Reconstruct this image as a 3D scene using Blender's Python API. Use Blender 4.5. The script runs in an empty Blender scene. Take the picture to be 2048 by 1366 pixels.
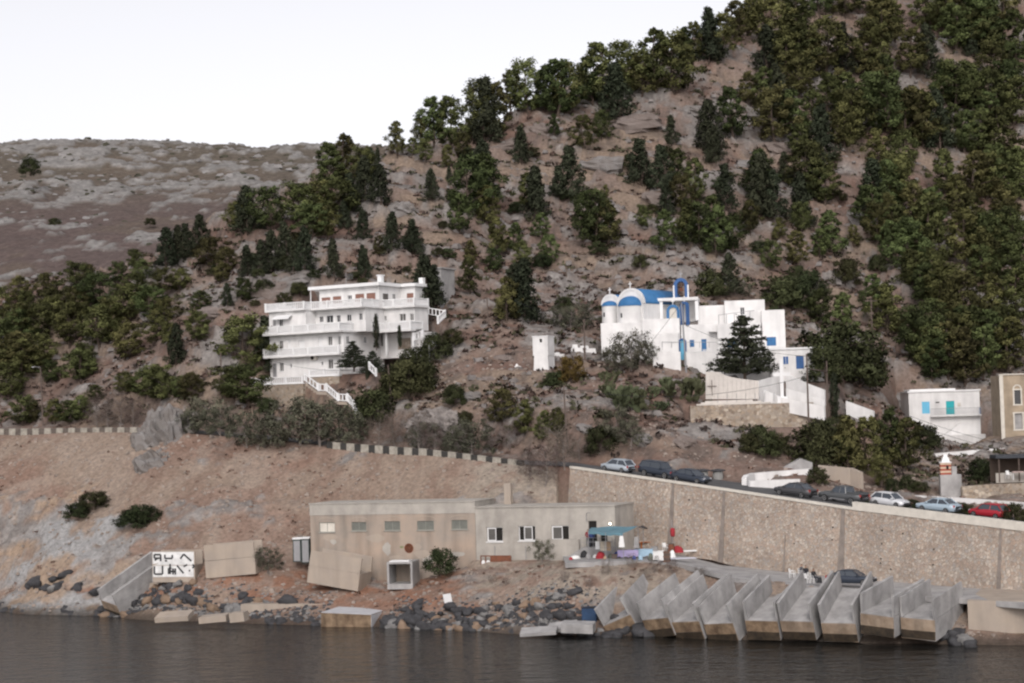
import bpy, math, random
import numpy as np
from mathutils import Vector, Matrix

SC = bpy.context.scene
COL = SC.collection
RNG = random.Random(7)
NR = np.random.default_rng(7)

# ------------------------------------------------------------------ camera, sky, sun, exposure
FPX = 3800.0
ROLL = math.atan(0.03)
PITCH = math.atan(160.0 / FPX)
CAM = Vector((0, 0, 19.0))
_fw = Vector((0, math.cos(PITCH), math.sin(PITCH)))
_r0 = Vector((1, 0, 0))
_u0 = Vector((0, -math.sin(PITCH), math.cos(PITCH)))
_rt = _r0 * math.cos(ROLL) - _u0 * math.sin(ROLL)
_up = _r0 * math.sin(ROLL) + _u0 * math.cos(ROLL)
cd = bpy.data.cameras.new("camera")
cd.sensor_width = 36.0
cd.lens = 36.0 * FPX / 2048.0
cd.clip_start = 1.0
cd.clip_end = 4000.0
cam = bpy.data.objects.new("camera", cd)
COL.objects.link(cam)
cam.matrix_world = Matrix(((_rt.x, _up.x, -_fw.x, CAM.x), (_rt.y, _up.y, -_fw.y, CAM.y), (_rt.z, _up.z, -_fw.z, CAM.z), (0, 0, 0, 1)))
SC.camera = cam

SUN_EL, SUN_AZ = math.radians(35), math.radians(184)   # azimuth clockwise from +Y: behind the camera
world = bpy.data.worlds.new("World")
SC.world = world
world.use_nodes = True
nt = world.node_tree
bg = nt.nodes["Background"]
sky = nt.nodes.new("ShaderNodeTexSky")
sky.sky_type = 'NISHITA'
sky.sun_disc = False
sky.sun_elevation = SUN_EL
sky.sun_rotation = SUN_AZ
sky.altitude = 0
sky.air_density = 1.0
sky.dust_density = 2.2
sky.ozone_density = 1.0
hsv = nt.nodes.new("ShaderNodeHueSaturation")
hsv.inputs["Saturation"].default_value = 0.16
nt.links.new(sky.outputs[0], hsv.inputs["Color"])
tint = nt.nodes.new("ShaderNodeMix"); tint.data_type = 'RGBA'; tint.blend_type = 'MULTIPLY'
tint.inputs["Factor"].default_value = 1.0
tint.inputs["B"].default_value = (1.02, 0.985, 0.995, 1)      # faint lilac of the dusk air
nt.links.new(hsv.outputs[0], tint.inputs["A"])
nt.links.new(tint.outputs["Result"], bg.inputs[0])
bg.inputs[1].default_value = 0.15
sd = bpy.data.lights.new("sun", 'SUN')
sd.energy = 0.8
sd.angle = math.radians(16)
sd.color = (1.0, 0.93, 0.86)
sun = bpy.data.objects.new("sun", sd)
COL.objects.link(sun)
sdir = Vector((math.sin(SUN_AZ) * math.cos(SUN_EL), math.cos(SUN_AZ) * math.cos(SUN_EL), math.sin(SUN_EL)))
sun.rotation_euler = sdir.to_track_quat('Z', 'Y').to_euler()
SC.view_settings.view_transform = 'Standard'
SC.view_settings.look = 'None'
SC.view_settings.exposure = 0.24
SC.view_settings.gamma = 1.0
SC.view_settings.use_curve_mapping = False
SC.render.engine = 'CYCLES'
SC.cycles.max_bounces = 4
SC.cycles.diffuse_bounces = 2
SC.cycles.glossy_bounces = 2
SC.cycles.transparent_max_bounces = 4
SC.cycles.pixel_filter_type = 'BLACKMAN_HARRIS'
SC.cycles.filter_width = 2.3

# ------------------------------------------------------------------ measuring helpers (photograph pixel -> point in the place)
def ray(u, v):
    return _rt * (u - 1024.0) + _up * (683.0 - v) + _fw * FPX
def P(u, v, Y):                       # point at depth Y metres
    d = ray(u, v)
    return CAM + d * (Y / d.y)
def PZ(u, v, Z):                      # point at height Z
    d = ray(u, v)
    return CAM + d * ((Z - CAM.z) / d.z)
def proj(p):
    d = Vector(p) - CAM
    k = FPX / d.dot(_fw)
    return 1024 + d.dot(_rt) * k, 683 - d.dot(_up) * k

# ------------------------------------------------------------------ materials
MATS = {}
def M(name, col, rough=0.85, var=0.18, scale=1.2, bump=0.0, metal=0.0, streak=0.0, col2=None, spec=0.3, emit=None):
    if name in MATS:
        return MATS[name]
    m = bpy.data.materials.new(name)
    m.use_nodes = True
    n = m.node_tree.nodes; l = m.node_tree.links
    b = n["Principled BSDF"]
    b.inputs["Roughness"].default_value = rough
    b.inputs["Metallic"].default_value = metal
    b.inputs["Specular IOR Level"].default_value = spec
    c4 = (*col, 1)
    b.inputs["Base Color"].default_value = c4
    if emit:
        b.inputs["Emission Color"].default_value = (*col, 1)
        b.inputs["Emission Strength"].default_value = emit
    if var > 0 or col2 or bump:
        g = n.new("ShaderNodeNewGeometry")
        no = n.new("ShaderNodeTexNoise")
        no.inputs["Scale"].default_value = scale
        no.inputs["Detail"].default_value = 6
        no.inputs["Roughness"].default_value = 0.65
        l.new(g.outputs["Position"], no.inputs["Vector"])
        mr = n.new("ShaderNodeMapRange")
        mr.inputs["From Min"].default_value = 0.32
        mr.inputs["From Max"].default_value = 0.68
        l.new(no.outputs[0], mr.inputs[0])
        mx = n.new("ShaderNodeMix"); mx.data_type = 'RGBA'
        d2 = col2 if col2 else tuple(c * (1 - var) for c in col)
        d1 = col if col2 else tuple(min(1, c * (1 + var * 0.5)) for c in col)
        mx.inputs["A"].default_value = (*d2, 1)
        mx.inputs["B"].default_value = (*d1, 1)
        l.new(mr.outputs[0], mx.inputs["Factor"])
        out = mx.outputs["Result"]
        if streak > 0:
            mp = n.new("ShaderNodeMapping")
            mp.inputs["Scale"].default_value = (1.0, 1.0, 0.16)
            l.new(g.outputs["Position"], mp.inputs[0])
            n2 = n.new("ShaderNodeTexNoise")
            n2.inputs["Scale"].default_value = 0.9
            n2.inputs["Detail"].default_value = 5
            l.new(mp.outputs[0], n2.inputs["Vector"])
            m2 = n.new("ShaderNodeMapRange")
            m2.inputs["From Min"].default_value = 0.42
            m2.inputs["From Max"].default_value = 0.75
            m2.inputs["To Min"].default_value = 1.0
            m2.inputs["To Max"].default_value = 1.0 - streak
            l.new(n2.outputs[0], m2.inputs[0])
            mm = n.new("ShaderNodeMix"); mm.data_type = 'RGBA'; mm.blend_type = 'MULTIPLY'
            mm.inputs["Factor"].default_value = 1
            l.new(out, mm.inputs["A"]); l.new(m2.outputs[0], mm.inputs["B"])
            out = mm.outputs["Result"]
        l.new(out, b.inputs["Base Color"])
        if bump:
            n3 = n.new("ShaderNodeTexNoise")
            n3.inputs["Scale"].default_value = scale * 5
            n3.inputs["Detail"].default_value = 4
            l.new(g.outputs["Position"], n3.inputs["Vector"])
            bp = n.new("ShaderNodeBump")
            bp.inputs["Strength"].default_value = bump
            bp.inputs["Distance"].default_value = 0.1
            l.new(n3.outputs[0], bp.inputs["Height"])
            l.new(bp.outputs[0], b.inputs["Normal"])
    MATS[name] = m
    return m

def stone_mat(name, cols, scale=3.0, mortar=(0.36, 0.31, 0.26)):
    m = bpy.data.materials.new(name); m.use_nodes = True
    n = m.node_tree.nodes; l = m.node_tree.links
    b = n["Principled BSDF"]; b.inputs["Roughness"].default_value = 0.9
    g = n.new("ShaderNodeNewGeometry")
    nz = n.new("ShaderNodeTexNoise"); nz.inputs["Scale"].default_value = 2.0
    l.new(g.outputs["Position"], nz.inputs["Vector"])
    ma = n.new("ShaderNodeVectorMath"); ma.operation = 'MULTIPLY_ADD'
    l.new(nz.outputs["Color"], ma.inputs[0]); ma.inputs[1].default_value = (0.25, 0.25, 0.25)
    l.new(g.outputs["Position"], ma.inputs[2])
    vo = n.new("ShaderNodeTexVoronoi"); vo.inputs["Scale"].default_value = scale
    l.new(ma.outputs[0], vo.inputs["Vector"])
    ve = n.new("ShaderNodeTexVoronoi"); ve.feature = 'DISTANCE_TO_EDGE'; ve.inputs["Scale"].default_value = scale
    l.new(ma.outputs[0], ve.inputs["Vector"])
    sp = n.new("ShaderNodeSeparateColor"); l.new(vo.outputs["Color"], sp.inputs[0])
    cr = n.new("ShaderNodeValToRGB"); cr.color_ramp.interpolation = 'LINEAR'
    e = cr.color_ramp.elements
    while len(e) < len(cols): e.new(0.5)
    for i, c in enumerate(cols):
        e[i].position = i / (len(cols) - 1); e[i].color = (*c, 1)
    l.new(sp.outputs[0], cr.inputs[0])
    mr = n.new("ShaderNodeMapRange"); mr.inputs["From Min"].default_value = 0.01; mr.inputs["From Max"].default_value = 0.09
    l.new(ve.outputs["Distance"], mr.inputs[0])
    mx = n.new("ShaderNodeMix"); mx.data_type = 'RGBA'
    mx.inputs["A"].default_value = (*mortar, 1)
    l.new(mr.outputs[0], mx.inputs["Factor"]); l.new(cr.outputs[0], mx.inputs["B"])
    n5 = n.new("ShaderNodeTexNoise"); n5.inputs["Scale"].default_value = 0.35; n5.inputs["Detail"].default_value = 5
    l.new(g.outputs["Position"], n5.inputs["Vector"])
    m5 = n.new("ShaderNodeMapRange"); m5.inputs["From Min"].default_value = 0.3; m5.inputs["From Max"].default_value = 0.7
    m5.inputs["To Min"].default_value = 0.8; m5.inputs["To Max"].default_value = 1.1
    l.new(n5.outputs[0], m5.inputs[0])
    mm = n.new("ShaderNodeMix"); mm.data_type = 'RGBA'; mm.blend_type = 'MULTIPLY'; mm.inputs["Factor"].default_value = 1
    l.new(mx.outputs["Result"], mm.inputs["A"]); l.new(m5.outputs[0], mm.inputs["B"])
    l.new(mm.outputs["Result"], b.inputs["Base Color"])
    bp = n.new("ShaderNodeBump"); bp.inputs["Strength"].default_value = 0.7; bp.inputs["Distance"].default_value = 0.08
    l.new(mr.outputs[0], bp.inputs["Height"]); l.new(bp.outputs[0], b.inputs["Normal"])
    MATS[name] = m
    return m

def leaf_mat(name, col, var=0.35, warm=0.0, bright=0.0):
    m = bpy.data.materials.new(name); m.use_nodes = True
    n = m.node_tree.nodes; l = m.node_tree.links
    b = n["Principled BSDF"]; b.inputs["Roughness"].default_value = 0.8
    b.inputs["Specular IOR Level"].default_value = 0.15
    at = n.new("ShaderNodeAttribute"); at.attribute_name = "tint"
    oi = n.new("ShaderNodeObjectInfo")
    hs = n.new("ShaderNodeHueSaturation")
    hs.inputs["Color"].default_value = (*col, 1)
    m1 = n.new("ShaderNodeMapRange"); m1.inputs["To Min"].default_value = 0.5 - 0.035 - warm; m1.inputs["To Max"].default_value = 0.5 + 0.03
    l.new(oi.outputs["Random"], m1.inputs[0]); l.new(m1.outputs[0], hs.inputs["Hue"])
    ml = n.new("ShaderNodeMath"); ml.operation = 'MULTIPLY'; ml.inputs[1].default_value = 7.31
    l.new(oi.outputs["Random"], ml.inputs[0])
    fr = n.new("ShaderNodeMath"); fr.operation = 'FRACT'; l.new(ml.outputs[0], fr.inputs[0])
    m2 = n.new("ShaderNodeMapRange"); m2.inputs["To Min"].default_value = 1 - var; m2.inputs["To Max"].default_value = 1 + var
    l.new(fr.outputs[0], m2.inputs[0]); l.new(m2.outputs[0], hs.inputs["Value"])
    mm = n.new("ShaderNodeMix"); mm.data_type = 'RGBA'; mm.blend_type = 'MULTIPLY'; mm.inputs["Factor"].default_value = 1
    l.new(hs.outputs[0], mm.inputs["A"]); l.new(at.outputs["Color"], mm.inputs["B"])
    l.new(mm.outputs["Result"], b.inputs["Base Color"])
    MATS[name] = m
    return m

WHITE = M("white_plaster", (0.80, 0.79, 0.78), var=0.12, scale=0.6, streak=0.2)
WHITEC = M("white_clean", (0.80, 0.80, 0.80), var=0.05)
CREAM = M("cream_paint", (0.66, 0.62, 0.55), var=0.15)
CONC = M("grey_concrete", (0.385, 0.375, 0.37), var=0.3, scale=0.7, bump=0.25, streak=0.25)
CONCL = M("pale_concrete", (0.43, 0.40, 0.36), var=0.2, scale=0.7, bump=0.2, streak=0.2)
CONCP = M("pinkish_concrete", (0.43, 0.335, 0.265), var=0.25, scale=0.35, bump=0.15, streak=0.4, col2=(0.31, 0.275, 0.24))
CONCT = M("tan_concrete", (0.42, 0.35, 0.285), var=0.2, scale=0.5, bump=0.2, streak=0.2, col2=(0.36, 0.31, 0.265))
STAIN = M("stained_concrete", (0.36, 0.26, 0.17), var=0.4, scale=1.3, bump=0.4, streak=0.5, col2=(0.13, 0.085, 0.055))
STONE = stone_mat("rubble_stone", [(0.31, 0.24, 0.195), (0.42, 0.335, 0.27), (0.36, 0.325, 0.295), (0.54, 0.47, 0.40), (0.42, 0.315, 0.245), (0.46, 0.39, 0.33)], 4.0, (0.39, 0.33, 0.275))
STONE2 = stone_mat("tan_stone", [(0.24, 0.185, 0.14), (0.42, 0.335, 0.25), (0.34, 0.29, 0.24), (0.54, 0.46, 0.37)], 2.8)
BLUE = M("blue_paint", (0.045, 0.165, 0.36), var=0.15, rough=0.6)
DBLUE = M("deep_blue_paint", (0.045, 0.12, 0.30), var=0.15, rough=0.6)
LBLUE = M("light_blue_shutter", (0.16, 0.50, 0.72), var=0.08, rough=0.6)
TEAL = M("teal_door", (0.03, 0.40, 0.44), var=0.1, rough=0.6)
GLASS = M("window_glass", (0.035, 0.037, 0.04), rough=0.25, var=0.2, spec=0.5)
GLASSL = M("curtained_glass", (0.10, 0.095, 0.088), rough=0.35, var=0.25, spec=0.5)
GLASSG = M("greenish_glass", (0.17, 0.175, 0.155), rough=0.3, var=0.2, scale=3)
DARK = M("dark_opening", (0.02, 0.018, 0.016), var=0.1)
BROWN = M("brown_shutter", (0.26, 0.14, 0.11), var=0.12)
RUST = M("rusty_iron", (0.24, 0.09, 0.05), var=0.3, scale=3, col2=(0.13, 0.06, 0.04))
WOOD = M("weathered_wood", (0.13, 0.10, 0.085), var=0.3, scale=2)
BARK = M("bark", (0.10, 0.075, 0.06), var=0.3, scale=4)
BARKG = M("grey_bark", (0.22, 0.19, 0.17), var=0.25, scale=4)
METAL = M("grey_metal", (0.30, 0.30, 0.31), rough=0.5, var=0.1, metal=0.4)
BLACK = M("black_plastic", (0.02, 0.02, 0.022), rough=0.6, var=0.0)
MARBLE = M("pale_marble", (0.62, 0.58, 0.54), var=0.12, scale=1.5, streak=0.08)
ASPHALT = M("asphalt", (0.10, 0.10, 0.102), var=0.3, scale=0.6, bump=0.1)
TAN = M("tan_plaster", (0.42, 0.34, 0.25), var=0.25, scale=0.8, streak=0.3)
ROCKD = M("dark_boulder", (0.075, 0.075, 0.08), var=0.5, scale=1.6, bump=0.5, col2=(0.035, 0.034, 0.036))
ROCKT = M("tan_boulder", (0.24, 0.17, 0.12), var=0.3, scale=1.6, bump=0.5)
ROCKG = M("grey_boulder", (0.21, 0.205, 0.20), var=0.35, scale=1.6, bump=0.5)

# ------------------------------------------------------------------ mesh building helpers
class Fr:                              # a local frame: origin and three axes
    def __init__(s, o, x=(1, 0, 0), y=None, z=(0, 0, 1)):
        s.o = Vector(o); s.x = Vector(x).normalized(); s.z = Vector(z).normalized()
        s.y = Vector(y).normalized() if y is not None else s.z.cross(s.x).normalized()
    def p(s, x, y, z):
        return s.o + s.x * x + s.y * y + s.z * z

IDF = Fr((0, 0, 0))
class MB:
    def __init__(s): s.v = []; s.f = []
    def add(s, vs, fs):
        k = len(s.v)
        s.v += [tuple(p) for p in vs]
        s.f += [tuple(i + k for i in f) for f in fs]
        return s
    def box(s, fr, x0, x1, y0, y1, z0, z1, tx=0.0, ty=0.0):
        vs = [fr.p(x, y, z0) for x, y in ((x0, y0), (x1, y0), (x1, y1), (x0, y1))]
        vs += [fr.p(x, y, z1) for x, y in ((x0 + tx, y0 + ty), (x1 - tx, y0 + ty), (x1 - tx, y1 - ty), (x0 + tx, y1 - ty))]
        return s.add(vs, [(3, 2, 1, 0), (4, 5, 6, 7), (0, 1, 5, 4), (1, 2, 6, 5), (2, 3, 7, 6), (3, 0, 4, 7)])
    def prism(s, lo, hi):              # two matching loops of points
        n = len(lo)
        return s.add(list(lo) + list(hi), [tuple(range(n - 1, -1, -1)), tuple(range(n, 2 * n))] + [(i, (i + 1) % n, n + (i + 1) % n, n + i) for i in range(n)])
    def tube(s, pts, rad, n=6, cap=True):
        pts = [Vector(p) for p in pts]
        if not isinstance(rad, (list, tuple)): rad = [rad] * len(pts)
        vs = []; ref = Vector((0.31, 0.87, 0.38))
        for i, p in enumerate(pts):
            t = (pts[min(i + 1, len(pts) - 1)] - pts[max(i - 1, 0)]).normalized()
            a = t.cross(ref).normalized(); b = t.cross(a)
            for k in range(n):
                w = 2 * math.pi * k / n
                vs.append(p + (a * math.cos(w) + b * math.sin(w)) * rad[i])
        fs = []
        for i in range(len(pts) - 1):
            for k in range(n):
                fs.append((i * n + k, i * n + (k + 1) % n, (i + 1) * n + (k + 1) % n, (i + 1) * n + k))
        if cap:
            fs.append(tuple(range(n - 1, -1, -1))); fs.append(tuple(range((len(pts) - 1) * n, len(pts) * n)))
        return s.add(vs, fs)
    def lathe(s, fr, prof, n=16, a0=0.0, a1=2 * math.pi):   # prof: (r, z)
        full = abs(a1 - a0 - 2 * math.pi) < 1e-6
        m = n if full else n + 1
        vs = []
        for r, z in prof:
            for k in range(m):
                w = a0 + (a1 - a0) * k / n
                vs.append(fr.p(r * math.cos(w), r * math.sin(w), z))
        fs = []
        for i in range(len(prof) - 1):
            for k in range(n):
                k2 = (k + 1) % m
                fs.append((i * m + k, i * m + k2, (i + 1) * m + k2, (i + 1) * m + k))
        if full:
            if prof[0][0] > 1e-4: fs.append(tuple(range(m - 1, -1, -1)))
            if prof[-1][0] > 1e-4: fs.append(tuple(range((len(prof) - 1) * m, len(prof) * m)))
        return s.add(vs, fs)

ROOT = {}
def tag(o, label=None, cat=None, group=None, kind=None):
    if label: o["label"] = label
    if cat: o["category"] = cat
    if group: o["group"] = group
    if kind or cat: o["kind"] = kind or "thing"
    return o
def empty(name, loc, label, cat, group=None):
    o = bpy.data.objects.new(name, None); COL.objects.link(o)
    o.empty_display_size = 0.3
    o.location = loc; ROOT[o.name] = Vector(loc)
    return tag(o, label, cat, group)
def base_of(o):
    return ROOT[o.name]
def obj(name, mb, mat, parent=None, smooth=False, origin=None):
    base = base_of(parent) if parent is not None else (Vector(origin) if origin is not None else (Vector(mb.v[0]) if mb.v else Vector()))
    me = bpy.data.meshes.new(name)
    me.from_pydata([(p[0] - base.x, p[1] - base.y, p[2] - base.z) for p in mb.v], [], mb.f)
    me.update()
    if smooth: me.polygons.foreach_set("use_smooth", [True] * len(me.polygons))
    me.materials.append(mat)
    o = bpy.data.objects.new(name, me); COL.objects.link(o)
    if parent is not None: o.parent = parent
    else: o.location = base
    ROOT[o.name] = base
    return o
def dup(root, loc, rz=None, label=None, scale=None):
    def cp(o, par):
        c = o.copy(); COL.objects.link(c); c.parent = par
        for ch in list(KIDS(o)): cp(ch, c)
        return c
    r = cp(root, None)
    r.location = loc
    if rz is not None: r.rotation_euler = (0, 0, rz)
    if scale is not None: r.scale = (scale,) * 3
    if label: r["label"] = label
    ROOT[r.name] = Vector(loc)
    return r
def KIDS(o):
    return [c for c in o.children]

# ------------------------------------------------------------------ ground: height field fitted to measured points
_T = NR.random((256, 256))
def vnoise(x, y):
    xi = np.floor(x).astype(int); yi = np.floor(y).astype(int)
    fx = x - xi; fy = y - yi
    fx = fx * fx * fx * (fx * (fx * 6 - 15) + 10); fy = fy * fy * fy * (fy * (fy * 6 - 15) + 10)
    a = _T[xi & 255, yi & 255]; b = _T[(xi + 1) & 255, yi & 255]
    c = _T[xi & 255, (yi + 1) & 255]; d = _T[(xi + 1) & 255, (yi + 1) & 255]
    return (a + (b - a) * fx) * (1 - fy) + (c + (d - c) * fx) * fy
def fbm(x, y, oct=4, gain=0.5, ridged=False):
    s = 0; a = 1.0; t = 0.0
    for i in range(oct):
        v = vnoise(x * 2 ** i + 17.3 * i, y * 2 ** i + 9.1 * i)
        if ridged: v = 1 - abs(2 * v - 1)
        s = s + a * v; t += a; a *= gain
    return s / t
def sstep(x, a, b):
    t = np.clip((x - a) / (b - a), 0, 1)
    return t * t * (3 - 2 * t)

class TPS:
    def __init__(s, pts, reg=0.002):
        p = np.array([tuple(q) for q in pts], float)
        s.c = p[:, :2] / 100.0
        n = len(p)
        K = s.k(s.c[:, None, :] - s.c[None, :, :]) + reg * np.eye(n)
        Q = np.c_[np.ones(n), s.c]
        A = np.block([[K, Q], [Q.T, np.zeros((3, 3))]])
        s.w = np.linalg.lstsq(A, np.r_[p[:, 2], 0, 0, 0], rcond=None)[0]
    def k(s, d):
        r2 = (d ** 2).sum(-1)
        return 0.5 * r2 * np.log(r2 + 1e-12)
    def __call__(s, x, y):
        x = np.asarray(x, float) / 100; y = np.asarray(y, float) / 100
        out = s.w[-3] + s.w[-2] * x + s.w[-1] * y
        for i in range(len(s.c)):
            r2 = (x - s.c[i, 0]) ** 2 + (y - s.c[i, 1]) ** 2
            out = out + s.w[i] * 0.5 * r2 * np.log(r2 + 1e-12)
        return out

EDGE_PX = [(-330, 876, 254), (-150, 868, 248), (0, 865, 242), (280, 862, 231), (400, 868, 227), (520, 877, 222.5), (680, 894, 216.5), (850, 906, 210.5), (1045, 930, 203.5),
           (1140, 933, 199.5), (1350, 963, 190), (1700, 1015, 176.5), (2048, 1058, 163.5), (2300, 1090, 154)]
EDGE = [P(*e) for e in EDGE_PX]
EX = np.array([e.x for e in EDGE]); EY = np.array([e.y for e in EDGE]); EZ = np.array([e.z for e in EDGE]) - 0.05
WB0, WB1 = P(1240, 1088, 190.5), P(2048, 1192, 159)
WBASE_PX = [(1150, 1085), (1240, 1089), (1350, 1104), (1427, 1112), (1500, 1132), (1575, 1150), (1684, 1162), (1800, 1172), (1900, 1182), (2048, 1192), (2300, 1215)]
def on_line(u, v, A, B):               # pixel onto the vertical plane through A-B
    d = ray(u, v); n = Vector((-(B.y - A.y), B.x - A.x, 0))
    return CAM + d * ((A - CAM).dot(n) / d.dot(n))
WBASE = [on_line(u, v, WB0, WB1) for u, v in WBASE_PX]
SHORE_PX = [(-150, 1214), (0, 1222), (250, 1235), (450, 1243), (700, 1252), (950, 1262), (1200, 1272), (1400, 1283), (1650, 1292), (1850, 1294), (2048, 1292), (2300, 1300)]
SHORE = [PZ(u, v, 0) for u, v in SHORE_PX]

UP = [P(*q) for q in [
    (-150, 850, 258), (0, 850, 253), (100, 800, 262), (280, 822, 243), (560, 850, 228), (480, 762, 242), (540, 842, 229), (700, 832, 227), (900, 640, 252), (850, 700, 243),
    (950, 700, 240), (1000, 650, 247), (1000, 780, 226), (1000, 865, 209), (900, 855, 214), (1100, 740, 233), (1100, 855, 208), (1200, 740, 231), (1200, 830, 213),
    (1200, 905, 200), (1150, 690, 243), (1380, 735, 236), (1350, 850, 211), (1400, 932, 200), (1450, 862, 213), (1550, 875, 211), (1560, 935, 201),
    (1700, 930, 207), (1640, 800, 229), (1700, 860, 224), (1750, 850, 234), (1780, 780, 249), (1900, 908, 248), (1900, 1000, 198), (2048, 1010, 192), (2048, 950, 215),
    (2048, 880, 234), (1980, 780, 263), (1450, 600, 263), (1150, 620, 263), (1250, 560, 276), (1500, 540, 281), (1700, 640, 276), (1700, 540, 293), (1850, 650, 281),
    (2048, 600, 296), (1000, 500, 281), (1000, 400, 299), (1000, 300, 317), (1000, 245, 329), (1200, 400, 304), (1200, 250, 329), (1200, 160, 346), (1400, 300, 326),
    (1400, 130, 353), (1420, 80, 363), (1600, 350, 326), (1600, 150, 359), (1600, 0, 386), (1800, 400, 326), (1800, 200, 359), (1800, 20, 392), (2048, 400, 336),
    (2048, 200, 371), (2048, 0, 406), (2048, -200, 445), (1600, -90, 404), (840, 312, 308), (780, 335, 303), (640, 372, 296), (700, 480, 276), (600, 560, 263),
    (700, 560, 260), (500, 600, 259), (480, 440, 291), (380, 485, 288), (400, 650, 253), (260, 560, 290), (300, 700, 259), (150, 650, 279), (100, 570, 301),
    (0, 600, 301), (0, 720, 271), (150, 770, 259), (400, 780, 239), (-200, 640, 300), (-200, 760, 268), (1850, 955, 214), (1950, 957, 214), (1900, 946, 224), (2000, 942, 224), (1560, 900, 206)]]
UP += [Vector(q) for q in [(-10, 372, 52), (25, 395, 70), (50, 425, 85), (-35, 345, 45), (-60, 330, 36), (-90, 340, 30), (-120, 330, 26), (-5, 420, 40), (90, 440, 100), (-60, 400, 22), (130, 330, 60), (120, 260, 30), (100, 200, 12), (-110, 262, 26)]]
UP += [Vector((e.x, e.y, e.z - 0.05)) for e in EDGE]
LO = [P(*q) for q in [
    (0, 1000, 225), (0, 900, 238), (100, 1100, 213), (150, 1000, 222), (300, 1100, 206), (300, 950, 219), (500, 1000, 210), (500, 1090, 203), (600, 930, 215.5),
    (600, 1060, 205), (800, 960, 208), (800, 1005, 203.5), (1000, 970, 201), (1000, 1000, 198.5), (1100, 985, 197.5), (1180, 1010, 196.5),
    (622, 1172, 195), (800, 1172, 190.5), (950, 1142, 187), (1100, 1130, 183), (300, 1167, 200), (400, 1162, 198), (550, 1165, 194.5), (500, 1200, 191), (700, 1197, 187),
    (850, 1197, 183), (1000, 1203, 178), (1000, 1160, 183), (1100, 1203, 175), (1200, 1182, 173), (1250, 1150, 174.5), (1300, 1150, 172.5), (1500, 1165, 166.5), (1650, 1182, 162.5),
    (1900, 1205, 157), (200, 1190, 203), (60, 1160, 211), (670, 1172, 190.5), (735, 1186, 187.5), (460, 1156, 196.5), (350, 1170, 197), (815, 1173, 186.5)]]
LO += [Vector(q) for q in [(-20, 203.5, 6.5), (-8, 198.5, 7), (2, 195, 7.2), (9, 192.5, 7)]]
LO += [Vector((s.x, s.y + 0.3, -1.2 if i in (7, 8, 9) else 0.1)) for i, s in enumerate(SHORE)] + [Vector((s.x - 3, s.y - 7, -3.5)) for s in SHORE] + [Vector((s.x + .6, s.y + 3.2, -.5 if i in (7, 8, 9) else .7)) for i, s in enumerate(SHORE)]
LO += [Vector((s.x + 1.2, s.y + 6.0, 0.7)) for s in SHORE[7:10]]
LO += [Vector((e.x, e.y, e.z - 0.05)) for e in EDGE if e.x < 4] + [Vector((w.x, w.y, w.z - 0.1)) for w in WBASE] + [Vector((-80, 217, 9)), Vector((-90, 230, 15))]

NEAR_PX = [(1130, 1126, 5.7), (1262, 1122, 5.7), (1345, 1124, 5.6), (1413, 1140, 5.2), (1482, 1158, 4.6), (1567, 1167, 4.2), (1700, 1180, 3.8), (1800, 1190, 3.6), (1935, 1197, 3.4), (2300, 1228, 3.0)]
NEAR = [PZ(*q) for q in NEAR_PX]
NXX = np.array([q.x for q in NEAR]); NYY = np.array([q.y for q in NEAR]); NZZ = np.array([q.z for q in NEAR])
LO += [Vector((q.x - .3, q.y - .7, q.z - .3)) for q in NEAR[:8]] + [Vector((q.x - 1, q.y - 3.2, q.z - 1.7)) for q in NEAR[:3]]
TU, TL = TPS(UP), TPS(LO)
PADS = []                              # (origin, axis, half length, half depth, z, blend)
def pad(a, b, depth, z, margin=0.6, blend=2.5, front=0.0):   # a-b: front line; depth behind it
    a = Vector((a.x, a.y)); b = Vector((b.x, b.y)); d = (b - a).normalized(); n = Vector((-d.y, d.x))
    c = (a + b) / 2 + n * ((depth - front) / 2)
    PADS.append((c, d, (b - a).length / 2 + margin, (depth + front) / 2 + margin, z, blend))
def zbase(x, y):
    x = np.asarray(x, float); y = np.asarray(y, float)
    ye = np.interp(x, EX, EY); ze = np.interp(x, EX, EZ)
    zu = TU(x, y); zl = TL(x, y)
    wd = 6.0 * sstep(x, 16, 21)
    t = sstep(y - ye - wd, 8.5, 15)
    zu = (ze + 0.045 * np.clip(y - ye, 0, 15)) * (1 - t) + zu * t
    z = np.where(y > ye, zu, np.minimum(zl, np.where(x < 3, ze - 0.0, 99)))
    road = (1 - sstep(y - ye - wd, 7.5, 11)) * (y > ye - 0.8)
    keep = 1 - road
    qy = (y < ye + 0.5) & (y > np.interp(x, NXX, NYY) + 0.2) & (x > NXX[0])
    qz = np.interp(x, NXX, NZZ) - 0.3
    low = (y < ye)
    z = np.where(qy & low, np.minimum(z, qz), z); keep = np.where(qy, 0, keep)
    for c, d, hl, hd, pz, bl in PADS:
        dx = x - c.x; dy = y - c.y
        s = np.abs(dx * d.x + dy * d.y) - hl; q = np.abs(-dx * d.y + dy * d.x) - hd
        w = 1 - sstep(np.maximum(s, q), 0, bl)
        z = z * (1 - w) + pz * w
        keep = keep * (1 - w)
    return z, keep
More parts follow.
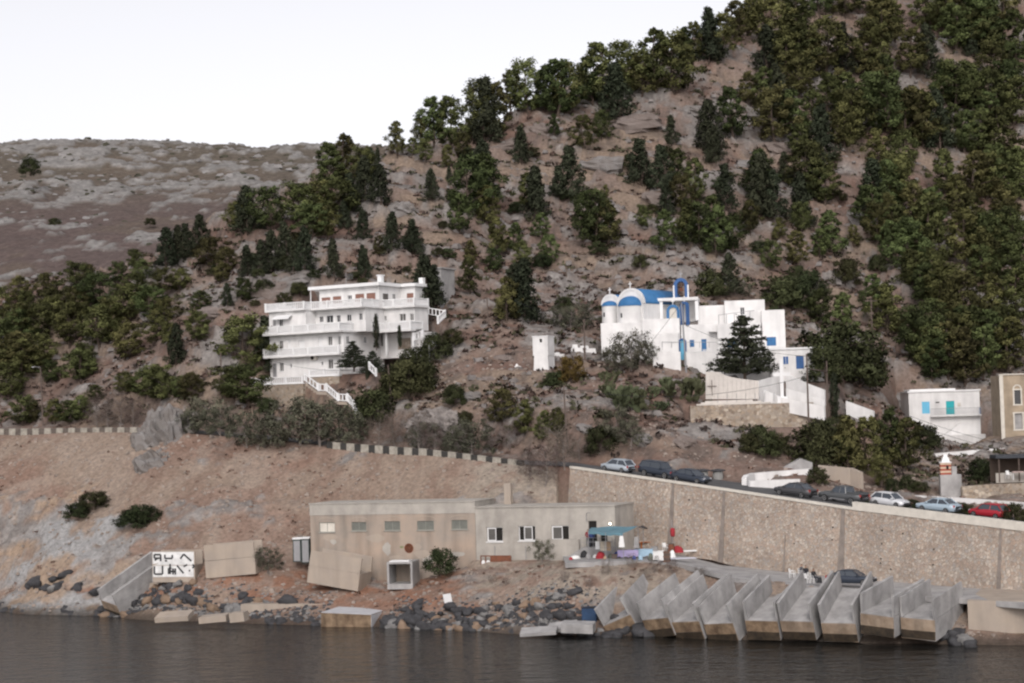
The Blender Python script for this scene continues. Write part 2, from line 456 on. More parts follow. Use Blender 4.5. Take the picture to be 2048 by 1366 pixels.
def zdetail(x, y, z, keep):
    up = (y > np.interp(x, EX, EY))
    far = sstep(y, 235, 290)
    a = fbm(x / 9, y / 9, 4) - 0.5
    r = fbm(x / 3.4 + 40, (y + 0.6 * x) / 2.6, 5, 0.55, True) - 0.55
    # rock outcrops: patches that stand proud of the soil
    pt = fbm(x / 13 + 5.2, y / 10 + z / 9, 4) + 0.5 * (fbm(x / 3.1, (y + z) / 2.2 + 7, 3) - 0.5)
    lc = sstep(-x - 31, 0, 18) * (1 - up) * (1 - sstep(z + 0.12 * (x + 45), 6, 13))       # pale cliff at the left shore
    rock = sstep(pt + 0.28 * lc - 0.12 * (1 - up) + 0.05 * far + 0.02 * up + 0.35 * (fbm(x / 1.5, y / 1.5 + z, 2) - 0.5), 0.57, 0.68)
    band = np.abs(((z + 2.2 * fbm(x / 6, y / 6, 2)) / 2.4) % 1.0 - 0.5) * 2
    dz = a * (1.2 + 1.3 * far) + r * (0.3 + 0.6 * rock + 0.5 * far * rock) + rock * (0.35 + 0.5 * far) * (0.4 + band * 0.6) + 0.10 * (fbm(x / 0.7, y / 0.7, 2) - 0.5)
    tt = (z + 0.22 * x + 3.0 * fbm(x / 14, y / 14, 3)) / 2.6
    fr = tt - np.floor(tt)
    led = sstep(fbm(x / 11 + 30, y / 9, 3) + 0.12 * far, 0.46, 0.62) * np.where(up, 1.0, 0.25)
    dz = dz + led * (sstep(fr, 0.0, 0.22) - fr) * (1.0 + 0.9 * far)
    dz = dz + lc * 1.7 * (fbm(x / 2.4 + 3, (y + 0.8 * z) / 1.9, 4, 0.55, True) - 0.55) + lc * 0.9 * (fbm(x / 5 + 9, (y + z) / 4, 3) - 0.5)
    wq = 5 * fbm(x / 16 + 8, (y + z) / 13, 3)
    gl = fbm((x * 0.75 + z * 0.66) / 5 + wq * .4, (z * 0.75 - x * 0.66) / 1.9 + wq, 4, 0.55, True)
    dz = dz + np.where(up, 0, 1.1) * (gl - 0.55) * sstep(z, 3, 7)
    soft = np.where(up, 1.0, 0.75)
    shore = sstep(z, 0.2, 5.0) * 0.8 + 0.2
    return z + dz * keep * soft * np.where(up, 1, np.where(x > -26, shore, 0.6 + 0.4 * shore)), rock
def ground_z(x, y):
    z, k = zbase(np.array([x]), np.array([y])); z, r = zdetail(np.array([x]), np.array([y]), z, k)
    return float(z[0])
# ---- places of the buildings (front lines), needed for the ground pads
def dirv(deg): return Vector((math.cos(math.radians(deg)), -math.sin(math.radians(deg)), 0))
def back(d): return Vector((-d.y, d.x, 0))
VD = dirv(30); VB = back(VD)
VO = P(541, 754, 246)
WA, WM, WE = P(622, 1100, 196), P(952, 1100, 190.5), P(1232, 1100, 185)
pad(VO, VO + VD * 18, 13, VO.z - 0.1, 0.4, 2.5, front=1.2)
_vn = Vector((VD.y, -VD.x, 0))
pad(VO + _vn * 7.0 - VD * 1.0, VO + _vn * 7.0 + VD * 13, 4.3, VO.z - 4.9, 0.0, 1.6)
pad(WA, WM, 6.5, 3.0, 0.2, 1.5); pad(WM, WE, 6.0, 5.3, 0.2, 1.5)
CHD = dirv(12)
CHA, CHB = P(1200, 660, 240), P(1290, 660, 240)
pad(P(1208, 720, 240), P(1570, 720, 234), 12, 26.0, 0.0, 1.5)
pad(P(1545, 760, 229), P(1650, 760, 227), 6, 22.6, 0.3, 2)
pad(P(1815, 900, 250), P(1968, 900, 247), 9, 13.3, 0.6, 3, front=3)
pad(P(1992, 870, 236), P(2120, 870, 232), 8, 15.4, 0.4, 3)
pad(P(1390, 850, 213.5), P(1725, 862, 212.3), 5.8, 17.4, 0.2, 1.6)
pad(P(1388, 806, 222.3), P(1560, 806, 221.6), 4.5, 20.2, 0.2, 1.0)

def ground_mesh():
    na = 740
    al = np.linspace(-0.40, 0.40, na)
    ys = [142.0]
    while ys[-1] < 470:
        y = ys[-1]
        ys.append(y + (0.40 if y < 205 else 0.5 if y < 260 else 0.75 if y < 400 else 2.5))
    ys = np.array(ys)
    Yg, A = np.meshgrid(ys, al, indexing='ij')
    X = A * Yg; Y = Yg.copy()
    # pull grid rows on to the foot/top of the road edge so that the step stays behind the wall
    z, keep = zbase(X, Y)
    Z, rock = zdetail(X, Y, z, keep)
    jx = (fbm(X / 1.7 + 3, Y / 1.7, 3) - 0.5) * 0.9 * keep * rock
    n0, n1 = X.shape
    verts = np.stack([X + jx, Y, Z], -1).reshape(-1, 3)
    i = np.arange(n0 * n1).reshape(n0, n1)
    q = np.stack([i[:-1, :-1], i[:-1, 1:], i[1:, 1:], i[1:, :-1]], -1).reshape(-1, 4)
    me = bpy.data.meshes.new("hillside")
    me.vertices.add(len(verts)); me.vertices.foreach_set("co", verts.ravel())
    me.loops.add(q.size); me.loops.foreach_set("vertex_index", q.ravel().astype(np.int32))
    me.polygons.add(len(q)); me.polygons.foreach_set("loop_start", np.arange(0, q.size, 4, dtype=np.int32))
    me.update(calc_edges=True)
    me.polygons.foreach_set("use_smooth", np.ones(len(q), bool))
    # soil and rock colours
    up = Y > np.interp(X, EX, EY)
    n1_ = fbm(X / 7 + 1.3, Y / 7 + Z / 5, 4); n2_ = fbm(X / 1.6, Y / 1.6 + Z / 2, 3); n3_ = fbm(X / 16 + 8, (Y + Z) / 13, 3)
    def mixc(c, d, t): return c + (np.array(d) - c) * np.clip(t, 0, 1)[..., None]
    soil = np.zeros(X.shape + (3,)) + np.array((0.200, 0.146, 0.122))
    soil = mixc(soil, (0.175, 0.11, 0.088), sstep(n1_, 0.54, 0.68) * 0.8)
    soil = mixc(soil, (0.25, 0.195, 0.15), sstep(n3_, 0.48, 0.64) * 0.8)
    soil = mixc(soil, (0.11, 0.09, 0.08), sstep(n2_, 0.52, 0.68) * 0.7)
    low = np.zeros(X.shape + (3,)) + np.array((0.262, 0.188, 0.15))
    low = mixc(low, (0.21, 0.13, 0.098), sstep(n1_, 0.52, 0.66) * 0.6)
    low = mixc(low, (0.27, 0.215, 0.17), sstep(n3_, 0.48, 0.62) * 0.7)
    wq = 5 * n3_ + 2.5 * n1_
    n4_ = fbm((X * 0.75 + Z * 0.66) / 6 + wq * .3, (Z * 0.75 - X * 0.66) / 1.7 + wq, 5, 0.6)
    low = mixc(low, (0.205, 0.14, 0.11), sstep(n4_, 0.52, 0.66) * 0.6)
    low = mixc(low, (0.31, 0.25, 0.205), sstep(1 - n4_, 0.54, 0.70) * 0.6)
    red = sstep(5.3 - Z, 0, 1.5) * sstep(Z, 1.0, 2.2) * sstep(12 - X, 0, 10) * sstep(X + 52, 0, 8)
    low = mixc(low, (0.26, 0.145, 0.10), red * sstep(n2_ + 0.2 * n1_, 0.45, 0.65))
    bank = sstep(X + 7, 0, 4) * sstep(15 - X, 0, 4) * sstep(Z, 1.6, 2.6)
    low = mixc(low, (0.30, 0.255, 0.21), bank * sstep(n2_ + .4 * n1_, .5, .75))
    soil = np.where(up[..., None], soil, low)
    wet = sstep(1.3 - Z, 0, 1.2)
    rk = np.zeros(X.shape + (3,)) + np.array((0.200, 0.182, 0.170))
    rk = mixc(rk, (0.27, 0.25, 0.235), sstep(n2_, 0.45, 0.65))
    rk = mixc(rk, (0.21, 0.15, 0.12), sstep(n1_, 0.50, 0.64) * 0.8)
    lc = sstep(-X - 33, 0, 12) * (~up)
    rk = mixc(rk, (0.32, 0.315, 0.31), lc * sstep(n3_ + n2_ * 0.3, 0.5, 0.75))
    rk = mixc(rk, (0.33, 0.235, 0.16), lc * sstep(n1_ + 0.4 * n2_, 0.72, 0.86) * 0.8)
    c = soil + (rk - soil) * (rock * keep)[..., None]
    c = mixc(c, (0.05, 0.042, 0.035), wet * 0.8)
    col = me.color_attributes.new("ground", 'FLOAT_COLOR', 'POINT')
    col.data.foreach_set("color", np.concatenate([c.reshape(-1, 3), np.ones((c.size // 3, 1))], 1).ravel())
    return me
def ground_mat(name, attr, fine=2.2, bump=0.3):
    m = bpy.data.materials.new(name); m.use_nodes = True
    n = m.node_tree.nodes; l = m.node_tree.links
    b = n["Principled BSDF"]; b.inputs["Roughness"].default_value = 0.95; b.inputs["Specular IOR Level"].default_value = 0.1
    at = n.new("ShaderNodeAttribute"); at.attribute_name = attr
    g = n.new("ShaderNodeNewGeometry")
    no = n.new("ShaderNodeTexNoise"); no.inputs["Scale"].default_value = fine; no.inputs["Detail"].default_value = 7; no.inputs["Roughness"].default_value = 0.7
    l.new(g.outputs["Position"], no.inputs["Vector"])
    mr = n.new("ShaderNodeMapRange"); mr.inputs["From Min"].default_value = 0.3; mr.inputs["From Max"].default_value = 0.7
    mr.inputs["To Min"].default_value = 0.62; mr.inputs["To Max"].default_value = 1.28
    l.new(no.outputs[0], mr.inputs[0])
    mm = n.new("ShaderNodeMix"); mm.data_type = 'RGBA'; mm.blend_type = 'MULTIPLY'; mm.inputs["Factor"].default_value = 1
    l.new(at.outputs["Color"], mm.inputs["A"]); l.new(mr.outputs[0], mm.inputs["B"])
    vo = n.new("ShaderNodeTexVoronoi"); vo.inputs["Scale"].default_value = fine * 1.3
    l.new(g.outputs["Position"], vo.inputs["Vector"])
    v2 = n.new("ShaderNodeMapRange"); v2.inputs["From Min"].default_value = 0.05; v2.inputs["From Max"].default_value = 0.16
    v2.inputs["To Min"].default_value = 1.0; v2.inputs["To Max"].default_value = 0.0
    l.new(vo.outputs["Distance"], v2.inputs[0])
    m3 = n.new("ShaderNodeMix"); m3.data_type = 'RGBA'; m3.inputs["B"].default_value = (0.30, 0.275, 0.255, 1)
    m4 = n.new("ShaderNodeMath"); m4.operation = 'MULTIPLY'; m4.inputs[1].default_value = 0.55
    l.new(v2.outputs[0], m4.inputs[0]); l.new(m4.outputs[0], m3.inputs["Factor"])
    l.new(mm.outputs["Result"], m3.inputs["A"])
    l.new(m3.outputs["Result"], b.inputs["Base Color"])
    bp = n.new("ShaderNodeBump"); bp.inputs["Strength"].default_value = bump; bp.inputs["Distance"].default_value = 0.35
    l.new(no.outputs[0], bp.inputs["Height"]); l.new(bp.outputs[0], b.inputs["Normal"])
    return m
gme = ground_mesh()
gme.materials.append(ground_mat("hillside_soil", "ground"))
hill = bpy.data.objects.new("hillside", gme); COL.objects.link(hill); tag(hill, "brown rocky hillside rising from the shore behind the village", kind="structure")

# ray against the ground, for standing things on the slope
_mz = np.array([v.co for v in []])
def hit(u, v, y0=150.0, y1=440.0):
    d = ray(u, v)
    ys = np.arange(y0, y1, 0.5)
    xs = CAM.x + d.x / d.y * ys; zs = CAM.z + d.z / d.y * ys
    zb, k = zbase(xs, ys); zg, r = zdetail(xs, ys, zb, k)
    idx = np.nonzero(zg >= zs)[0]
    i = idx[0] if len(idx) else int(np.argmin(zs - zg))
    return Vector((xs[i], ys[i], zg[i]))

def far_hill():
    T = TPS([P(*q) for q in [(-150, 292, 650), (0, 287, 650), (120, 284, 652), (300, 287, 655), (640, 292, 660), (850, 300, 670), (-150, 620, 425), (0, 610, 425), (300, 560, 430),
             (600, 520, 440), (0, 450, 520), (300, 430, 530), (600, 400, 540), (0, 340, 600), (400, 340, 610), (800, 380, 560)]] +
            [Vector(q) for q in [(-170, 760, 112), (-60, 770, 112), (0, 760, 112), (-140, 390, 36), (0, 390, 40)]])
    xs = np.linspace(-230, 30, 420); ys = np.linspace(390, 740, 330)
    Y, X = np.meshgrid(ys, xs, indexing='ij')
    Z = T(X, Y)
    band = fbm(X / 45 + 2, Y / 26 + Z / 20, 4)
    pt = band + 1.1 * (fbm(X / 5, Y / 5 + 3, 4) - 0.5)
    rock = sstep(pt, 0.50, 0.68)
    Z = Z + (fbm(X / 12, Y / 12, 4) - 0.5) * 3 + rock * 1.3 * fbm(X / 3, Y / 3, 3, 0.6, True)
    n2_ = fbm(X / 4, Y / 4, 3); n1_ = fbm(X / 20, Y / 20, 3)
    c = np.zeros(X.shape + (3,)) + np.array((0.118, 0.09, 0.083))
    c += (np.array((0.125, 0.11, 0.085)) - c) * (sstep(Z, 75, 105) * 0.7)[..., None]
    c += (np.array((0.135, 0.107, 0.085)) - c) * (sstep(n1_, 0.5, 0.65) * 0.6)[..., None]
    rk = np.array((0.235, 0.225, 0.215)) * (0.75 + 0.5 * n2_)[..., None]
    c = c + (rk - c) * rock[..., None]
    far_hill.T = (xs, ys, Z)
    verts = np.stack([X, Y, Z], -1).reshape(-1, 3)
    i = np.arange(X.size).reshape(X.shape)
    q = np.stack([i[:-1, :-1], i[:-1, 1:], i[1:, 1:], i[1:, :-1]], -1).reshape(-1, 4)
    me = bpy.data.meshes.new("far_hill"); me.from_pydata(verts.tolist(), [], q.tolist()); me.update()
    me.polygons.foreach_set("use_smooth", np.ones(len(q), bool))
    col = me.color_attributes.new("ground", 'FLOAT_COLOR', 'POINT')
    col.data.foreach_set("color", np.concatenate([c.reshape(-1, 3), np.ones((c.size // 3, 1))], 1).ravel())
    me.materials.append(ground_mat("far_hill_scrub", "ground", 0.55, 0.8))
    o = bpy.data.objects.new("far_hill", me); COL.objects.link(o)
    tag(o, "bare rocky hill far behind at the left", kind="structure")
far_hill()

# ---- sea
def sea():
    mb = MB(); mb.add([(-1200, -300, 0), (1200, -300, 0), (1200, 260, 0), (-1200, 260, 0)], [(0, 1, 2, 3)])
    m = bpy.data.materials.new("sea_water"); m.use_nodes = True
    n = m.node_tree.nodes; l = m.node_tree.links; b = n["Principled BSDF"]
    b.inputs["Base Color"].default_value = (0.010, 0.010, 0.009, 1)
    b.inputs["Roughness"].default_value = 0.08; b.inputs["IOR"].default_value = 1.33
    b.inputs["Specular IOR Level"].default_value = 0.34
    g = n.new("ShaderNodeNewGeometry")
    h = None
    for sc, dist, rot, st in ((0.55, 0.55, 0.35, (0.7, 1.2, 1)), (1.7, 0.2, -0.3, (0.8, 1.1, 1)), (5.0, 0.05, 0.2, (1, 1, 1))):
        mp = n.new("ShaderNodeMapping"); mp.inputs["Rotation"].default_value = (0, 0, rot); mp.inputs["Scale"].default_value = st
        l.new(g.outputs["Position"], mp.inputs[0])
        no = n.new("ShaderNodeTexNoise"); no.inputs["Scale"].default_value = sc; no.inputs["Detail"].default_value = 3
        l.new(mp.outputs[0], no.inputs["Vector"])
        bp = n.new("ShaderNodeBump"); bp.inputs["Strength"].default_value = 0.55; bp.inputs["Distance"].default_value = dist
        l.new(no.outputs[0], bp.inputs["Height"])
        if h: l.new(h, bp.inputs["Normal"])
        h = bp.outputs[0]
    l.new(h, b.inputs["Normal"])
    tag(obj("sea", mb, m, origin=(0, 0, 0)), "dark rippled sea water in front of the shore", kind="structure")
sea()

# ---- road behind the parapet
def road():
    mb = MB(); xs = np.linspace(EX[0], EX[-1], 90)
    rows = []
    for x in xs:
        ye = float(np.interp(x, EX, EY)); ze = float(np.interp(x, EX, EZ))
        w = 7.2 + 6 * float(sstep(np.array(x), 16, 21)); rows.append([(x, ye + 0.1, ze + 0.07), (x, ye + w, ze + 0.07 + .045 * w)])
    vs = [p for r in rows for p in r]
    mb.add(vs, [(2 * i, 2 * i + 2, 2 * i + 3, 2 * i + 1) for i in range(len(xs) - 1)])
    tag(obj("road", mb, ASPHALT, origin=(0, 0, 0)), "grey asphalt road running along the top of the wall", kind="structure")
road()

# ------------------------------------------------------------------ trees and shrubs
PINE = leaf_mat("pine_needles", (0.082, 0.095, 0.038), 0.42, 0.03)
CYPR = leaf_mat("cypress_leaves", (0.046, 0.054, 0.034), 0.25)
BUSH = leaf_mat("shrub_leaves", (0.050, 0.060, 0.028), 0.3, 0.02)
OLIVE = leaf_mat("grey_green_leaves", (0.125, 0.124, 0.092), 0.2)
DRY = leaf_mat("dry_twigs", (0.15, 0.12, 0.104), 0.2, 0.02)
REDB = leaf_mat("russet_leaves", (0.13, 0.075, 0.028), 0.1)
CACT = leaf_mat("cactus_pads", (0.085, 0.10, 0.055), 0.2)
def cloud_mesh(name, C, R, counts, size, seed, squash=0.75, hollow=0.45, tv=0.5, aspect=0.55, mat=None, up=0.0):
    r = np.random.default_rng(seed)
    V = []; T = []; NN = []
    for c, rad, n in zip(C, R, counts):
        d = r.normal(size=(n, 3)); d /= np.linalg.norm(d, axis=1)[:, None]
        rr = rad * (hollow + (1 - hollow) * r.random(n) ** 0.6) * (1 + 0.25 * r.normal(size=n))
        p = c + d * rr[:, None] * np.array((1, 1, squash))
        a = r.normal(size=(n, 3)); a[:, 2] += up; a /= np.linalg.norm(a, axis=1)[:, None]
        b = np.cross(a, r.normal(size=(n, 3))); b /= np.linalg.norm(b, axis=1)[:, None]
        s = size * (0.6 + 0.8 * r.random(n)); a *= s[:, None]; b *= (s * aspect)[:, None]
        nr = (p - c) / rad * 0.8 + np.c_[p[:, 0], p[:, 1], np.zeros(n)] * 1.2 + np.array((0, 0, 0.35)) + 0.35 * r.normal(size=(n, 3)); nr /= np.linalg.norm(nr, axis=1)[:, None]
        fl = np.sign((np.cross(b, a) * nr).sum(1)); fl[fl == 0] = 1; b *= fl[:, None]
        V.append(np.stack([p - a, p + b * 0.9, p + a, p - b], 1).reshape(-1, 3)); NN.append(np.repeat(nr, 4, 0))
        t = (1 - tv / 2 + tv * r.random()) * (0.8 + 0.4 * r.random(n))
        T.append(np.repeat(t, 4))
    V = np.concatenate(V); T = np.concatenate(T)
    n = len(V) // 4
    me = bpy.data.meshes.new(name)
    me.vertices.add(len(V)); me.vertices.foreach_set("co", V.ravel())
    me.loops.add(n * 4); me.loops.foreach_set("vertex_index", np.arange(n * 4, dtype=np.int32))
    me.polygons.add(n); me.polygons.foreach_set("loop_start", np.arange(0, n * 4, 4, dtype=np.int32))
    me.update(calc_edges=True)
    ca = me.color_attributes.new("tint", 'FLOAT_COLOR', 'POINT')
    ca.data.foreach_set("color", np.repeat(np.c_[T, T, T * 0.95, np.ones_like(T)].ravel(), 1))
    me.polygons.foreach_set("use_smooth", np.ones(n, bool))
    me.normals_split_custom_set_from_vertices(np.concatenate(NN).tolist())
    me.materials.append(mat)
    return me
def wood_mesh(name, C, seed, top=0.85, r0=0.028, mat=None, limbs=9, bend=0.05, base=0.1):
    r = random.Random(seed); mb = MB()
    bx, by = r.uniform(-bend, bend), r.uniform(-bend, bend)
    tr = [Vector((bx * math.sin(t * 3) , by * math.sin(t * 2.5), t * top - (0.06 if t == 0 else 0))) for t in (0, 0.25, 0.5, 0.75, 1)]
    mb.tube(tr, [r0, r0 * 0.8, r0 * 0.6, r0 * 0.4, r0 * 0.12], 6)
    for c in r.sample(list(C), min(limbs, len(C))):
        c = Vector(c); t = max(base, min(0.9, (c.z - 0.12) / max(top, .01)))
        k = t * 4; i = min(3, int(k)); p = tr[i].lerp(tr[i + 1], k - i)
        mb.tube([p, p.lerp(c, 0.5) + Vector((0, 0, 0.015)), c], [r0 * 0.42, r0 * 0.28, r0 * 0.1], 4)
    me = bpy.data.meshes.new(name); me.from_pydata(mb.v, [], mb.f); me.update(); me.materials.append(mat)
    return me
def variant(kind, seed):
    r = np.random.default_rng(seed * 31 + 5); C = []; R = []; N = []
    def put(x, y, z, rad, n): C.append(np.array((x, y, z))); R.append(rad); N.append(int(n))
    if kind == 'p':                    # pine: loose rounded crown of separate tufts
        lean = r.normal(size=2) * 0.05
        sh = seed % 3                  # some crowns rounded, some drawn up to a point
        for i in range(36):
            t = 0.16 + 0.80 * ((i + r.random()) / 36)
            env = (0.34 * math.sin(math.pi * min(1, (t - 0.04) / 0.99)) ** 0.6 if sh == 0 else 0.40 * (1 - t) ** 0.62 * min(1, 3.2 * t) + 0.02) * (0.65 + 0.6 * r.random())
            a = i * 2.4 + r.random() * 0.8; q = env * r.random() ** 0.4
            put(lean[0] * t + q * math.cos(a), lean[1] * t + q * math.sin(a), t, (0.07 + 0.055 * r.random()) * (1 if sh == 0 else 1.15 - 0.6 * t), 165)
        return cloud_mesh("crown", C, R, N, 0.0195, seed, 0.7, 0.4, 0.9, mat=PINE), wood_mesh("trunk", C, seed, 0.86, 0.026, BARK)
    if kind == 'c':                    # dark conical cypress / fir
        for i in range(44):
            t = 0.05 + 0.90 * ((i + r.random()) / 44)
            env = (0.27 * (1 - t) ** 0.8 + 0.015) * (0.7 + 0.5 * r.random())
            a = i * 2.4 + r.random(); q = env * r.random() ** 0.35
            put(q * math.cos(a), q * math.sin(a), t, 0.05 + 0.05 * (1 - t), 125)
        put(0, 0, 0.96, 0.025, 40)
        return cloud_mesh("crown", C, R, N, 0.019, seed, 0.9, 0.4, 0.45, mat=CYPR, up=0.6), wood_mesh("trunk", C, seed, 0.9, 0.022, BARK)
    if kind == 't':                    # slender column cypress
        for i in range(34):
            t = 0.04 + 0.92 * (i + r.random()) / 34
            env = 0.085 * math.sin(math.pi * min(1, t * 0.9 + 0.12)) ** 0.7
            a = i * 2.4; q = env * r.random() ** 0.5
            put(q * math.cos(a), q * math.sin(a), t, 0.05, 70)
        return cloud_mesh("crown", C, R, N, 0.02, seed, 1.3, 0.4, 0.35, mat=CYPR, up=1.2), wood_mesh("trunk", C, seed, 0.9, 0.018, BARK, 4)
    if kind == 's':                    # wide tiered fir with level branches
        for k in range(11):
            t = 0.12 + 0.80 * k / 10; env = 0.44 * (1 - t) ** 0.9 + 0.02
            m = max(3, int(9 * (1 - t) + 2))
            for j in range(m):
                a = 2 * math.pi * (j + r.random() * 0.6) / m + k
                e = env * (0.75 + 0.45 * r.random())
                for w in (0.45, 0.75, 1.0):
                    put(e * w * math.cos(a), e * w * math.sin(a), t + 0.05 * w * (0.3 + r.random()) , 0.05 + 0.03 * (1 - t), 60)
        for t in (0.88, 0.92, 0.96, 0.99): put(0, 0, t, 0.03 * (1.15 - t) / 0.2, 50)
        return cloud_mesh("crown", C, R, N, 0.017, seed, 0.55, 0.3, 0.45, mat=CYPR), wood_mesh("trunk", C, seed, 0.95, 0.025, BARK, 30)
    if kind in 'brv':                  # dense round shrub
        for i in range(26):
            a = i * 2.4 + r.random(); z = 0.10 + 0.74 * (i + 0.5) / 26
            env = 0.46 * math.sqrt(max(0.05, 1 - ((z - 0.32) / 0.62) ** 2)); q = env * r.random() ** 0.35
            put(q * math.cos(a), q * math.sin(a), z, 0.12 + 0.07 * r.random(), 190)
        return cloud_mesh("foliage", C, R, N, 0.028 if kind != 'r' else 0.024, seed, 0.85, 0.4, 0.55, mat=REDB if kind == 'r' else BUSH), wood_mesh("stem", C, seed, 0.6, 0.03, BARK, 8, base=0.02)
    if kind == 'o':                    # feathery grey-green shrub
        for i in range(30):
            a = i * 2.4 + r.random(); z = 0.15 + 0.75 * (i + 0.5) / 30
            env = 0.42 * math.sqrt(max(0.06, 1 - ((z - 0.40) / 0.62) ** 2)); q = env * r.random() ** 0.4 * (0.8 + 0.5 * r.random())
            put(q * math.cos(a), q * math.sin(a), z, 0.07 + 0.06 * r.random(), 95)
        return cloud_mesh("foliage", C, R, N, 0.026, seed, 1.1, 0.2, 0.45, aspect=0.35, mat=OLIVE, up=1.2), wood_mesh("stem", C, seed, 0.7, 0.022, BARKG, 18, base=0.0)
    if kind == 'd':                    # dry, nearly bare shrub
        for i in range(30):
            a = i * 2.4 + r.random(); z = 0.2 + 0.75 * (i + 0.5) / 30
            q = 0.38 * math.sqrt(max(0.06, 1 - ((z - 0.5) / 0.6) ** 2)) * r.random() ** 0.35
            put(q * math.cos(a), q * math.sin(a), z, 0.10 + 0.05 * r.random(), 62)
        return cloud_mesh("foliage", C, R, N, 0.024, seed, 1.1, 0.1, 0.4, aspect=0.16, mat=DRY, up=1.5), wood_mesh("stem", C, seed, 0.75, 0.018, BARKG, 30, base=0.0)
VAR = {k: [variant(k, s + 100 * i) for s in range(n)] for i, (k, n) in enumerate({'p': 9, 'c': 6, 't': 2, 's': 2, 'b': 5, 'r': 1, 'o': 4, 'd': 4}.items())}
# prickly pear and palm
def cactus(seed):
    r = random.Random(seed); mb = MB()
    def padl(base, d, L, w, depth):
        d = d.normalized(); s = d.cross(Vector((r.gauss(0, 1), r.gauss(0, 1), r.gauss(0, .3)))).normalized(); nn = d.cross(s)
        ring = [base + d * L * (0.5 - 0.5 * math.cos(a)) + s * w * math.sin(a) * (0.75 + 0.25 * (0.5 - 0.5 * math.cos(a))) for a in [2 * math.pi * k / 8 for k in range(8)]]
        c = base + d * L * 0.5
        mb.add(ring + [c + nn * L * 0.1, c - nn * L * 0.1], [(k, (k + 1) % 8, 8) for k in range(8)] + [((k + 1) % 8, k, 9) for k in range(8)])
        if depth:
            for _ in range(r.choice((1, 2, 3))):
                padl(base + d * L * r.uniform(.8, .97) + s * w * r.uniform(-.5, .5), d + s * r.uniform(-.9, .9) + nn * r.uniform(-.6, .6) + Vector((0, 0, .3)), L * r.uniform(.75, .95), w * .9, depth - 1)
    for _ in range(9):
        a = r.uniform(0, 6.28); q = r.uniform(0, .35)
        padl(Vector((q * math.cos(a), q * math.sin(a), -0.03)), Vector((r.gauss(0, .4), r.gauss(0, .4), 1)), .26, .09, 3)
    me = bpy.data.meshes.new("pads"); me.from_pydata(mb.v, [], mb.f); me.update()
    ca = me.color_attributes.new("tint", 'FLOAT_COLOR', 'POINT'); ca.data.foreach_set("color", [1.0] * (4 * len(me.vertices)))
    me.materials.append(CACT); return me
KMESH = [cactus(s) for s in range(3)]
def palm_mesh():
    r = random.Random(3); mb = MB()
    for i in range(34):
        a = i * 2.4; e = r.uniform(0.15, 1.35); L = r.uniform(.5, .7)
        d = Vector((math.cos(a) * math.cos(e), math.sin(a) * math.cos(e), math.sin(e)))
        s = Vector((-math.sin(a), math.cos(a), 0)) * 0.06
        pts = [Vector((0, 0, .25)) + d * L * t + Vector((0, 0, -.25 * t * t)) for t in (0, .35, .7, 1)]
        w = [.4, 1, .8, .1]
        vs = [p + s * q for p, q in zip(pts, w)] + [p - s * q + Vector((0, 0, .02)) for p, q in zip(pts, w)]
        mb.add(vs, [(k, k + 1, k + 5, k + 4) for k in range(3)])
    me = bpy.data.meshes.new("fronds"); me.from_pydata(mb.v, [], mb.f); me.update()
    ca = me.color_attributes.new("tint", 'FLOAT_COLOR', 'POINT'); ca.data.foreach_set("color", [1.0] * (4 * len(me.vertices)))
    me.materials.append(OLIVE); return me
PALM = palm_mesh()

KIND = {'p': ("pine_tree", "green pine", "pine tree"), 'c': ("cypress_tree", "dark cone-shaped cypress", "cypress"), 't': ("slender_cypress", "slender dark cypress", "cypress"),
        's': ("fir_tree", "broad tiered fir", "fir tree"), 'b': ("shrub", "dark round shrub", "shrub"), 'r': ("russet_shrub", "oval russet shrub", "shrub"), 'o': ("tamarisk_shrub", "grey-green feathery shrub", "shrub"),
        'd': ("dry_shrub", "bare brown shrub", "shrub"), 'k': ("prickly_pear", "green prickly pear clump", "cactus"), 'q': ("palm_plant", "low spiky palm", "palm")}
def ordn(i):
    w = ["first", "second", "third", "fourth", "fifth", "sixth", "seventh", "eighth", "ninth", "tenth", "eleventh", "twelfth"]
    return w[i] if i < 12 else "%dth" % (i + 1) if (i + 1) % 10 not in (1, 2, 3) or 10 < (i + 1) < 14 else "%d%s" % (i + 1, {1: "st", 2: "nd", 3: "rd"}[(i + 1) % 10])
def fill():
    r = random.Random(21); out = {}
    for lab, k, n, box in (("filling the wood on the high right slope", 'p', 24, (1500, 20, 2048, 400)), ("filling the wood low on the right slope", 'p', 24, (1740, 400, 2048, 760)), ("filling the wood at the far left edge", 'p', 3, (-10, 600, 340, 770)), ("scattered small on the bare middle slope", 'b', 34, (880, 300, 1700, 640)), ("scattered small above the villa", 'b', 18, (420, 470, 900, 620))):
        q = []
        while len(q) < n:
            u, v = r.uniform(box[0], box[2]), r.uniform(box[1], box[3])
            if lab.endswith("edge") or v > 70 + (2048 - u) * .1 - 40:
                q.append("%d,%d,%d" % (u, v, r.uniform(70, 112) if k == 'p' else r.uniform(14, 32)))
        out[lab] = (lab, k, " ".join(q))
    return list(out.values())
FILL = fill()
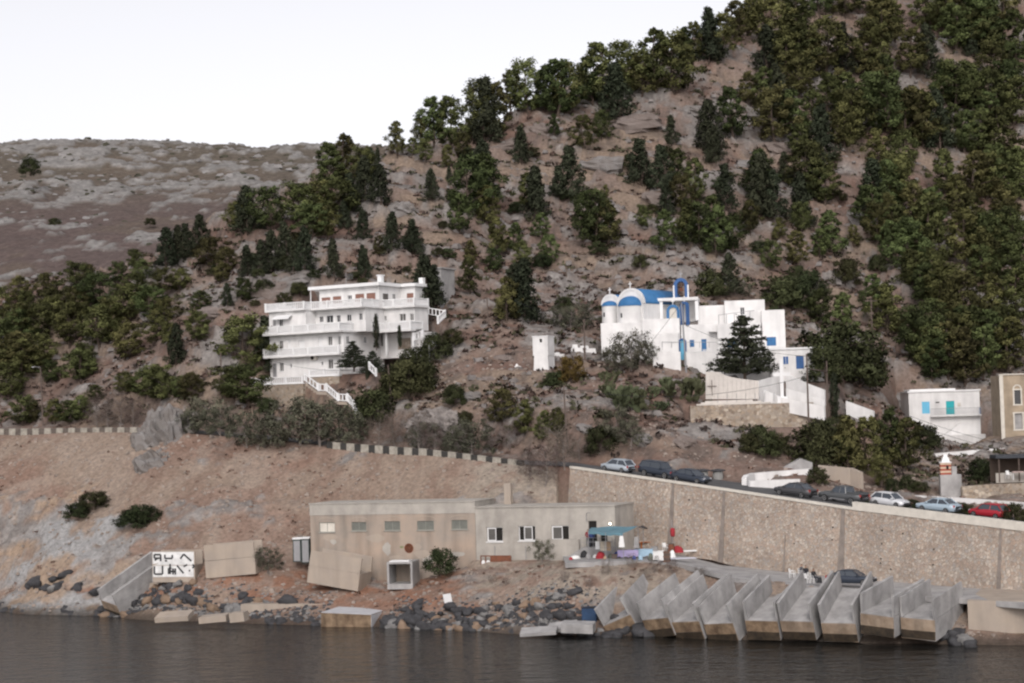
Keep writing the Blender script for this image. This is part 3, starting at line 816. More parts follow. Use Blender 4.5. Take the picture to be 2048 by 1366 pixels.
TREES = [
 ("on the ridge skyline", "p", "660,378,95 690,372,105 725,368,75 795,318,72 825,312,38 843,300,62 868,305,98 900,305,112 947,290,132 988,280,118 1022,232,92 1056,232,112 1090,225,100 1114,232,122 1135,230,108 1186,212,100 1207,212,132 1261,195,112 1284,195,100 1313,190,122 1347,190,128 1365,125,72 1392,120,80 1440,118,85 1470,88,82 1495,70,74 1520,50,60"),
 ("on the ridge skyline", "c", "740,365,72 970,285,132 1234,243,118 1417,120,108 1430,124,60 755,332,36"),
 ("on the spur left of the white villa", "p", "640,440,95 600,455,100 680,440,100 540,460,105 655,480,80 472,465,72 420,540,78 440,570,48 492,604,58 328,597,62 360,585,56 274,550,52 400,626,50 393,688,76 495,738,128 455,545,60 625,480,85"),
 ("on the spur left of the white villa", "c", "496,468,98 400,502,72 355,530,78 332,532,80 495,550,62 547,545,88 609,543,92 588,545,66 670,558,78 530,742,112 352,742,84 728,556,62 455,613,48 375,515,70 520,548,70 572,520,80"),
 ("in the dense wood at the far left", "p", "40,605,62 90,600,64 150,605,84 200,625,92 250,642,92 300,645,84 180,575,56 270,612,82 330,655,72 30,685,92 80,685,92 140,702,102 200,705,102 250,722,92 310,692,72 0,735,112 42,765,102 90,742,82 160,765,82 -5,645,82 342,702,62 120,645,82 60,640,72 225,672,90 20,800,90 110,655,75 285,570,50 235,575,55"),
 ("beside the road at the far left", "p", "45,850,72 110,852,58 105,768,56 165,848,62 165,755,84 190,803,40 255,792,54 320,806,92 292,803,74 385,808,68 355,802,56 498,816,104 468,803,84 140,850,58 70,848,50"),
 ("beside the road at the far left", "d", "217,856,76 195,856,62 240,856,72 265,852,62 300,850,56"),
 ("below the white villa along the road", "o", "415,868,78 388,868,55 495,896,78 560,895,74 600,893,104 640,893,96 675,890,86 718,884,50 440,872,62 530,897,60"),
 ("beside the white villa", "b", "745,860,78 535,830,34 800,770,44 838,752,62 818,798,84 782,792,56 872,718,56 902,697,40 846,782,60 570,612,30 600,600,26"),
 ("beside the white villa", "t", "753,694,68,239.5 800,692,44,239.5 735,760,40,235"),
 ("beside the white villa", "c", "852,612,112,250 868,607,84,251"),
 ("in front of the white villa", "s", "708,738,58,236 746,750,50,236.5"),
 ("on the slope above the villa", "c", "1043,332,78 970,372,94 865,402,68 762,418,78 730,402,92 690,458,58 728,478,62 783,522,78 827,512,74 728,545,52 1075,442,112 1138,396,108 1115,392,62 899,366,30 700,425,80"),
 ("on the slope above the villa", "p", "1110,276,48 1170,302,72 1203,292,62 925,336,58 893,336,48 850,336,48 943,432,122 968,422,112 920,468,84 975,452,84 760,522,44 1083,482,54 995,512,82 1100,532,64 940,592,78 1056,425,80 1050,545,58 990,545,50 940,530,50 1028,505,60"),
 ("on the middle slope above the church", "c", "1282,372,98 1325,384,96 1335,428,78 1343,297,60 1416,302,108 1428,332,74 1450,418,94 1519,432,132 1545,436,98 1572,362,62 1605,456,112 1460,592,84 1748,418,104 1050,642,128 1030,632,104"),
 ("on the middle slope above the church", "p", "1193,496,118 1217,496,94 1172,472,84 1360,377,78 1330,502,84 1372,502,94 1468,278,108 1392,412,92 1368,422,74 1425,472,84 1400,502,94 1433,512,104 1465,507,84 1555,482,48 1650,412,84 1630,402,84 1605,467,64 1663,512,94 1707,502,50 1540,542,64 1595,537,74 1640,517,62 1500,470,70 1012,645,94 1210,410,40 1290,470,50"),
 ("on the upper slope at the right", "c", "1560,242,118 1690,152,108 1860,152,112 1943,118,60 1880,302,124 1535,150,100 1640,328,120"),
 ("on the upper slope at the right", "p", "1550,105,112 1590,95,104 1570,152,112 1620,168,94 1652,154,104 1725,163,84 1820,148,94 1690,36,66 1740,32,66 1762,65,74 1895,66,84 1945,56,84 2000,66,94 2035,124,104 1980,114,84 1605,46,66 1640,42,66 1532,232,84 1495,208,64 1596,198,94 1605,328,74 1622,274,84 1690,304,98 1712,284,104 1775,288,132 1812,294,122 1847,294,112 1760,344,84 1812,348,84 1672,304,64 1998,334,122 1965,324,104 1930,304,84 1947,228,84 1980,234,94 1910,218,94 1888,214,84 2030,264,104 2015,214,94 1790,90,80 1850,60,70 1760,215,80 1700,225,80 1655,230,80"),
 ("in the thick wood at the right", "p", "1785,424,94 1895,394,94 1945,404,104 1998,404,104 2035,404,104 1912,434,84 1830,474,94 1860,468,94 1955,484,94 2015,484,104 1775,454,64 1792,494,84 1780,524,84 1812,518,74 1845,548,64 1880,538,94 1930,534,114 1980,534,104 2030,544,114 1827,594,74 1880,634,94 1907,644,104 1862,684,84 1930,664,114 1980,654,104 2035,654,114 1777,674,104 1820,694,64 1895,768,114 1930,774,114 1965,758,104 1865,768,84 2015,748,114 1690,684,94 1635,648,68 1752,640,80 1850,740,80 2000,705,90 1945,705,90"),
 ("in the thick wood at the right", "b", "1560,620,74 1590,618,74 1622,593,58 1690,573,58 1758,558,38 1422,592,58 1685,778,134 1655,777,84 1722,773,94"),
 ("beside the parked cars", "p", "1700,948,118 1738,953,122 1780,922,108 1765,977,68 1690,934,64 1812,940,108"),
 ("beside the parked cars", "b", "1640,938,98 1655,903,74 1637,974,38 1858,902,54 1965,962,48 1728,1006,16 1825,1019,22 1890,1024,30 1928,1030,26 2030,1047,44 1815,978,30 1785,985,30 1840,985,24"),
 ("behind the annex roof", "t", "1670,840,92"),
 ("in front of the church annex", "s", "1490,754,128,226.5"),
 ("on the bank below the church", "p", "1005,852,74 1050,872,74 1085,882,64 1120,882,54"),
 ("on the bank below the church", "b", "1200,912,58 930,849,30 912,815,46 1115,772,32 1525,912,64 1500,908,44 1556,908,46 1100,775,22"),
 ("on the bank below the church", "o", "945,912,78 900,907,38 850,900,58 915,905,60 1262,742,84 1240,746,58 1290,734,54 1143,662,54 1170,657,54 1120,655,46 1235,885,70 1262,900,60 1485,592,28"),
 ("on the bank below the church", "d", "790,892,74 838,902,84 1020,902,54 1090,978,88 1060,962,64 1112,945,92 1130,960,70 856,672,48 1160,925,60 760,895,60 870,905,50 980,905,50"),
 ("on the bank below the terrace", "d", "1215,1152,30 1265,1142,32 1310,1147,36 1180,1178,24 1345,1152,32 1400,1168,28 985,1168,16 1012,1172,16 1130,1165,20 1290,1165,24"),
 ("beside the white tower", "r", "1144,770,60"),
 ("on the bank below the church", "k", "1215,768,34 1252,822,74 1272,817,54 1340,788,48 1322,822,28 1366,802,64 1103,767,28 1300,800,30 1230,795,40"),
 ("below the church wall", "q", "1212,724,40"),
 ("beside the concrete warehouse", "b", "880,1147,56"),
 ("beside the concrete warehouse", "o", "535,1142,52 1085,1122,46"),
 ("on the cliff face at the left", "b", "190,1022,38 160,1042,34 285,1050,42 268,1062,40"),
 ("on the far hill", "b", "60,345,38 109,446,16 300,446,16"),
] + FILL
_UNUSED = [
]
KINDN = {}
def plant(kind, pos, h, label, group, seed, width=1.0):
    name, _, cat = KIND[kind]
    r = random.Random(seed)
    root = empty(name, pos, label, cat, group)
    if kind == 'k': parts = [("pads", KMESH[seed % 3])]
    elif kind == 'q': parts = [("fronds", PALM)]
    else:
        cr, tr = VAR[kind][seed % len(VAR[kind])]
        parts = [(cr.name.split('.')[0], cr), (tr.name.split('.')[0], tr)]
    for nm, me in parts:
        o = bpy.data.objects.new(nm, me); COL.objects.link(o); o.parent = root
        if kind == 'k': o['kind'] = 'stuff'
    w = h * width * r.uniform(0.9, 1.15)
    root.scale = (w, w, h)
    root.rotation_euler = (r.uniform(-.05, .05), r.uniform(-.05, .05), r.uniform(0, 6.28))
    return root
def plant_all():
    cnt = 0
    for where, kind, data in TREES:
        pts = sorted(tuple(float(q) for q in s.split(',')) for s in data.split())
        for i, (u, v, h, *yy) in enumerate(pts):
            cnt += 1
            if where == "on the far hill":
                pos = P(u, v, 560 if v < 400 else 500); hm = h * pos.y / FPX; pos.z -= 0.5
            else:
                pos = hit(u, v); hm = h * pos.y / FPX * 1.03
            if where == "beside the concrete warehouse":
                pos = P(u, v, {880: 188.0, 535: 197.0, 1085: 184.8}[int(u)]); hm = h * pos.y / FPX
            if yy: pos = P(u, v, yy[0]); hm = h * pos.y / FPX
            width = {'p': 1.0, 'c': 1.05, 's': 1.25, 'b': 1.15, 'o': 1.25, 'd': 1.15, 'k': 1.15}.get(kind, 1.0)
            if where == "on the cliff face at the left": width = 1.7
            if h < 30: width *= 1.3
            seed = cnt * 7 + 3
            if kind == 'p' and 'right' in where: width = 1.12; hm *= 1.04
            if kind == 'p' and 'left' in where: width = 1.35; hm *= .84; seed = (cnt % 3) * 3 + 9 * cnt
            lab = KIND[kind][1] + " " + where
            if len(pts) > 1: lab += ", " + ordn(i) + " from left"
            pos.z -= 0.04 * hm
            plant(kind, pos, hm, lab, KIND[kind][1] + " trees " + where if kind in 'pcts' else KIND[kind][1] + " plants " + where, seed, width)
plant_all()

# ------------------------------------------------------------------ building helpers
class Fac:                             # a vertical wall plane through A, running along d; normal n points out towards the sea
    def __init__(s, A, d):
        s.A = Vector(A); s.d = Vector((d[0], d[1], 0)).normalized(); s.n = Vector((s.d.y, -s.d.x, 0))
        s.fr = Fr((s.A.x, s.A.y, 0), s.d, s.n)          # x along, y outwards, z height
    def at(s, u, v):
        r = ray(u, v); p = CAM + r * ((s.A - CAM).dot(s.n) / r.dot(s.n))
        return (p - s.A).dot(s.d), p.z
    def rect(s, u0, v0, u1, v1):       # pixel rectangle -> s0, s1, z0, z1
        a, z1 = s.at(u0, v0); b, z0 = s.at(u1, v1)
        return a, b, z0, z1
    def off(s, t): return Fac(s.A + s.n * t, s.d)
def wall_holes(mb, f, s0, s1, z0, z1, holes, rec=0.22):
    xs = sorted({s0, s1, *[h[0] for h in holes], *[h[1] for h in holes]}); zs = sorted({z0, z1, *[h[2] for h in holes], *[h[3] for h in holes]})
    xs = [x for x in xs if s0 <= x <= s1]; zs = [z for z in zs if z0 <= z <= z1]
    for i in range(len(xs) - 1):
        for j in range(len(zs) - 1):
            cx, cz = (xs[i] + xs[i + 1]) / 2, (zs[j] + zs[j + 1]) / 2
            if any(h[0] < cx < h[1] and h[2] < cz < h[3] for h in holes): continue
            mb.add([f.fr.p(xs[i], 0, zs[j]), f.fr.p(xs[i + 1], 0, zs[j]), f.fr.p(xs[i + 1], 0, zs[j + 1]), f.fr.p(xs[i], 0, zs[j + 1])], [(0, 1, 2, 3)])
    for a, b, c, d in holes:
        q = [(a, c), (b, c), (b, d), (a, d)]
        for k in range(4):
            p, r = q[k], q[(k + 1) % 4]
            mb.add([f.fr.p(p[0], 0, p[1]), f.fr.p(r[0], 0, r[1]), f.fr.p(r[0], -rec, r[1]), f.fr.p(p[0], -rec, p[1])], [(3, 2, 1, 0)])
def window(root, f, h, mat, frame=WHITEC, name="window", mull=1, rec=0.16, fw=0.04, bars=0, sill=True):
    a, b, c, d = h
    w = obj(name, MB().box(f.fr, a, b, -rec - 0.04, -rec, c, d), mat, root)
    m = MB()
    for (x0, x1, z0, z1) in ((a, a + fw, c, d), (b - fw, b, c, d), (a + fw, b - fw, c, c + fw), (a + fw, b - fw, d - fw, d)):
        m.box(f.fr, x0, x1, -rec, -rec + 0.05, z0, z1)
    for k in range(mull):
        x = a + (b - a) * (k + 1) / (mull + 1); m.box(f.fr, x - fw / 2, x + fw / 2, -rec, -rec + 0.045, c + fw, d - fw)
    obj("frame", m, frame, w)
    if sill: obj("sill", MB().box(f.fr, a - 0.08, b + 0.08, 0.003, 0.09, c - 0.09, c - 0.01), frame, w)
    return w
def door(root, f, h, mat, rec=0.12, name="door", handle=True):
    a, b, c, d = h
    w = obj(name, MB().box(f.fr, a, b, -rec - 0.05, -rec, c, d), mat, root)
    m = MB()
    for k in range(2):
        z = c + (d - c) * (0.12 + 0.46 * k); m.box(f.fr, a + 0.12, b - 0.12, -rec, -rec + 0.025, z, z + (d - c) * 0.36)
    obj("panel", m, mat, w)
    if handle: obj("handle", MB().box(f.fr, b - 0.14, b - 0.09, -rec, -rec + 0.06, c + 1.0, c + 1.08), METAL, w)
    return w
def block(root, name, f, s0, s1, z0, z1, depth, mat, holes=(), rec=0.24, top=True):
    mb = MB(); wall_holes(mb, f, s0, s1, z0, z1, list(holes), rec)
    q = [f.fr.p(s0, 0, z0), f.fr.p(s1, 0, z0), f.fr.p(s1, -depth, z0), f.fr.p(s0, -depth, z0)]
    t = [p + Vector((0, 0, z1 - z0)) for p in q]
    mb.add(q + t, [(1, 2, 6, 5), (2, 3, 7, 6), (3, 0, 4, 7)] + ([(4, 5, 6, 7)] if top else []))
    mb.box(f.fr, s0 + 0.02, s1 - 0.02, -depth + 0.05, -rec - 0.03, z0 + 0.02, z1 - 0.02)
    return obj(name, mb, mat, root)
def balustrade(root, pts, h=0.95, mat=None, step=0.28, post=2.6, solid=False, name="balustrade"):
    mat = mat or WHITEC
    rail = MB(); bal = MB(); posts = MB()
    for a, b in zip(pts[:-1], pts[1:]):
        a, b = Vector(a), Vector(b); L = (b - a).length
        d = (b - a).normalized(); hd = Vector((d.x, d.y, 0)).normalized()
        sl = (b.z - a.z) / max(1e-6, Vector((b.x - a.x, b.y - a.y)).length)
        Lh = Vector((b.x - a.x, b.y - a.y)).length
        nn = Vector((hd.y, -hd.x, 0))
        def bx(mbq, x0, x1, w, zl, zh):
            vs = [a + hd * x + nn * y + Vector((0, 0, sl * x + z)) for z in (zl, zh) for x, y in ((x0, -w), (x1, -w), (x1, w), (x0, w))]
            mbq.add(vs, [(3, 2, 1, 0), (4, 5, 6, 7), (0, 1, 5, 4), (1, 2, 6, 5), (2, 3, 7, 6), (3, 0, 4, 7)])
        bx(rail, 0, Lh, 0.09, h - 0.12, h); bx(rail, 0, Lh, 0.09, 0.0, 0.10)
        n = max(1, round(Lh / post))
        for k in range(n + 1):
            x = Lh * k / n; bx(posts, x - 0.11, x + 0.11, 0.115, -0.02, h + 0.05)
        m = max(1, int(Lh / step))
        for k in range(m):
            x = Lh * (k + 0.5) / m; bx(bal, x - 0.065, x + 0.065, 0.06, 0.1, h - 0.12)
    r = obj(name, rail, mat, root)
    o = obj("posts", posts, mat, r); o["kind"] = "stuff"
    o = obj("balusters", bal, mat, r); o["kind"] = "stuff"
    return r
def strip(root, name, f, s0, s1, t0, t1, z0, z1, mat): return obj(name, MB().box(f.fr, s0, s1, t0, t1, z0, z1), mat, root)
def fromcrop(x0, y0, k): return lambda x, y: (x0 + x * k, y0 + y * k)

# ------------------------------------------------------------------ white villa
def villa():
    c = fromcrop(500, 520, 0.23426)
    R = empty("villa", VO, "white four-storey villa with balustraded balconies and flat roof on the hillside", "villa")
    def cr(f, r): u0, v0 = c(r[0], r[1]); u1, v1 = c(r[2], r[3]); return f.rect(u0, v0, u1, v1)
    F = Fac(VO, VD); Z0 = VO.z - 0.3; Z1, Z2, Z3, Z4 = VO.z + 2.6, VO.z + 5.5, VO.z + 8.5, VO.z + 11.5
    A1 = F.at(*c(806, 900))[0]
    ws0 = [cr(F, q) for q in [(250, 878, 288, 950), (665, 850, 710, 928), (748, 845, 783, 918), (340, 885, 356, 920), (608, 868, 624, 900)]]
    ws1 = [cr(F, q) for q in [(195, 700, 220, 765), (248, 692, 283, 758), (663, 655, 702, 728), (748, 650, 776, 722)]]
    dr1 = [cr(F, q) for q in [(415, 690, 470, 752), (582, 662, 615, 742), (316, 680, 350, 755)]]
    dl = cr(F, (190, 885, 228, 998))
    block(R, "wall", F, 0, A1, Z0, Z1 - 0.16, 9, WHITE, ws0 + [dl])
    block(R, "wall", F, 0, A1, Z1 - 0.16, Z2 - 0.16, 9, WHITE, ws1 + dr1)
    for i, h in enumerate(ws0): window(R, F, h, GLASSL if i < 3 else GLASS, mull=1 if i < 3 else 0)
    for h in ws1: window(R, F, h, GLASSL)
    for h in dr1: door(R, F, h, WHITEC, name="shuttered_door", handle=False)
    door(R, F, dl, METAL, name="entrance")
    # third storey: projecting left block and set-back middle
    a2 = F.at(*c(478, 500))[0]
    ws2 = [cr(F, q) for q in [(190, 505, 218, 565), (245, 498, 280, 565)]]
    block(R, "wall", F, 0, a2, Z2 - 0.16, Z3 - 0.16, 9, WHITE, ws2)
    for h in ws2: window(R, F, h, GLASS)
    F2 = F.off(-2.2)
    ws3 = [cr(F2, q) for q in [(516, 478, 543, 528), (590, 482, 626, 530), (650, 475, 710, 533), (738, 472, 772, 528), (824, 467, 865, 520), (928, 456, 960, 512)]]
    a3 = F2.at(*c(985, 480))[0]
    block(R, "wall", F2, a2 - 0.01, a3, Z2 - 0.16, Z3 - 0.16, 6.8, WHITE, ws3)
    for h in ws3: window(R, F2, h, GLASS)
    # shaded side face of the lower block
    S = Fac(F.fr.p(A1, 0.004, 0), VB)
    hs = [cr(S, q) for q in [(818, 648, 846, 720), (968, 655, 992, 710)]]
    for h in hs: window(R, S.off(0.09), h, GLASS, rec=0.08)
    # right wing
    FW = Fac(F.fr.p(A1, -6.5, 0), VD)
    aw = FW.at(*c(1408, 560))[0]
    wh = [cr(FW, q) for q in [(1085, 472, 1115, 525), (1142, 478, 1166, 520), (1275, 460, 1330, 518), (1362, 458, 1397, 516)]]
    block(R, "wall", FW, 0.02, aw, Z2 - 0.16, Z3 - 0.16, 3.2, WHITE, wh)
    for h in wh: window(R, FW, h, GLASSL)
    gz = FW.at(*c(1100, 740))[1]
    block(R, "basement_wall", FW.off(-1.8), 0.02, aw, gz - 1.5, Z2 - 0.3, 3.6, WHITE, [cr(FW.off(-1.8), (1050, 610, 1135, 735))])
    strip(R, "garage_opening", FW, *cr(FW.off(-1.8), (1050, 610, 1135, 735))[:2], -2.1, -2.0, gz - 0.5, Z2 - 0.45, DARK)
    strip(R, "stone_panel", FW, aw * 0.42, aw * 0.72, -1.77, -1.72, gz - 0.4, Z2 - 1.0, STONE2)
    for s in (aw * 0.33, aw - 0.3): strip(R, "pillar", FW, s, s + 0.28, 0.1, 0.38, gz - 1.2, Z2 - 0.32, WHITEC)
    # top floor
    FT = F.off(-5.0)
    t0, t1 = FT.at(*c(592, 300))[0], FT.at(*c(1102, 300))[0]
    sh = [cr(FT, q) for q in [(610, 322, 687, 372), (706, 312, 780, 368), (898, 292, 975, 352), (993, 284, 1072, 352)]]
    dt = cr(FT, (832, 302, 870, 358))
    Zt = FT.at(*c(1100, 218))[1]
    block(R, "wall", FT, t0, t1, Z3 - 0.16, Zt, 7, WHITE, sh + [dt])
    for h in sh: door(R, FT, h, BROWN, rec=0.06, name="shutter", handle=False)
    window(R, FT, dt, GLASS)
    ST = Fac(FT.fr.p(t1, 0.004, 0), VB)
    h2 = [cr(ST, (1128, 282, 1182, 346)), cr(ST, (1212, 288, 1240, 345))]
    window(R, ST.off(.09), h2[0], GLASSL, mull=0, rec=0.08); window(R, ST.off(.09), h2[1], GLASS, rec=0.08)
    FT2 = Fac(FT.fr.p(t1, -5.0, 0), VD); a4 = FT2.at(*c(1408, 300))[0]
    h3 = cr(FT2, (1337, 285, 1397, 358))
    block(R, "wall", FT2, 0.02, a4, Z3 - 0.16, Zt, 2.2, WHITE, [h3]); door(R, FT2, h3, BROWN, rec=0.06, name="shutter", handle=False)
    rf = MB().box(FT.fr, t0 - 1.3, t1 + 0.45, -7.4, 0.7, Zt + 0.002, Zt + 0.42); rf.box(FT2.fr, 0.3, a4 + 0.4, -2.3, 0.5, Zt + 0.006, Zt + 0.40)
    ro = obj("roof", rf, WHITEC, R)
    cu = FT.at(*c(1008, 190))[0]
    obj("chimney", MB().box(FT.fr, cu - .3, cu + .3, -3.2, -2.6, Zt + .42, Zt + 1.5).box(FT.fr, cu - .4, cu + .4, -3.3, -2.5, Zt + 1.5, Zt + 1.62), WHITEC, ro)
    cu = FT2.at(*c(1400, 170))[0]
    obj("chimney", MB().box(FT2.fr, cu - .3, cu + .3, -2.2, -1.6, Zt + .4, Zt + 1.2), WHITEC, ro)
    an = FT.at(*c(745, 190))[0]; m = MB()
    m.tube([FT.fr.p(an, -2, Zt + .4), FT.fr.p(an, -2, Zt + 2.1)], 0.03, 5)
    for k in range(4): m.tube([FT.fr.p(an - .1, -2, Zt + 1.3 + .2 * k), FT.fr.p(an + 1.1, -2, Zt + 1.36 + .2 * k)], 0.02, 4)
    obj("antenna", m, METAL, ro)
    obj("post", MB().tube([FT.fr.p(t0 - 1.1, .4, Z3), FT.fr.p(t0 - 1.1, .4, Zt)], 0.06, 6), WHITEC, R)
    # balconies
    for Zb, e in ((Z1, A1), (Z2, A1 + 0.15)):
        strip(R, "balcony_slab", F, -0.3, e, -0.02, 1.1, Zb - 0.22, Zb - 0.002, WHITE)
        balustrade(R, [F.fr.p(-0.2, 0.0, Zb), F.fr.p(-0.2, 1.0, Zb), F.fr.p(e - 0.1, 1.0, Zb)], 0.95)
    balustrade(R, [F.fr.p(A1 + 0.05, 0.9, Z2), F.fr.p(A1 + 0.05, -6.4, Z2)], 0.95)
    strip(R, "terrace_slab", F, A1 + 0.01, A1 + 0.3, -6.5, 1.1, Z2 - 0.24, Z2 - 0.01, WHITE)
    strip(R, "balcony_slab", FW, -0.2, aw + 0.2, 0.02, 1.3, Z2 - 0.28, Z2 - 0.004, WHITE)
    balustrade(R, [FW.fr.p(0.2, 1.2, Z2), FW.fr.p(aw + 0.1, 1.2, Z2), FW.fr.p(aw + 0.1, -1.6, Z2)], 0.95)
    strip(R, "roof_terrace", F, -0.3, a2 + 0.1, -8.8, 0.5, Z3 - 0.16, Z3, WHITE)
    strip(R, "roof_terrace", F, a2 + 0.12, a3 + 0.3, -8.7, -1.0, Z3 - 0.158, Z3 - 0.002, WHITE)
    strip(R, "roof_terrace", FW, 0.3, aw + 0.35, -3.1, 0.55, Z3 - 0.2, Z3 - 0.02, WHITE)
    balustrade(R, [F.fr.p(-0.2, -6, Z3), F.fr.p(-0.2, 0.4, Z3), F.fr.p(a2, 0.4, Z3), F.fr.p(a2, -1.1, Z3), F.fr.p(a3 + 0.2, -1.1, Z3), F.fr.p(a3 + 0.2, -5.9, Z3)], 0.95)
    balustrade(R, [FW.fr.p(0.4, 0.45, Z3), FW.fr.p(aw + 0.25, 0.45, Z3), FW.fr.p(aw + 0.25, -2.8, Z3)], 0.95)
    # awning, air conditioner
    w = cr(F, (225, 475, 365, 495)); k = F.fr
    obj("awning", MB().add([k.p(w[0], 0.02, w[3]), k.p(w[1], 0.02, w[3]), k.p(w[1], 0.95, w[2]), k.p(w[0], 0.95, w[2]), k.p(w[0], 0.95, w[2] - .15), k.p(w[1], 0.95, w[2] - .15)], [(0, 1, 2, 3), (3, 2, 5, 4)]), WHITEC, R)
    w = cr(F, (530, 818, 580, 852)); ac = strip(R, "air_conditioner", F, w[0], w[1], 0.04, 0.4, w[2], w[3], CREAM)
    obj("fan_grille", MB().lathe(Fr(k.p(w[0] + .3, .402, (w[2] + w[3]) / 2), F.d, Vector((0, 0, 1)), F.n), [(.25, 0), (.25, .012), (.05, .014)], 14), DARK, ac)
    # lower front terrace with stone retaining walls
    T = empty("villa_terrace_wall", F.fr.p(-1.2, 2.6, Z0 - 4), "tan stone retaining wall under the white villa with pale balustrade", "retaining wall")
    e1 = F.off(2.4).at(*c(450, 1060))[0]
    zt = F.off(2.4).at(*c(300, 1062))[1]
    def stonew(f, s0, s1, zl, zh, dep=1.5):
        obj("stone_face", MB().box(f.fr, s0, s1, -dep, 0, zl, zh), STONE2, T); obj("coping", MB().box(f.fr, s0 - .06, s1 + .06, -dep, 0.06, zh + .002, zh + 0.12), WHITEC, T)
    stonew(F.off(2.4), -1.3, e1, zt - 5.5, zt, 2.3)
    balustrade(T, [F.fr.p(-1.2, 2.3, zt + .12), F.fr.p(e1 - .1, 2.3, zt + .12)], 0.85)
    f3 = F.off(1.6); zt2 = f3.at(*c(700, 992))[1]; s3 = f3.at(*c(500, 1000))[0]
    stonew(f3, s3, A1 + .3, zt2 - 5.5, zt2, 1.5)
    balustrade(T, [f3.fr.p(s3 + .1, -.1, zt2 + .12), f3.fr.p(A1 + .2, -.1, zt2 + .12)], 0.8)
    f5 = Fac(f3.fr.p(A1 + .3, 0, 0), VB); e5 = 5.0
    stonew(f5, 0.01, e5, zt2 - 5.4, zt2 - .02, 1.0)
    balustrade(T, [f5.fr.p(0.3, -.1, zt2 + .1), f5.fr.p(e5, -.1, zt2 + .1)], 0.8)
    # garden stair zig-zagging down
    sp = [(c(470, 1030), 232.5), (c(585, 1115), 231.5), (c(655, 1118), 231.2), (c(750, 1200), 229.5), (c(835, 1205), 229.2), (c(880, 1255), 228.2), (c(925, 1366), 226.5)]
    pts = [P(p[0], p[1], y) for p, y in sp]
    G = empty("garden_stair", pts[0], "white balustraded stair zigzagging down the bank below the villa", "stair")
    for i, (a, b) in enumerate(zip(pts[:-1], pts[1:])):
        d = Vector((b.x - a.x, b.y - a.y, 0)); L = d.length; d.normalize(); n = Vector((-d.y, d.x, 0)); ns = max(2, int(L / .35)); m = MB()
        for k in range(ns):
            t0_, t1_ = k / ns, (k + 1) / ns; z = a.z + (b.z - a.z) * t1_ - .1
            fr = Fr((a.x, a.y, 0), d, n); m.box(fr, L * t0_, L * t1_, .05, 1.3, z - .35 - .001 * k, z)
        obj("flight", m, CONCT, G)
    balustrade(G, pts, 0.85, step=0.4, post=2.2)
    # upper path balustrade at the right of the villa
    up = [P(*c(1395, 415), 249), P(*c(1480, 425), 247), P(*c(1665, 455), 246), P(*c(1605, 510), 243)]
    G2 = empty("path_balustrade", up[0], "white balustrade along the path at the right end of the villa", "balustrade")
    balustrade(G2, [Vector((p.x, p.y, p.z - .5)) for p in up], 0.9, step=0.45, post=2.5)
    up = [P(*c(1400, 690), 238), P(*c(1475, 660), 237)]
    G3 = empty("garden_balustrade", up[0], "short white balustrade in the garden below the villa's right wing", "balustrade")
    balustrade(G3, up, 0.9, step=0.45)
    up = [P(*c(1020, 935), 234), P(*c(1075, 990), 232.5)]
    G4 = empty("garden_balustrade", up[0], "short sloping white balustrade beside the villa's stone corner", "balustrade")
    balustrade(G4, up, 0.9, step=0.45)
villa()
# grey shed behind the villa's trees
def shed():
    A = P(862, 600, 256); f = Fac(A, dirv(25))
    R = empty("garden_shed", A, "plain grey shed behind the dark cypress at the villa's right end", "shed")
    s0, s1, z0, z1 = f.rect(866, 538, 884, 612)
    block(R, "wall", f, s0, s1, z0 - 1, z1, 4, CONC)
    strip(R, "roof", f, s0 - .2, s1 + .2, -4.2, .2, z1 + .002, z1 + .18, CONC)
shed()

# ------------------------------------------------------------------ church and its annexes
def arch_pts(w, h, n=14):              # half-round arch outline from (-w/2,0) up: rectangle h high plus semicircle
    return [(-w / 2, 0)] + [(-w / 2 * math.cos(math.pi * k / n), h + w / 2 * math.sin(math.pi * k / n)) for k in range(n + 1)] + [(w / 2, 0)]
def arch_ring(mb, fr, w, h, band, y0, y1, n=14, legs=True):
    o = arch_pts(w, h, n); i = arch_pts(w - 2 * band, h, n)
    if not legs: o, i = o[1:-1], i[1:-1]
    k = len(o)
    V = [fr.p(x, y, z) for y in (y0, y1) for pts in (o, i) for x, z in pts]
    fs = []
    for j in range(k - 1):
        fs += [(j, j + 1, k + j + 1, k + j), (2 * k + j + 1, 2 * k + j, 3 * k + j, 3 * k + j + 1), (j + 1, j, 2 * k + j, 2 * k + j + 1), (k + j, k + j + 1, 3 * k + j + 1, 3 * k + j)]
    fs += [(0, k, 3 * k, 2 * k), (k - 1, 3 * k - 1, 4 * k - 1, 2 * k - 1)]
    mb.add(V, fs); return mb
def cross(mb, p, h, d, t=0.05):
    fr = Fr(p, d); mb.box(fr, -t, t, -t, t, 0, h); mb.box(fr, -h * .3, -t, -t, t, h * .58, h * .58 + 2 * t); mb.box(fr, t, h * .3, -t, t, h * .58, h * .58 + 2 * t); return mb
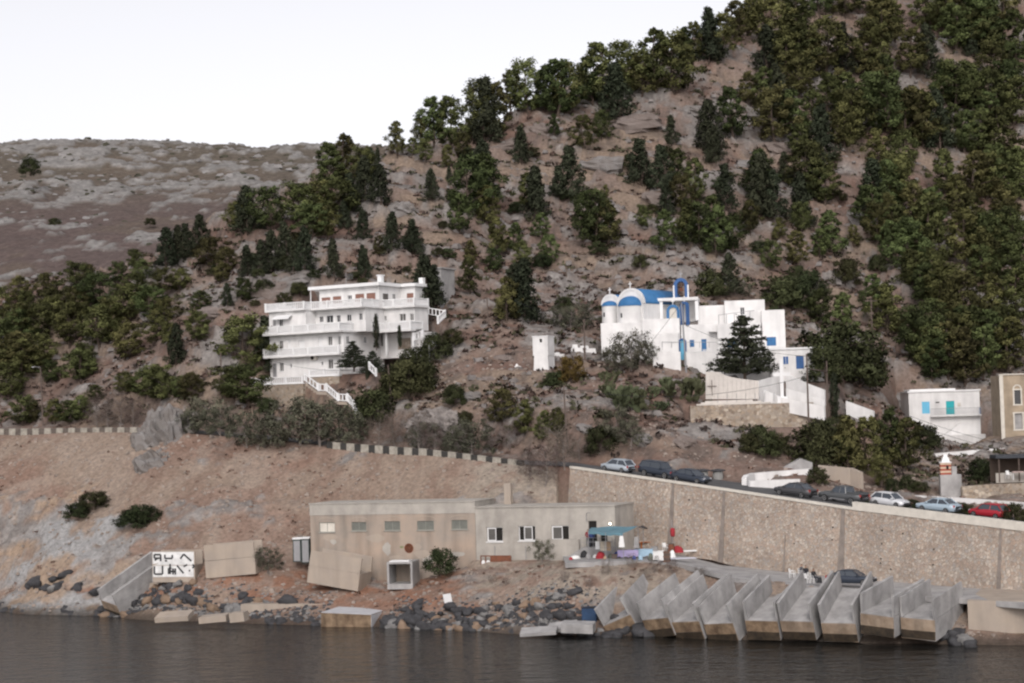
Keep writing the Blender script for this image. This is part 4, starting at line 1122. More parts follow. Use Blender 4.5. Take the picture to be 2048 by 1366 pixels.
def church():
    c = fromcrop(1040, 530, 0.3125)
    def cr(f, r): u0, v0 = c(r[0], r[1]); u1, v1 = c(r[2], r[3]); return f.rect(u0, v0, u1, v1)
    D = dirv(36); B = back(D)
    O = P(*c(620, 640), 238)
    R = empty("church", O, "white church with blue barrel roof, rounded apses and blue bell arches", "church")
    def nave(u0, u1, vspring, vtop, vbase, Yf, length, nm, apse_v, blue_top, wslit):
        A = P(*c(u0, vspring), Yf); f = Fac(A, D)
        s0, zs = f.at(*c(u0, vspring)); s1, _ = f.at(*c(u1, vspring)); _, zt = f.at(*c((u0 + u1) / 2, vtop)); _, zb = f.at(*c(u0, vbase))
        w = s1 - s0; mid = (s0 + s1) / 2; r = w / 2; zspr = zt - r
        m = MB(); fr = Fr(f.fr.p(mid, 0, zb - 1), D, B)
        o = arch_pts(w, zspr - zb + 1, 18)
        m.prism([fr.p(x, 0, z) for x, z in o], [fr.p(x, length, z) for x, z in o])
        obj(nm, m, WHITE, R)
        # roof: blue vault skin standing just proud, set back behind a white end arch
        rb = MB(); arch_ring(rb, Fr(f.fr.p(mid, 0, zspr), D, B), w + .12, 0, .055, .35, length + .02, 18, legs=False)
        ro = obj("roof_vault", rb, BLUE, R, True)
        ea = MB(); arch_ring(ea, Fr(f.fr.p(mid, 0, zspr), D, B), w + .16, 0, .3, -.06, .34, 18, legs=False); obj("end_arch", ea, WHITE, R)
        # rounded apse with a blue half dome
        ar = r * .80; za = f.at(*c((u0 + u1) / 2, apse_v))[1]; zd = f.at(*c((u0 + u1) / 2, blue_top))[1]
        fa = Fr(f.fr.p(mid, 0, 0), D, -B)
        obj("apse", MB().lathe(fa, [(ar, zb - 1), (ar, za)], 18, 0, math.pi), WHITE, R, True)
        rr = zd - za
        obj("apse_dome", MB().lathe(fa, [(ar + .07, za - .03), (ar + .07, za + .05)] + [((ar + .06) * math.cos(t), za + .05 + rr * math.sin(t)) for t in [math.pi / 2 * k / 7 for k in range(8)]], 18, 0, math.pi), BLUE, R, True)
        ws = .13; zz0, zz1 = f.at(*c(*wslit))[1], f.at(*c(wslit[0], wslit[1] - 28))[1]
        fw = Fr(fa.p(ar * math.cos(1.9), ar * math.sin(1.9), 0), (fa.x * -math.sin(1.9) + fa.y * math.cos(1.9)))
        obj("slit_window", MB().box(fw, -ws, ws, -.03, .03, zz0, zz1), GLASS, R)
        obj("roof_cross", cross(MB(), f.fr.p(mid, 0, zt + .1), .8, D, .05), WHITEC, ro)
        return f, mid, r, zspr, zt, zb
    f, mid, r, zs, zt, zb = nave(626, 792, 262, 152, 500, 239.5, 9.5, "nave", 262, 200, (640, 342))
    nave(524, 630, 262, 190, 480, 242, 6.0, "side_chapel", 262, 232, (545, 335))
    # portico on the right of the nave
    FP = Fac(P(*c(800, 300), 240.5), dirv(8)); zr = FP.at(*c(900, 232))[1]; zf = FP.at(*c(900, 352))[1]
    p0, p1 = FP.at(*c(792, 300))[0], FP.at(*c(1138, 300))[0]
    strip(R, "portico_roof", FP, p0, p1 + .1, -5.2, .25, zr, zr + .38, WHITE)
    for uu in (800, 905, 1132):
        s = FP.at(*c(uu, 300))[0]; strip(R, "column", FP, s - .2, s + .2, -.35, .05, zf - .2, zr - .002, WHITEC)
    bw = FP.off(-3.2); hw = cr(bw, (855, 276, 876, 330)); block(R, "portico_wall", bw, p0 + .2, p1, zf - .2, zr - .003, 1.9, WHITE, [hw]); window(R, bw, hw, GLASS, mull=0)
    # bell tower on the portico roof: blue open arch with a bell
    sb0, sb1 = FP.at(*c(983, 150))[0], FP.at(*c(1074, 150))[0]; wb = sb1 - sb0; ztop = FP.at(*c(1025, 82))[1]
    bf = Fr(FP.fr.p((sb0 + sb1) / 2, -.3, zr + .38), FP.d, -FP.n)
    hh = ztop - (zr + .38) - wb / 2
    bm = MB(); arch_ring(bm, bf, wb, hh, .42, 0, 1.6); bt = obj("bell_tower", bm, DBLUE, R)
    m = MB()
    for sx in (-1, 1): m.box(bf, sx * (wb / 2 + .004) - .09, sx * (wb / 2 + .004) + .09, -.05, -.005, 0, hh)
    obj("white_trim", m, WHITEC, bt)
    obj("bell", MB().lathe(Fr(bf.p(0, .7, hh * .55)), [(.3, 0), (.22, .12), (.17, .38), (.05, .46)], 12), RUST, bt)
    obj("tower_cross", cross(MB(), bf.p(0, .7, hh + wb / 2), .9, FP.d, .05), METAL, bt)
    # blue arched gates beside the forecourt
    def gate(nm, rct, Y, deg, mat, leaf):
        g = Fac(P(*c(rct[0], rct[3]), Y), dirv(deg)); a, b, z0, z1 = cr(g, rct); w = b - a
        fr = Fr(g.fr.p((a + b) / 2, 0, z0), g.d, -g.n); mm = MB(); arch_ring(mm, fr, w, z1 - z0 - w / 2, w * .2, 0, .45); o = obj(nm, mm, mat, R)
        if leaf:
            q = arch_pts(w * .58, z1 - z0 - w / 2, 12); obj("gate_leaf", MB().prism([fr.p(x, .2, z) for x, z in q], [fr.p(x, .26, z) for x, z in q]), leaf, o)
        obj("gate_cross", cross(MB(), fr.p(0, .2, z1 - z0), .7, g.d, .04), WHITEC, o)
    gate("arched_gate", (936, 255, 1022, 352), 238.0, 8, BLUE, CREAM)
    gate("side_arch", (1022, 236, 1072, 384), 236.5, 45, DBLUE, None)
    gate("lower_gate", (1013, 470, 1068, 606), 233.0, 8, DBLUE, LBLUE)
    # white forecourt walls
    FW = Fac(P(*c(515, 640), 236.8), dirv(6))
    def wl(nm, f, rct, dep, holes=(), zlow=1.0, mat=WHITE):
        a, b, z0, z1 = cr(f, rct); return block(R, nm, f, a, b, z0 - zlow, z1, dep, mat, holes)
    wl("forecourt_wall", FW, (516, 374, 796, 640), 2.6); wl("forecourt_wall", FW.off(.5), (610, 425, 780, 640), 2.4)
    wl("forecourt_wall", FW.off(.9), (780, 348, 1030, 650), 6); wl("forecourt_wall", FW.off(3.6), (820, 440, 1020, 660), 3)
    wl("low_wall", FW.off(5.0), (850, 560, 1030, 668), 1.2)
    # railings (thin posts and bars)
    m = MB(); f4 = FW.off(3.7)
    for u in range(910, 1265, 60): m.tube([f4.fr.p(f4.at(*c(u, 530))[0], 0, f4.at(*c(u, 530))[1]), f4.fr.p(f4.at(*c(u, 490))[0], 0, f4.at(*c(u, 490))[1])], .03, 4)
    m.tube([f4.fr.p(f4.at(*c(908, 493))[0], 0, f4.at(*c(908, 493))[1]), f4.fr.p(f4.at(*c(1262, 495))[0], 0, f4.at(*c(1262, 495))[1])], .03, 4)
    obj("railing", m, METAL, R)
    # monastery wing
    Q = empty("monastery_wing", P(*c(1270, 610), 234), "flat-roofed white wing right of the church with blue shutters", "building")
    R2 = Q
    FM = Fac(P(*c(1060, 600), 236), dirv(6))
    def wq(nm, f, rct, dep, holes=(), zlow=1.0):
        a, b, z0, z1 = cr(f, rct); hs = [cr(f, h[0]) for h in holes]
        o = block(Q, nm, f, a, b, z0 - zlow, z1, dep, WHITE, hs)
        for h, q in zip(hs, holes):
            if q[1] == 'w': w = obj("shutter", MB().box(f.fr, h[0], h[1], -.14, -.06, h[2], h[3]), BLUE, Q); obj("slat_frame", MB().box(f.fr, (h[0] + h[1]) / 2 - .03, (h[0] + h[1]) / 2 + .03, -.058, -.03, h[2], h[3]), DBLUE, w)
            elif q[1] == 'd': door(Q, f, h, BLUE)
            else: window(Q, f, h, GLASS)
        return f
    wq("wall", FM, (1030, 384, 1270, 625), 5, [((1085, 480, 1116, 524), 'w'), ((1160, 475, 1196, 568), 'd')])
    wq("wall", FM.off(1.2), (1262, 378, 1548, 620), 7, [((1330, 474, 1390, 526), 'w')])
    wq("wall", FM.off(1.0), (1546, 290, 1702, 545), 7, [((1578, 462, 1640, 516), 'w')])
    wq("upper_wall", FM.off(-3.2), (1308, 230, 1572, 420), 4, [((1408, 272, 1438, 316), 'g')])
    wq("upper_wall", FM.off(-5.0), (1135, 262, 1312, 420), 3)
    wq("parapet", FM.off(-.6), (1455, 292, 1550, 400), 1.0)
    fq = FM.off(1.25); a, b, z0, z1 = cr(fq, (1210, 412, 1265, 438)); strip(Q, "canopy", FM.off(.02), a, b + .3, 0, 1.0, z1 - .3, z1 - .12, WHITE)
    m = MB(); ff = FM.off(1.0)
    for u in (1272, 1322, 1372, 1422, 1472): m.tube([ff.fr.p(ff.at(*c(u, 380))[0], 0, ff.at(*c(u, 380))[1]), ff.fr.p(ff.at(*c(u, 318))[0], 0, ff.at(*c(u, 318 - (u - 1272) * .1))[1])], .035, 4)
    m.tube([ff.fr.p(ff.at(*c(1272, 320))[0], 0, ff.at(*c(1272, 320))[1]), ff.fr.p(ff.at(*c(1500, 290))[0], 0, ff.at(*c(1500, 290))[1])], .035, 4)
    obj("terrace_railing", m, METAL, Q)
    # balcony rails of white posts near the door
    m = MB(); fb = FM.off(1.25)
    for k in range(4):
        s = fb.at(*c(1172 + 7 * k, 560))[0]; z0_, z1_ = fb.at(*c(1172, 568))[1], fb.at(*c(1172, 540))[1]; m.box(fb.fr, s - .04, s + .04, -.05, .03, z0_, z1_)
    obj("door_rail", m, WHITEC, Q)
    # terrace wall in front of the wing
    T = empty("monastery_terrace_wall", P(*c(1200, 640), 232), "long white terrace wall in front of the blue-shuttered wing", "wall")
    f5 = FM.off(3.8); a, b, z0, z1 = cr(f5, (1050, 560, 1700, 650)); obj("wall_face", MB().box(f5.fr, a, b, -.4, 0, z0 - 2.5, z1), WHITE, T)
    obj("coping", MB().box(f5.fr, a, b, -.45, .05, z1 + .002, z1 + .08), WHITEC, T)
    # low annex
    L = empty("church_annex", P(*c(1600, 700), 228), "low white annex with deep blue door and window right of the church", "building")
    FA = Fac(P(*c(1590, 700), 228.5), dirv(4))
    hs = [cr(FA, (1682, 584, 1720, 636)), cr(FA, (1765, 582, 1818, 664))]
    a, b, z0, z1 = cr(FA, (1598, 545, 1952, 700)); block(L, "wall", FA, a, b, z0 - .8, z1, 5, WHITE, hs)
    strip(L, "roof_edge", FA, a - .1, b + .15, -5.1, .15, z1 + .002, z1 + .22, WHITEC)
    w = obj("shutter", MB().box(FA.fr, hs[0][0], hs[0][1], -.12, -.05, hs[0][2], hs[0][3]), DBLUE, L); door(L, FA, hs[1], DBLUE)
    window(L, FA.off(.17), hs[0], DBLUE, frame=WHITEC, mull=1, rec=.17, name="window_frame", sill=False)
    # memorial wall of marble with a swept top and a metal cross
    FMm = Fac(P(*c(1190, 860), 221), dirv(5))
    K = empty("memorial_wall", FMm.A, "pale marble memorial wall with a sweeping curved top and thin cross", "memorial")
    pr = [(1188, 684), (1270, 684), (1290, 695), (1330, 712), (1400, 726), (1470, 735), (1528, 741), (1528, 858), (1192, 858)]
    q = [FMm.at(*c(*p)) for p in pr]
    for k in range(12):                # upright marble slabs
        u0, u1 = 1188 + 340 * k / 12, 1188 + 340 * (k + 1) / 12
        top = lambda u: float(np.interp(u, [1188, 1270, 1290, 1330, 1400, 1470, 1528], [684, 684, 695, 712, 726, 735, 741]))
        pts = [c(u0, 858), c(u1, 858), c(u1, top(u1))] + ([c((u0 + u1) / 2, top((u0 + u1) / 2))]) + [c(u0, top(u0))]
        sz = [FMm.at(*p) for p in pts]; g = .008
        sz = [(s + (g if i in (0, 4) else -g if i in (1, 2) else 0), z) for i, (s, z) in enumerate(sz)]
        dd = .02 * ((k * 7) % 3)
        obj("slab", MB().prism([FMm.fr.p(s, dd * .3, z) for s, z in sz], [FMm.fr.p(s, -.5, z) for s, z in sz]), MARBLE, K)
    s, z0 = FMm.at(*c(1230, 836)); _, z1 = FMm.at(*c(1230, 735)); obj("metal_cross", cross(MB(), FMm.fr.p(s, .12, z0), z1 - z0, FMm.d, .035), WOOD, K)
    a, b, z0, z1 = cr(FMm, (1128, 858, 1600, 872))
    st = MB()
    for k in range(3): st.box(FMm.fr, a + .5 * k, b - 1.0 * k, -1.2, 1.4 - .4 * k, z0 - .25 + .17 * k, z0 - .08 + .17 * k - .002)
    obj("steps", st, MARBLE, K)
    m = MB(); fr_ = FMm.off(1.1)
    for u in range(1265, 1640, 60): m.tube([fr_.fr.p(fr_.at(*c(u, 868))[0], 0, z0), fr_.fr.p(fr_.at(*c(u, 820))[0], 0, z0 + 1.0)], .025, 4)
    obj("handrail", m, METAL, K)
    # stone terrace below the memorial
    Wt = empty("memorial_terrace_wall", FMm.fr.p(0, 2, z0 - 2.5), "tan stone retaining wall below the marble memorial", "retaining wall")
    f6 = FMm.off(1.5); a, b, z0b, z1b = cr(f6, (1088, 880, 1880, 960)); obj("stone_face", MB().box(f6.fr, a, b, -.8, 0, z0 - 4.0, z0 - .26), STONE2, Wt)
    # tall white cross
    Xc = empty("white_cross", P(*c(1668, 860), 219.5), "tall white stone cross on a pedestal beside the memorial", "cross")
    fx = Fac(P(*c(1668, 860), 219.5), dirv(5)); s, zt_ = fx.at(*c(1670, 598)); _, zb_ = fx.at(*c(1670, 870))
    obj("shaft", MB().box(fx.fr, s - .2, s + .2, -.4, 0, zb_ - 1, zt_), WHITEC, Xc)
    za = fx.at(*c(1670, 700))[1]; obj("arms", MB().box(fx.fr, s - 1.0, s - .203, -.38, -.02, za - .2, za + .22).box(fx.fr, s + .203, s + 1.0, -.38, -.02, za - .2, za + .22), WHITEC, Xc)
    obj("pedestal", MB().box(fx.fr, s - .6, s + .6, -.8, .35, zb_ - 1.2, zb_ + .5), WHITEC, Xc)
    # white ramp walls going down right
    def ramp(nm, lab, pts, h, t=.3):
        V = [P(*c(u, v), Y) for u, v, Y in pts]; Rr = empty(nm, V[0], lab, "wall")
        for a_, b_ in zip(V[:-1], V[1:]):
            d = Vector((b_.x - a_.x, b_.y - a_.y, 0)).normalized(); n = Vector((-d.y, d.x, 0)) * t
            lo = [a_ - Vector((0, 0, h)), b_ - Vector((0, 0, h)), b_ + n - Vector((0, 0, h)), a_ + n - Vector((0, 0, h))]; hi = [a_, b_, b_ + n, a_ + n]
            obj("segment", MB().prism(lo, hi), WHITE, Rr)
    ramp("ramp_wall", "white parapet wall of the ramp behind the tall white cross", [(1700, 700, 224), (1830, 755, 222), (1950, 800, 221)], 1.8)
    ramp("ramp_wall", "white parapet wall in front of the ramp below the annex", [(1700, 790, 220.5), (1800, 815, 219.5), (1950, 865, 218.5)], 2.2)
    ramp("ramp_wall", "low white wall below the tall cross, above the tan stone terrace", [(1560, 800, 220.6), (1680, 850, 219.0), (1945, 905, 217.0)], 1.6)
    ramp("ramp_wall", "white wall running down behind the slender cypress", [(2085, 870, 222), (2180, 905, 221), (2260, 935, 220)], 1.6)
    ramp("terrace_parapet", "white wall between the memorial and the tall cross", [(1530, 742, 222.5), (1600, 720, 224), (1660, 705, 225)], 3.2)
church()
# ------------------------------------------------------------------ white tower left of the church
def tower():
    c = fromcrop(1040, 530, 0.3125)
    f = Fac(P(*c(82, 655), 231), dirv(20))
    R = empty("white_tower", f.A, "small square white tower with one dark window on the slope left of the church", "tower")
    a, b, z0, z1 = f.rect(*c(80, 462), *c(182, 655)); zm = f.at(*c(100, 580))[1]
    h = f.rect(*c(122, 472), *c(141, 497))
    block(R, "wall", f, a, b, zm, z1, 2.4, WHITE, [h]); window(R, f, h, DARK, mull=0, sill=False)
    obj("base", MB().box(f.fr, a + .05, b + .02, -2.5, .05, z0 - .4, zm - .003, .08, .06), WHITE, R)
    obj("coping", MB().box(f.fr, a - .05, b + .05, -2.45, .06, z1 + .002, z1 + .12), WHITEC, R)
tower()
# rubble walls around: small white plastered ruins
def lumps():
    c = fromcrop(1040, 530, 0.3125); r = random.Random(4)
    for i, (u, v, w, h, lab) in enumerate([(365, 560, 1.6, 1.0, "white plastered stone lump left of the palm plant"), (430, 560, 2.2, .8, "low white ruined wall left of the palm plant"), (250, 580, 1.4, .5, "low white ledge right of the small tower"), (-15, 655, .9, .6, "small white box on the slope left of the tower")]):
        p = hit(*c(u, v)); m = MB()
        fr = Fr((p.x, p.y, p.z - .4), dirv(r.uniform(-10, 30)))
        m.box(fr, -w / 2, w / 2, -.35, .35, 0, h * .8, .08, .06); m.box(fr, -w / 2 + .15, w * .1, -.3, .3, h * .8, h * 1.25, .12, .1)
        tag(obj("ruined_wall", m, WHITE, origin=p), lab, "ruin", "white ruined walls near the church")
lumps()

# ------------------------------------------------------------------ big stone retaining wall along the road
def edge_pt(x, off=0.0, dz=0.0):
    return Vector((x, float(np.interp(x, EX, EY)) + off, float(np.interp(x, EX, EZ)) + dz + .045 * max(0, off)))
def edge_dir(x):
    a, b = edge_pt(x - .8), edge_pt(x + .8); return (b - a).normalized()
def edge_u(u, off=0.0, dz=0.0):        # the spot on the road that shows at column u
    lo, hi = EX[0], EX[-1]
    for _ in range(40):
        m = (lo + hi) / 2
        if proj(edge_pt(m, off, dz))[0] < u: lo = m
        else: hi = m
    return edge_pt(lo, off, dz)
WBX = np.array([w.x for w in WBASE]); WBY = np.array([w.y for w in WBASE]); WBZ = np.array([w.z for w in WBASE])
def wall_front(t, x0, x1):
    return None
def big_wall():
    x0, x1 = EDGE[9].x, EDGE[-1].x
    tops = [edge_pt(x, -.28, -.1) for x in np.linspace(x0, x1, 60)]
    R = empty("retaining_wall", tops[0] - Vector((0, 0, 8)), "long battered rubble-stone retaining wall carrying the road above the quay", "retaining wall")
    nx = Vector((0, 0, 0))
    cols = []
    for k, t in enumerate(tops):
        d = edge_dir(t.x); n = Vector((d.y, -d.x, 0)).normalized()
        # foot: straight out from the wall by the batter, at the level of the ground there
        h = t.z - float(np.interp(t.x, WBX, WBZ)); f = Vector((t.x, t.y, 0)) + n * (0.16 * max(h, 2))
        zf = float(np.interp(f.x, WBX, WBZ)) - .6
        cols.append([Vector((f.x, f.y, zf)), t])
    m = MB(); V = []
    for f, t in cols:
        for k in range(7): V.append(f.lerp(t, k / 6))
    m.add(V, [(i * 7 + k, (i + 1) * 7 + k, (i + 1) * 7 + k + 1, i * 7 + k + 1) for i in range(59) for k in range(6)])
    f, t = cols[0]; b = Vector((2.2, 3.5, 0))
    m.add([f, t, t + b, f + b], [(0, 1, 2, 3)])
    obj("stone_face", m, STONE, R)
    m = MB(); par = MB()
    for i in range(59):
        a, b = cols[i][1], cols[i + 1][1]; d = (b - a).normalized(); n = Vector((d.y, -d.x, 0)).normalized()
        tall = proj(a)[0] > 1694
        q = par if tall else m; h = .72 if tall else .2
        lo = [a + n * .1, b + n * .1, b - n * .45, a - n * .45]
        q.prism([p - Vector((0, 0, .02)) for p in lo], [p + Vector((0, 0, h)) for p in lo])
    obj("coping", m, CREAM, R); obj("parapet", par, CREAM, R)
    PIL = M("joint_concrete", (0.25, 0.215, 0.19), var=.3)
    for u, w in ((1349, .34), (1441, .3), (1690, .4), (2000, .22), (1578, .1)):
        i = min(range(60), key=lambda k: abs(proj(cols[k][1])[0] - u)); f, t = cols[i]; d = edge_dir(t.x); n = Vector((d.y, -d.x, 0)).normalized()
        if w < .2: t = f.lerp(t, .55)
        lo = [f - d * w + n * .08, f + d * w + n * .08, f + d * w - n * .2, f - d * w - n * .2]; hi = [t - d * w * .4 + n * .06, t + d * w * .4 + n * .06, t + d * w * .4 - n * .2, t - d * w * .4 - n * .2]
        obj("pilaster", MB().prism(lo, hi), PIL, R)
    r = random.Random(2); m = MB()       # weep holes
    for k in range(26):
        i = r.randrange(4, 55); f, t = cols[i]; p = f.lerp(t, r.uniform(.15, .8)); d = edge_dir(t.x); n = Vector((d.y, -d.x, 0))
        m.tube([p - n * .1, p + n * .06], .07, 6)
    o = obj("weep_holes", m, DARK, R); o["kind"] = "stuff"
big_wall()
BLK = M("black_kerb_paint", (0.05, 0.048, 0.045), var=.3, scale=2); KPALE = M("pale_kerb_paint", (0.35, 0.325, 0.28), var=.35, scale=2)
def kerb(name, lab, u0, u1, dark=BLK):
    a, b = edge_u(u0), edge_u(u1); R = empty(name, a, lab, "parapet"); x = a.x; k = 0
    while x < b.x:
        d = edge_dir(x); L = 1.12 if k % 2 else .85; p = edge_pt(x); fr = Fr(p, d, Vector((-d.y, d.x, 0)))
        obj("kerb_block", MB().box(fr, .01, L - .01, -.22, .22, -.35, .5 + (.03 if k % 2 else 0), .02, .03), KPALE if k % 2 else dark, R)
        x += d.x * L; k += 1
kerb("road_parapet", "black and white painted parapet above the bare slope", 655, 1045)
kerb("road_parapet", "pale and dark painted parapet at the far left roadside", -60, 300, M('worn_kerb', (.13, .11, .095), var=.3, scale=2))

# ---- quay strip, terrace and ramp
def quay():
    xs = np.linspace(NXX[0], NXX[-1], 70); m = MB(); V = []
    for x in xs:
        y0 = float(np.interp(x, NXX, NYY)); z = float(np.interp(x, NXX, NZZ)); y1 = max(y0 + .5, float(np.interp(x, EX, EY)) - .3)
        V += [(x, y0, z - .45), (x, y0, z), (x, min(y1, y0 + 16), z + .02)]
    m.add(V, [(3 * i + k, 3 * i + 3 + k, 3 * i + 4 + k, 3 * i + 1 + k) for i in range(69) for k in range(2)])
    tag(obj("quay_pavement", m, CONC, origin=(0, 0, 0)), "grey concrete terrace and ramp at the foot of the stone wall", kind="structure")
    f = Fac(PZ(1938, 1284, 0), dirv(20)); R = empty("quay_block", f.A, "pale concrete quay end at the far right edge", "quay")
    s0, zt = f.at(1938, 1192)
    obj("quay_face", MB().box(f.fr, 0, 30, -11, 0, -3, 3.35), CONCT, R)
    obj("quay_stain", MB().box(f.fr, -.02, 30, -.5, .03, -3, .75), STAIN, R)
quay()

# ------------------------------------------------------------------ concrete warehouse
def warehouse():
    c = fromcrop(590, 960, .3174)
    def cr(f, r): u0, v0 = c(r[0], r[1]); u1, v1 = c(r[2], r[3]); return f.rect(u0, v0, u1, v1)
    R = empty("warehouse", Vector((WA.x, WA.y, 4)), "long derelict concrete warehouse with a row of windows below the slope", "warehouse")
    F = Fac(WA, WM - WA); L = (WM - WA).length; zt = F.at(*c(600, 146))[1]; zb = F.at(*c(600, 216))[1]
    hs = [cr(F, q) for q in [(152, 268, 252, 328), (355, 265, 450, 320), (562, 260, 664, 318), (768, 258, 876, 315), (985, 252, 1088, 310)]]
    block(R, "wall", F, 0, L, 2.0, zb, 6.0, CONCP, hs)
    block(R, "parapet_band", F.off(.04), -.05, L + .03, zb + .002, zt, 6.1, CONCL)
    strip(R, "parapet_cap", F, -.1, L + .08, -6.1, .12, zt + .002, zt + .1, CONCL)
    for i, h in enumerate(hs): window(R, F, h, GLASSG if i else CREAM, frame=M("faded_frame", (.30, .30, .27)), mull=1, rec=.12, fw=.05)
    m = MB()
    for h in hs:                         # shallow relieving arches over the windows
        w = (h[1] - h[0]) / 2 + .18; cx = (h[0] + h[1]) / 2; pts = [(cx + w * math.cos(t), h[3] + .08 + .34 * math.sin(t)) for t in [math.pi * k / 8 for k in range(9)]]
        for a, b in zip(pts[:-1], pts[1:]): m.prism([F.fr.p(a[0], .003, a[1]), F.fr.p(b[0], .003, b[1]), F.fr.p(b[0], .003, b[1] + .09), F.fr.p(a[0], .003, a[1] + .09)], [F.fr.p(a[0], .03, a[1]), F.fr.p(b[0], .03, b[1]), F.fr.p(b[0], .03, b[1] + .09), F.fr.p(a[0], .03, a[1] + .09)])
    o = obj("window_arches", m, CONCT, R); o["kind"] = "stuff"
    r = random.Random(9)
    for ff, LL, z0_, z1_, k, mt in ((F, L, 4.0, zb, 7, CONCL), (F, L, 4.0, zb, 6, CONCT)):     # patches of newer render
        for _ in range(k):
            cx, cz = r.uniform(1.2, LL - 1.2), r.uniform(z0_ + .8, z1_ - .6); w, h = r.uniform(.4, 1.3), r.uniform(.25, .8)
            if any(h_[0] - w < cx < h_[1] + w and h_[2] - h < cz < h_[3] + h for h_ in hs): continue
            pts = [(cx + w * math.cos(t) * r.uniform(.7, 1.1), cz + h * math.sin(t) * r.uniform(.7, 1.1)) for t in [2 * math.pi * q / 9 for q in range(9)]]
            dd = r.uniform(.003, .009); obj("render_patch", MB().prism([ff.fr.p(x, dd, z) for x, z in pts], [ff.fr.p(x, -.01, z) for x, z in pts]), mt, R)
    s, z = F.at(*c(718, 430)); m = MB()  # round painted emblem
    fr = Fr(F.fr.p(s, .006, z), F.d, Vector((0, 0, 1)), F.n)
    em = obj("painted_emblem", MB().lathe(fr, [(.42, 0), (.5, .004), (.5, .0)], 20), RUST, R)
    obj("emblem_mark", MB().box(fr, -.2, .18, -.05, .05, 0, .005).box(fr, -.05, .05, -.25, -.06, 0, .006).box(fr, .02, .26, .1, .2, 0, .005), RUST, em)
    obj("emblem_leaf", MB().box(fr, -.95, -.62, .02, .22, 0, .005).box(fr, -.62, -.52, .1, .16, 0, .004), M("faded_green", (.22, .24, .12)), em)
    # lower right part
    G = Fac(WM, WE - WM); L2 = (WE - WM).length; z2 = G.at(*c(1500, 172))[1]
    hs = [cr(G, q) for q in [(1207, 298, 1310, 388), (1407, 290, 1516, 382), (1615, 288, 1728, 380)]]
    dr = [cr(G, (1848, 258, 1905, 422)), cr(G, (1925, 330, 1970, 425))]
    block(R, "wall", G, .03, L2, 4.0, z2, 5.8, CONCL, hs + dr)
    strip(R, "parapet_cap", G, .05, L2 + .08, -5.8, .1, z2 + .002, z2 + .13, CONCL)
    for i, h in enumerate(hs):
        window(R, G, h, DARK, frame=WHITEC, mull=0, rec=.2, fw=.07)
        w = h[1] - h[0]; a = h[0] + w * (.05, .32, .04)[i]; b = a + w * (.52, .5, .58)[i]
        sa = obj("sliding_sash", MB().box(G.fr, a, b, -.14, -.11, h[2] + .08, h[3] - .08), GLASSL, R)
        q = MB()
        for x0, x1, z0, z1 in ((a, a + .07, h[2] + .07, h[3] - .07), (b - .07, b, h[2] + .07, h[3] - .07), (a + .07, b - .07, h[2] + .07, h[2] + .16), (a + .07, b - .07, h[3] - .16, h[3] - .07)): q.box(G.fr, x0, x1, -.11, -.07, z0, z1)
        obj("sash_frame", q, WHITEC, sa)
    for h in dr: obj("doorway", MB().box(G.fr, h[0], h[1], -.23, -.2, h[2], h[3]), DARK, R)
    # plaster patches and pipes
    s, z = G.at(*c(1668, 470)); obj("white_pipe", MB().box(G.fr, s - .06, s + .06, .005, .1, 4.6, z + 1.1), WHITEC, R)
    m = MB()
    for u in (1260, 1455): s, z = G.at(*c(u, 430)); m.tube([G.fr.p(s, .06, 4.5), G.fr.p(s, .06, z + .2)], .035, 5)
    obj("drain_pipes", m, METAL, R)
    cs = F.at(*c(1318, 60)); ce = F.off(-4).at(*c(1336, 22)); obj("roof_stub", MB().box(F.off(-4).fr, ce[0] - .35, ce[0] + .35, -.7, 0, zt - 1, ce[1]), CONCT, R)
    q = cr(G, (1838, 205, 1895, 262)); s = q[0]; m = MB().tube([G.fr.p(s, .1, q[2]), G.fr.p(s, .15, q[3] - .2), G.fr.p(s + .3, .7, q[3]), G.fr.p(s + .8, 1.2, q[3] + .02)], .035, 5); lp = obj("wall_lamp_arm", m, METAL, R)
    # the lit lamp at the corner
    s, z = G.at(*c(2008, 270)); lr = empty("lit_lamp", G.fr.p(s - .2, .5, z), "small lit white lamp on the warehouse corner above the blue awning", "lamp")
    obj("bulb", MB().lathe(Fr(G.fr.p(s - .2, .5, z - .15)), [(.02, 0), (.08, .05), (.10, .12), (.06, .18), (.02, .2)], 10), M("lamp_glow", (1, .95, .8), emit=6.0, var=0), lr, True)
    obj("bracket", MB().tube([G.fr.p(s - .2, 0, z + .2), G.fr.p(s - .2, .5, z + .2)], .03, 5), METAL, lr)
    # porch with steps and rail
    z0 = 5.7; a, b = G.at(*c(1835, 400))[0], G.at(*c(2010, 400))[0]; zp = 6.6
    PR = empty("porch", G.fr.p(a, 0, z0), "raised concrete porch with steps and rail at the warehouse door", "porch")
    obj("porch_slab", MB().box(G.fr, a, b + .4, .02, 1.6, z0 - .3, zp), CONC, PR)
    st = MB()
    for k in range(4): st.box(G.fr, a - .35 * (k + 1), a - .35 * k - .002, .1, 1.5, z0 - .3, zp - .2 * (k + 1))
    obj("steps", st, CONC, PR)
    m = MB()
    for s in np.linspace(a, b + .35, 6): m.tube([G.fr.p(s, 1.55, zp), G.fr.p(s, 1.55, zp + .95)], .025, 5)
    for q in (.5, .95): m.tube([G.fr.p(a, 1.55, zp + q), G.fr.p(b + .35, 1.55, zp + q)], .022, 5)
    obj("rail", m, METAL, PR)
    # low wall along the front of the right part
    LW = empty("low_wall", G.fr.p(L2 * .73, .4, 5), "low pale concrete wall under the warehouse's right windows", "wall")
    a, b, z0, z1 = cr(G.off(.5), (1600, 375, 1790, 500)); obj("wall_face", MB().box(G.fr, a, b, .02, .5, z0 - .6, z1), CONCL, LW)
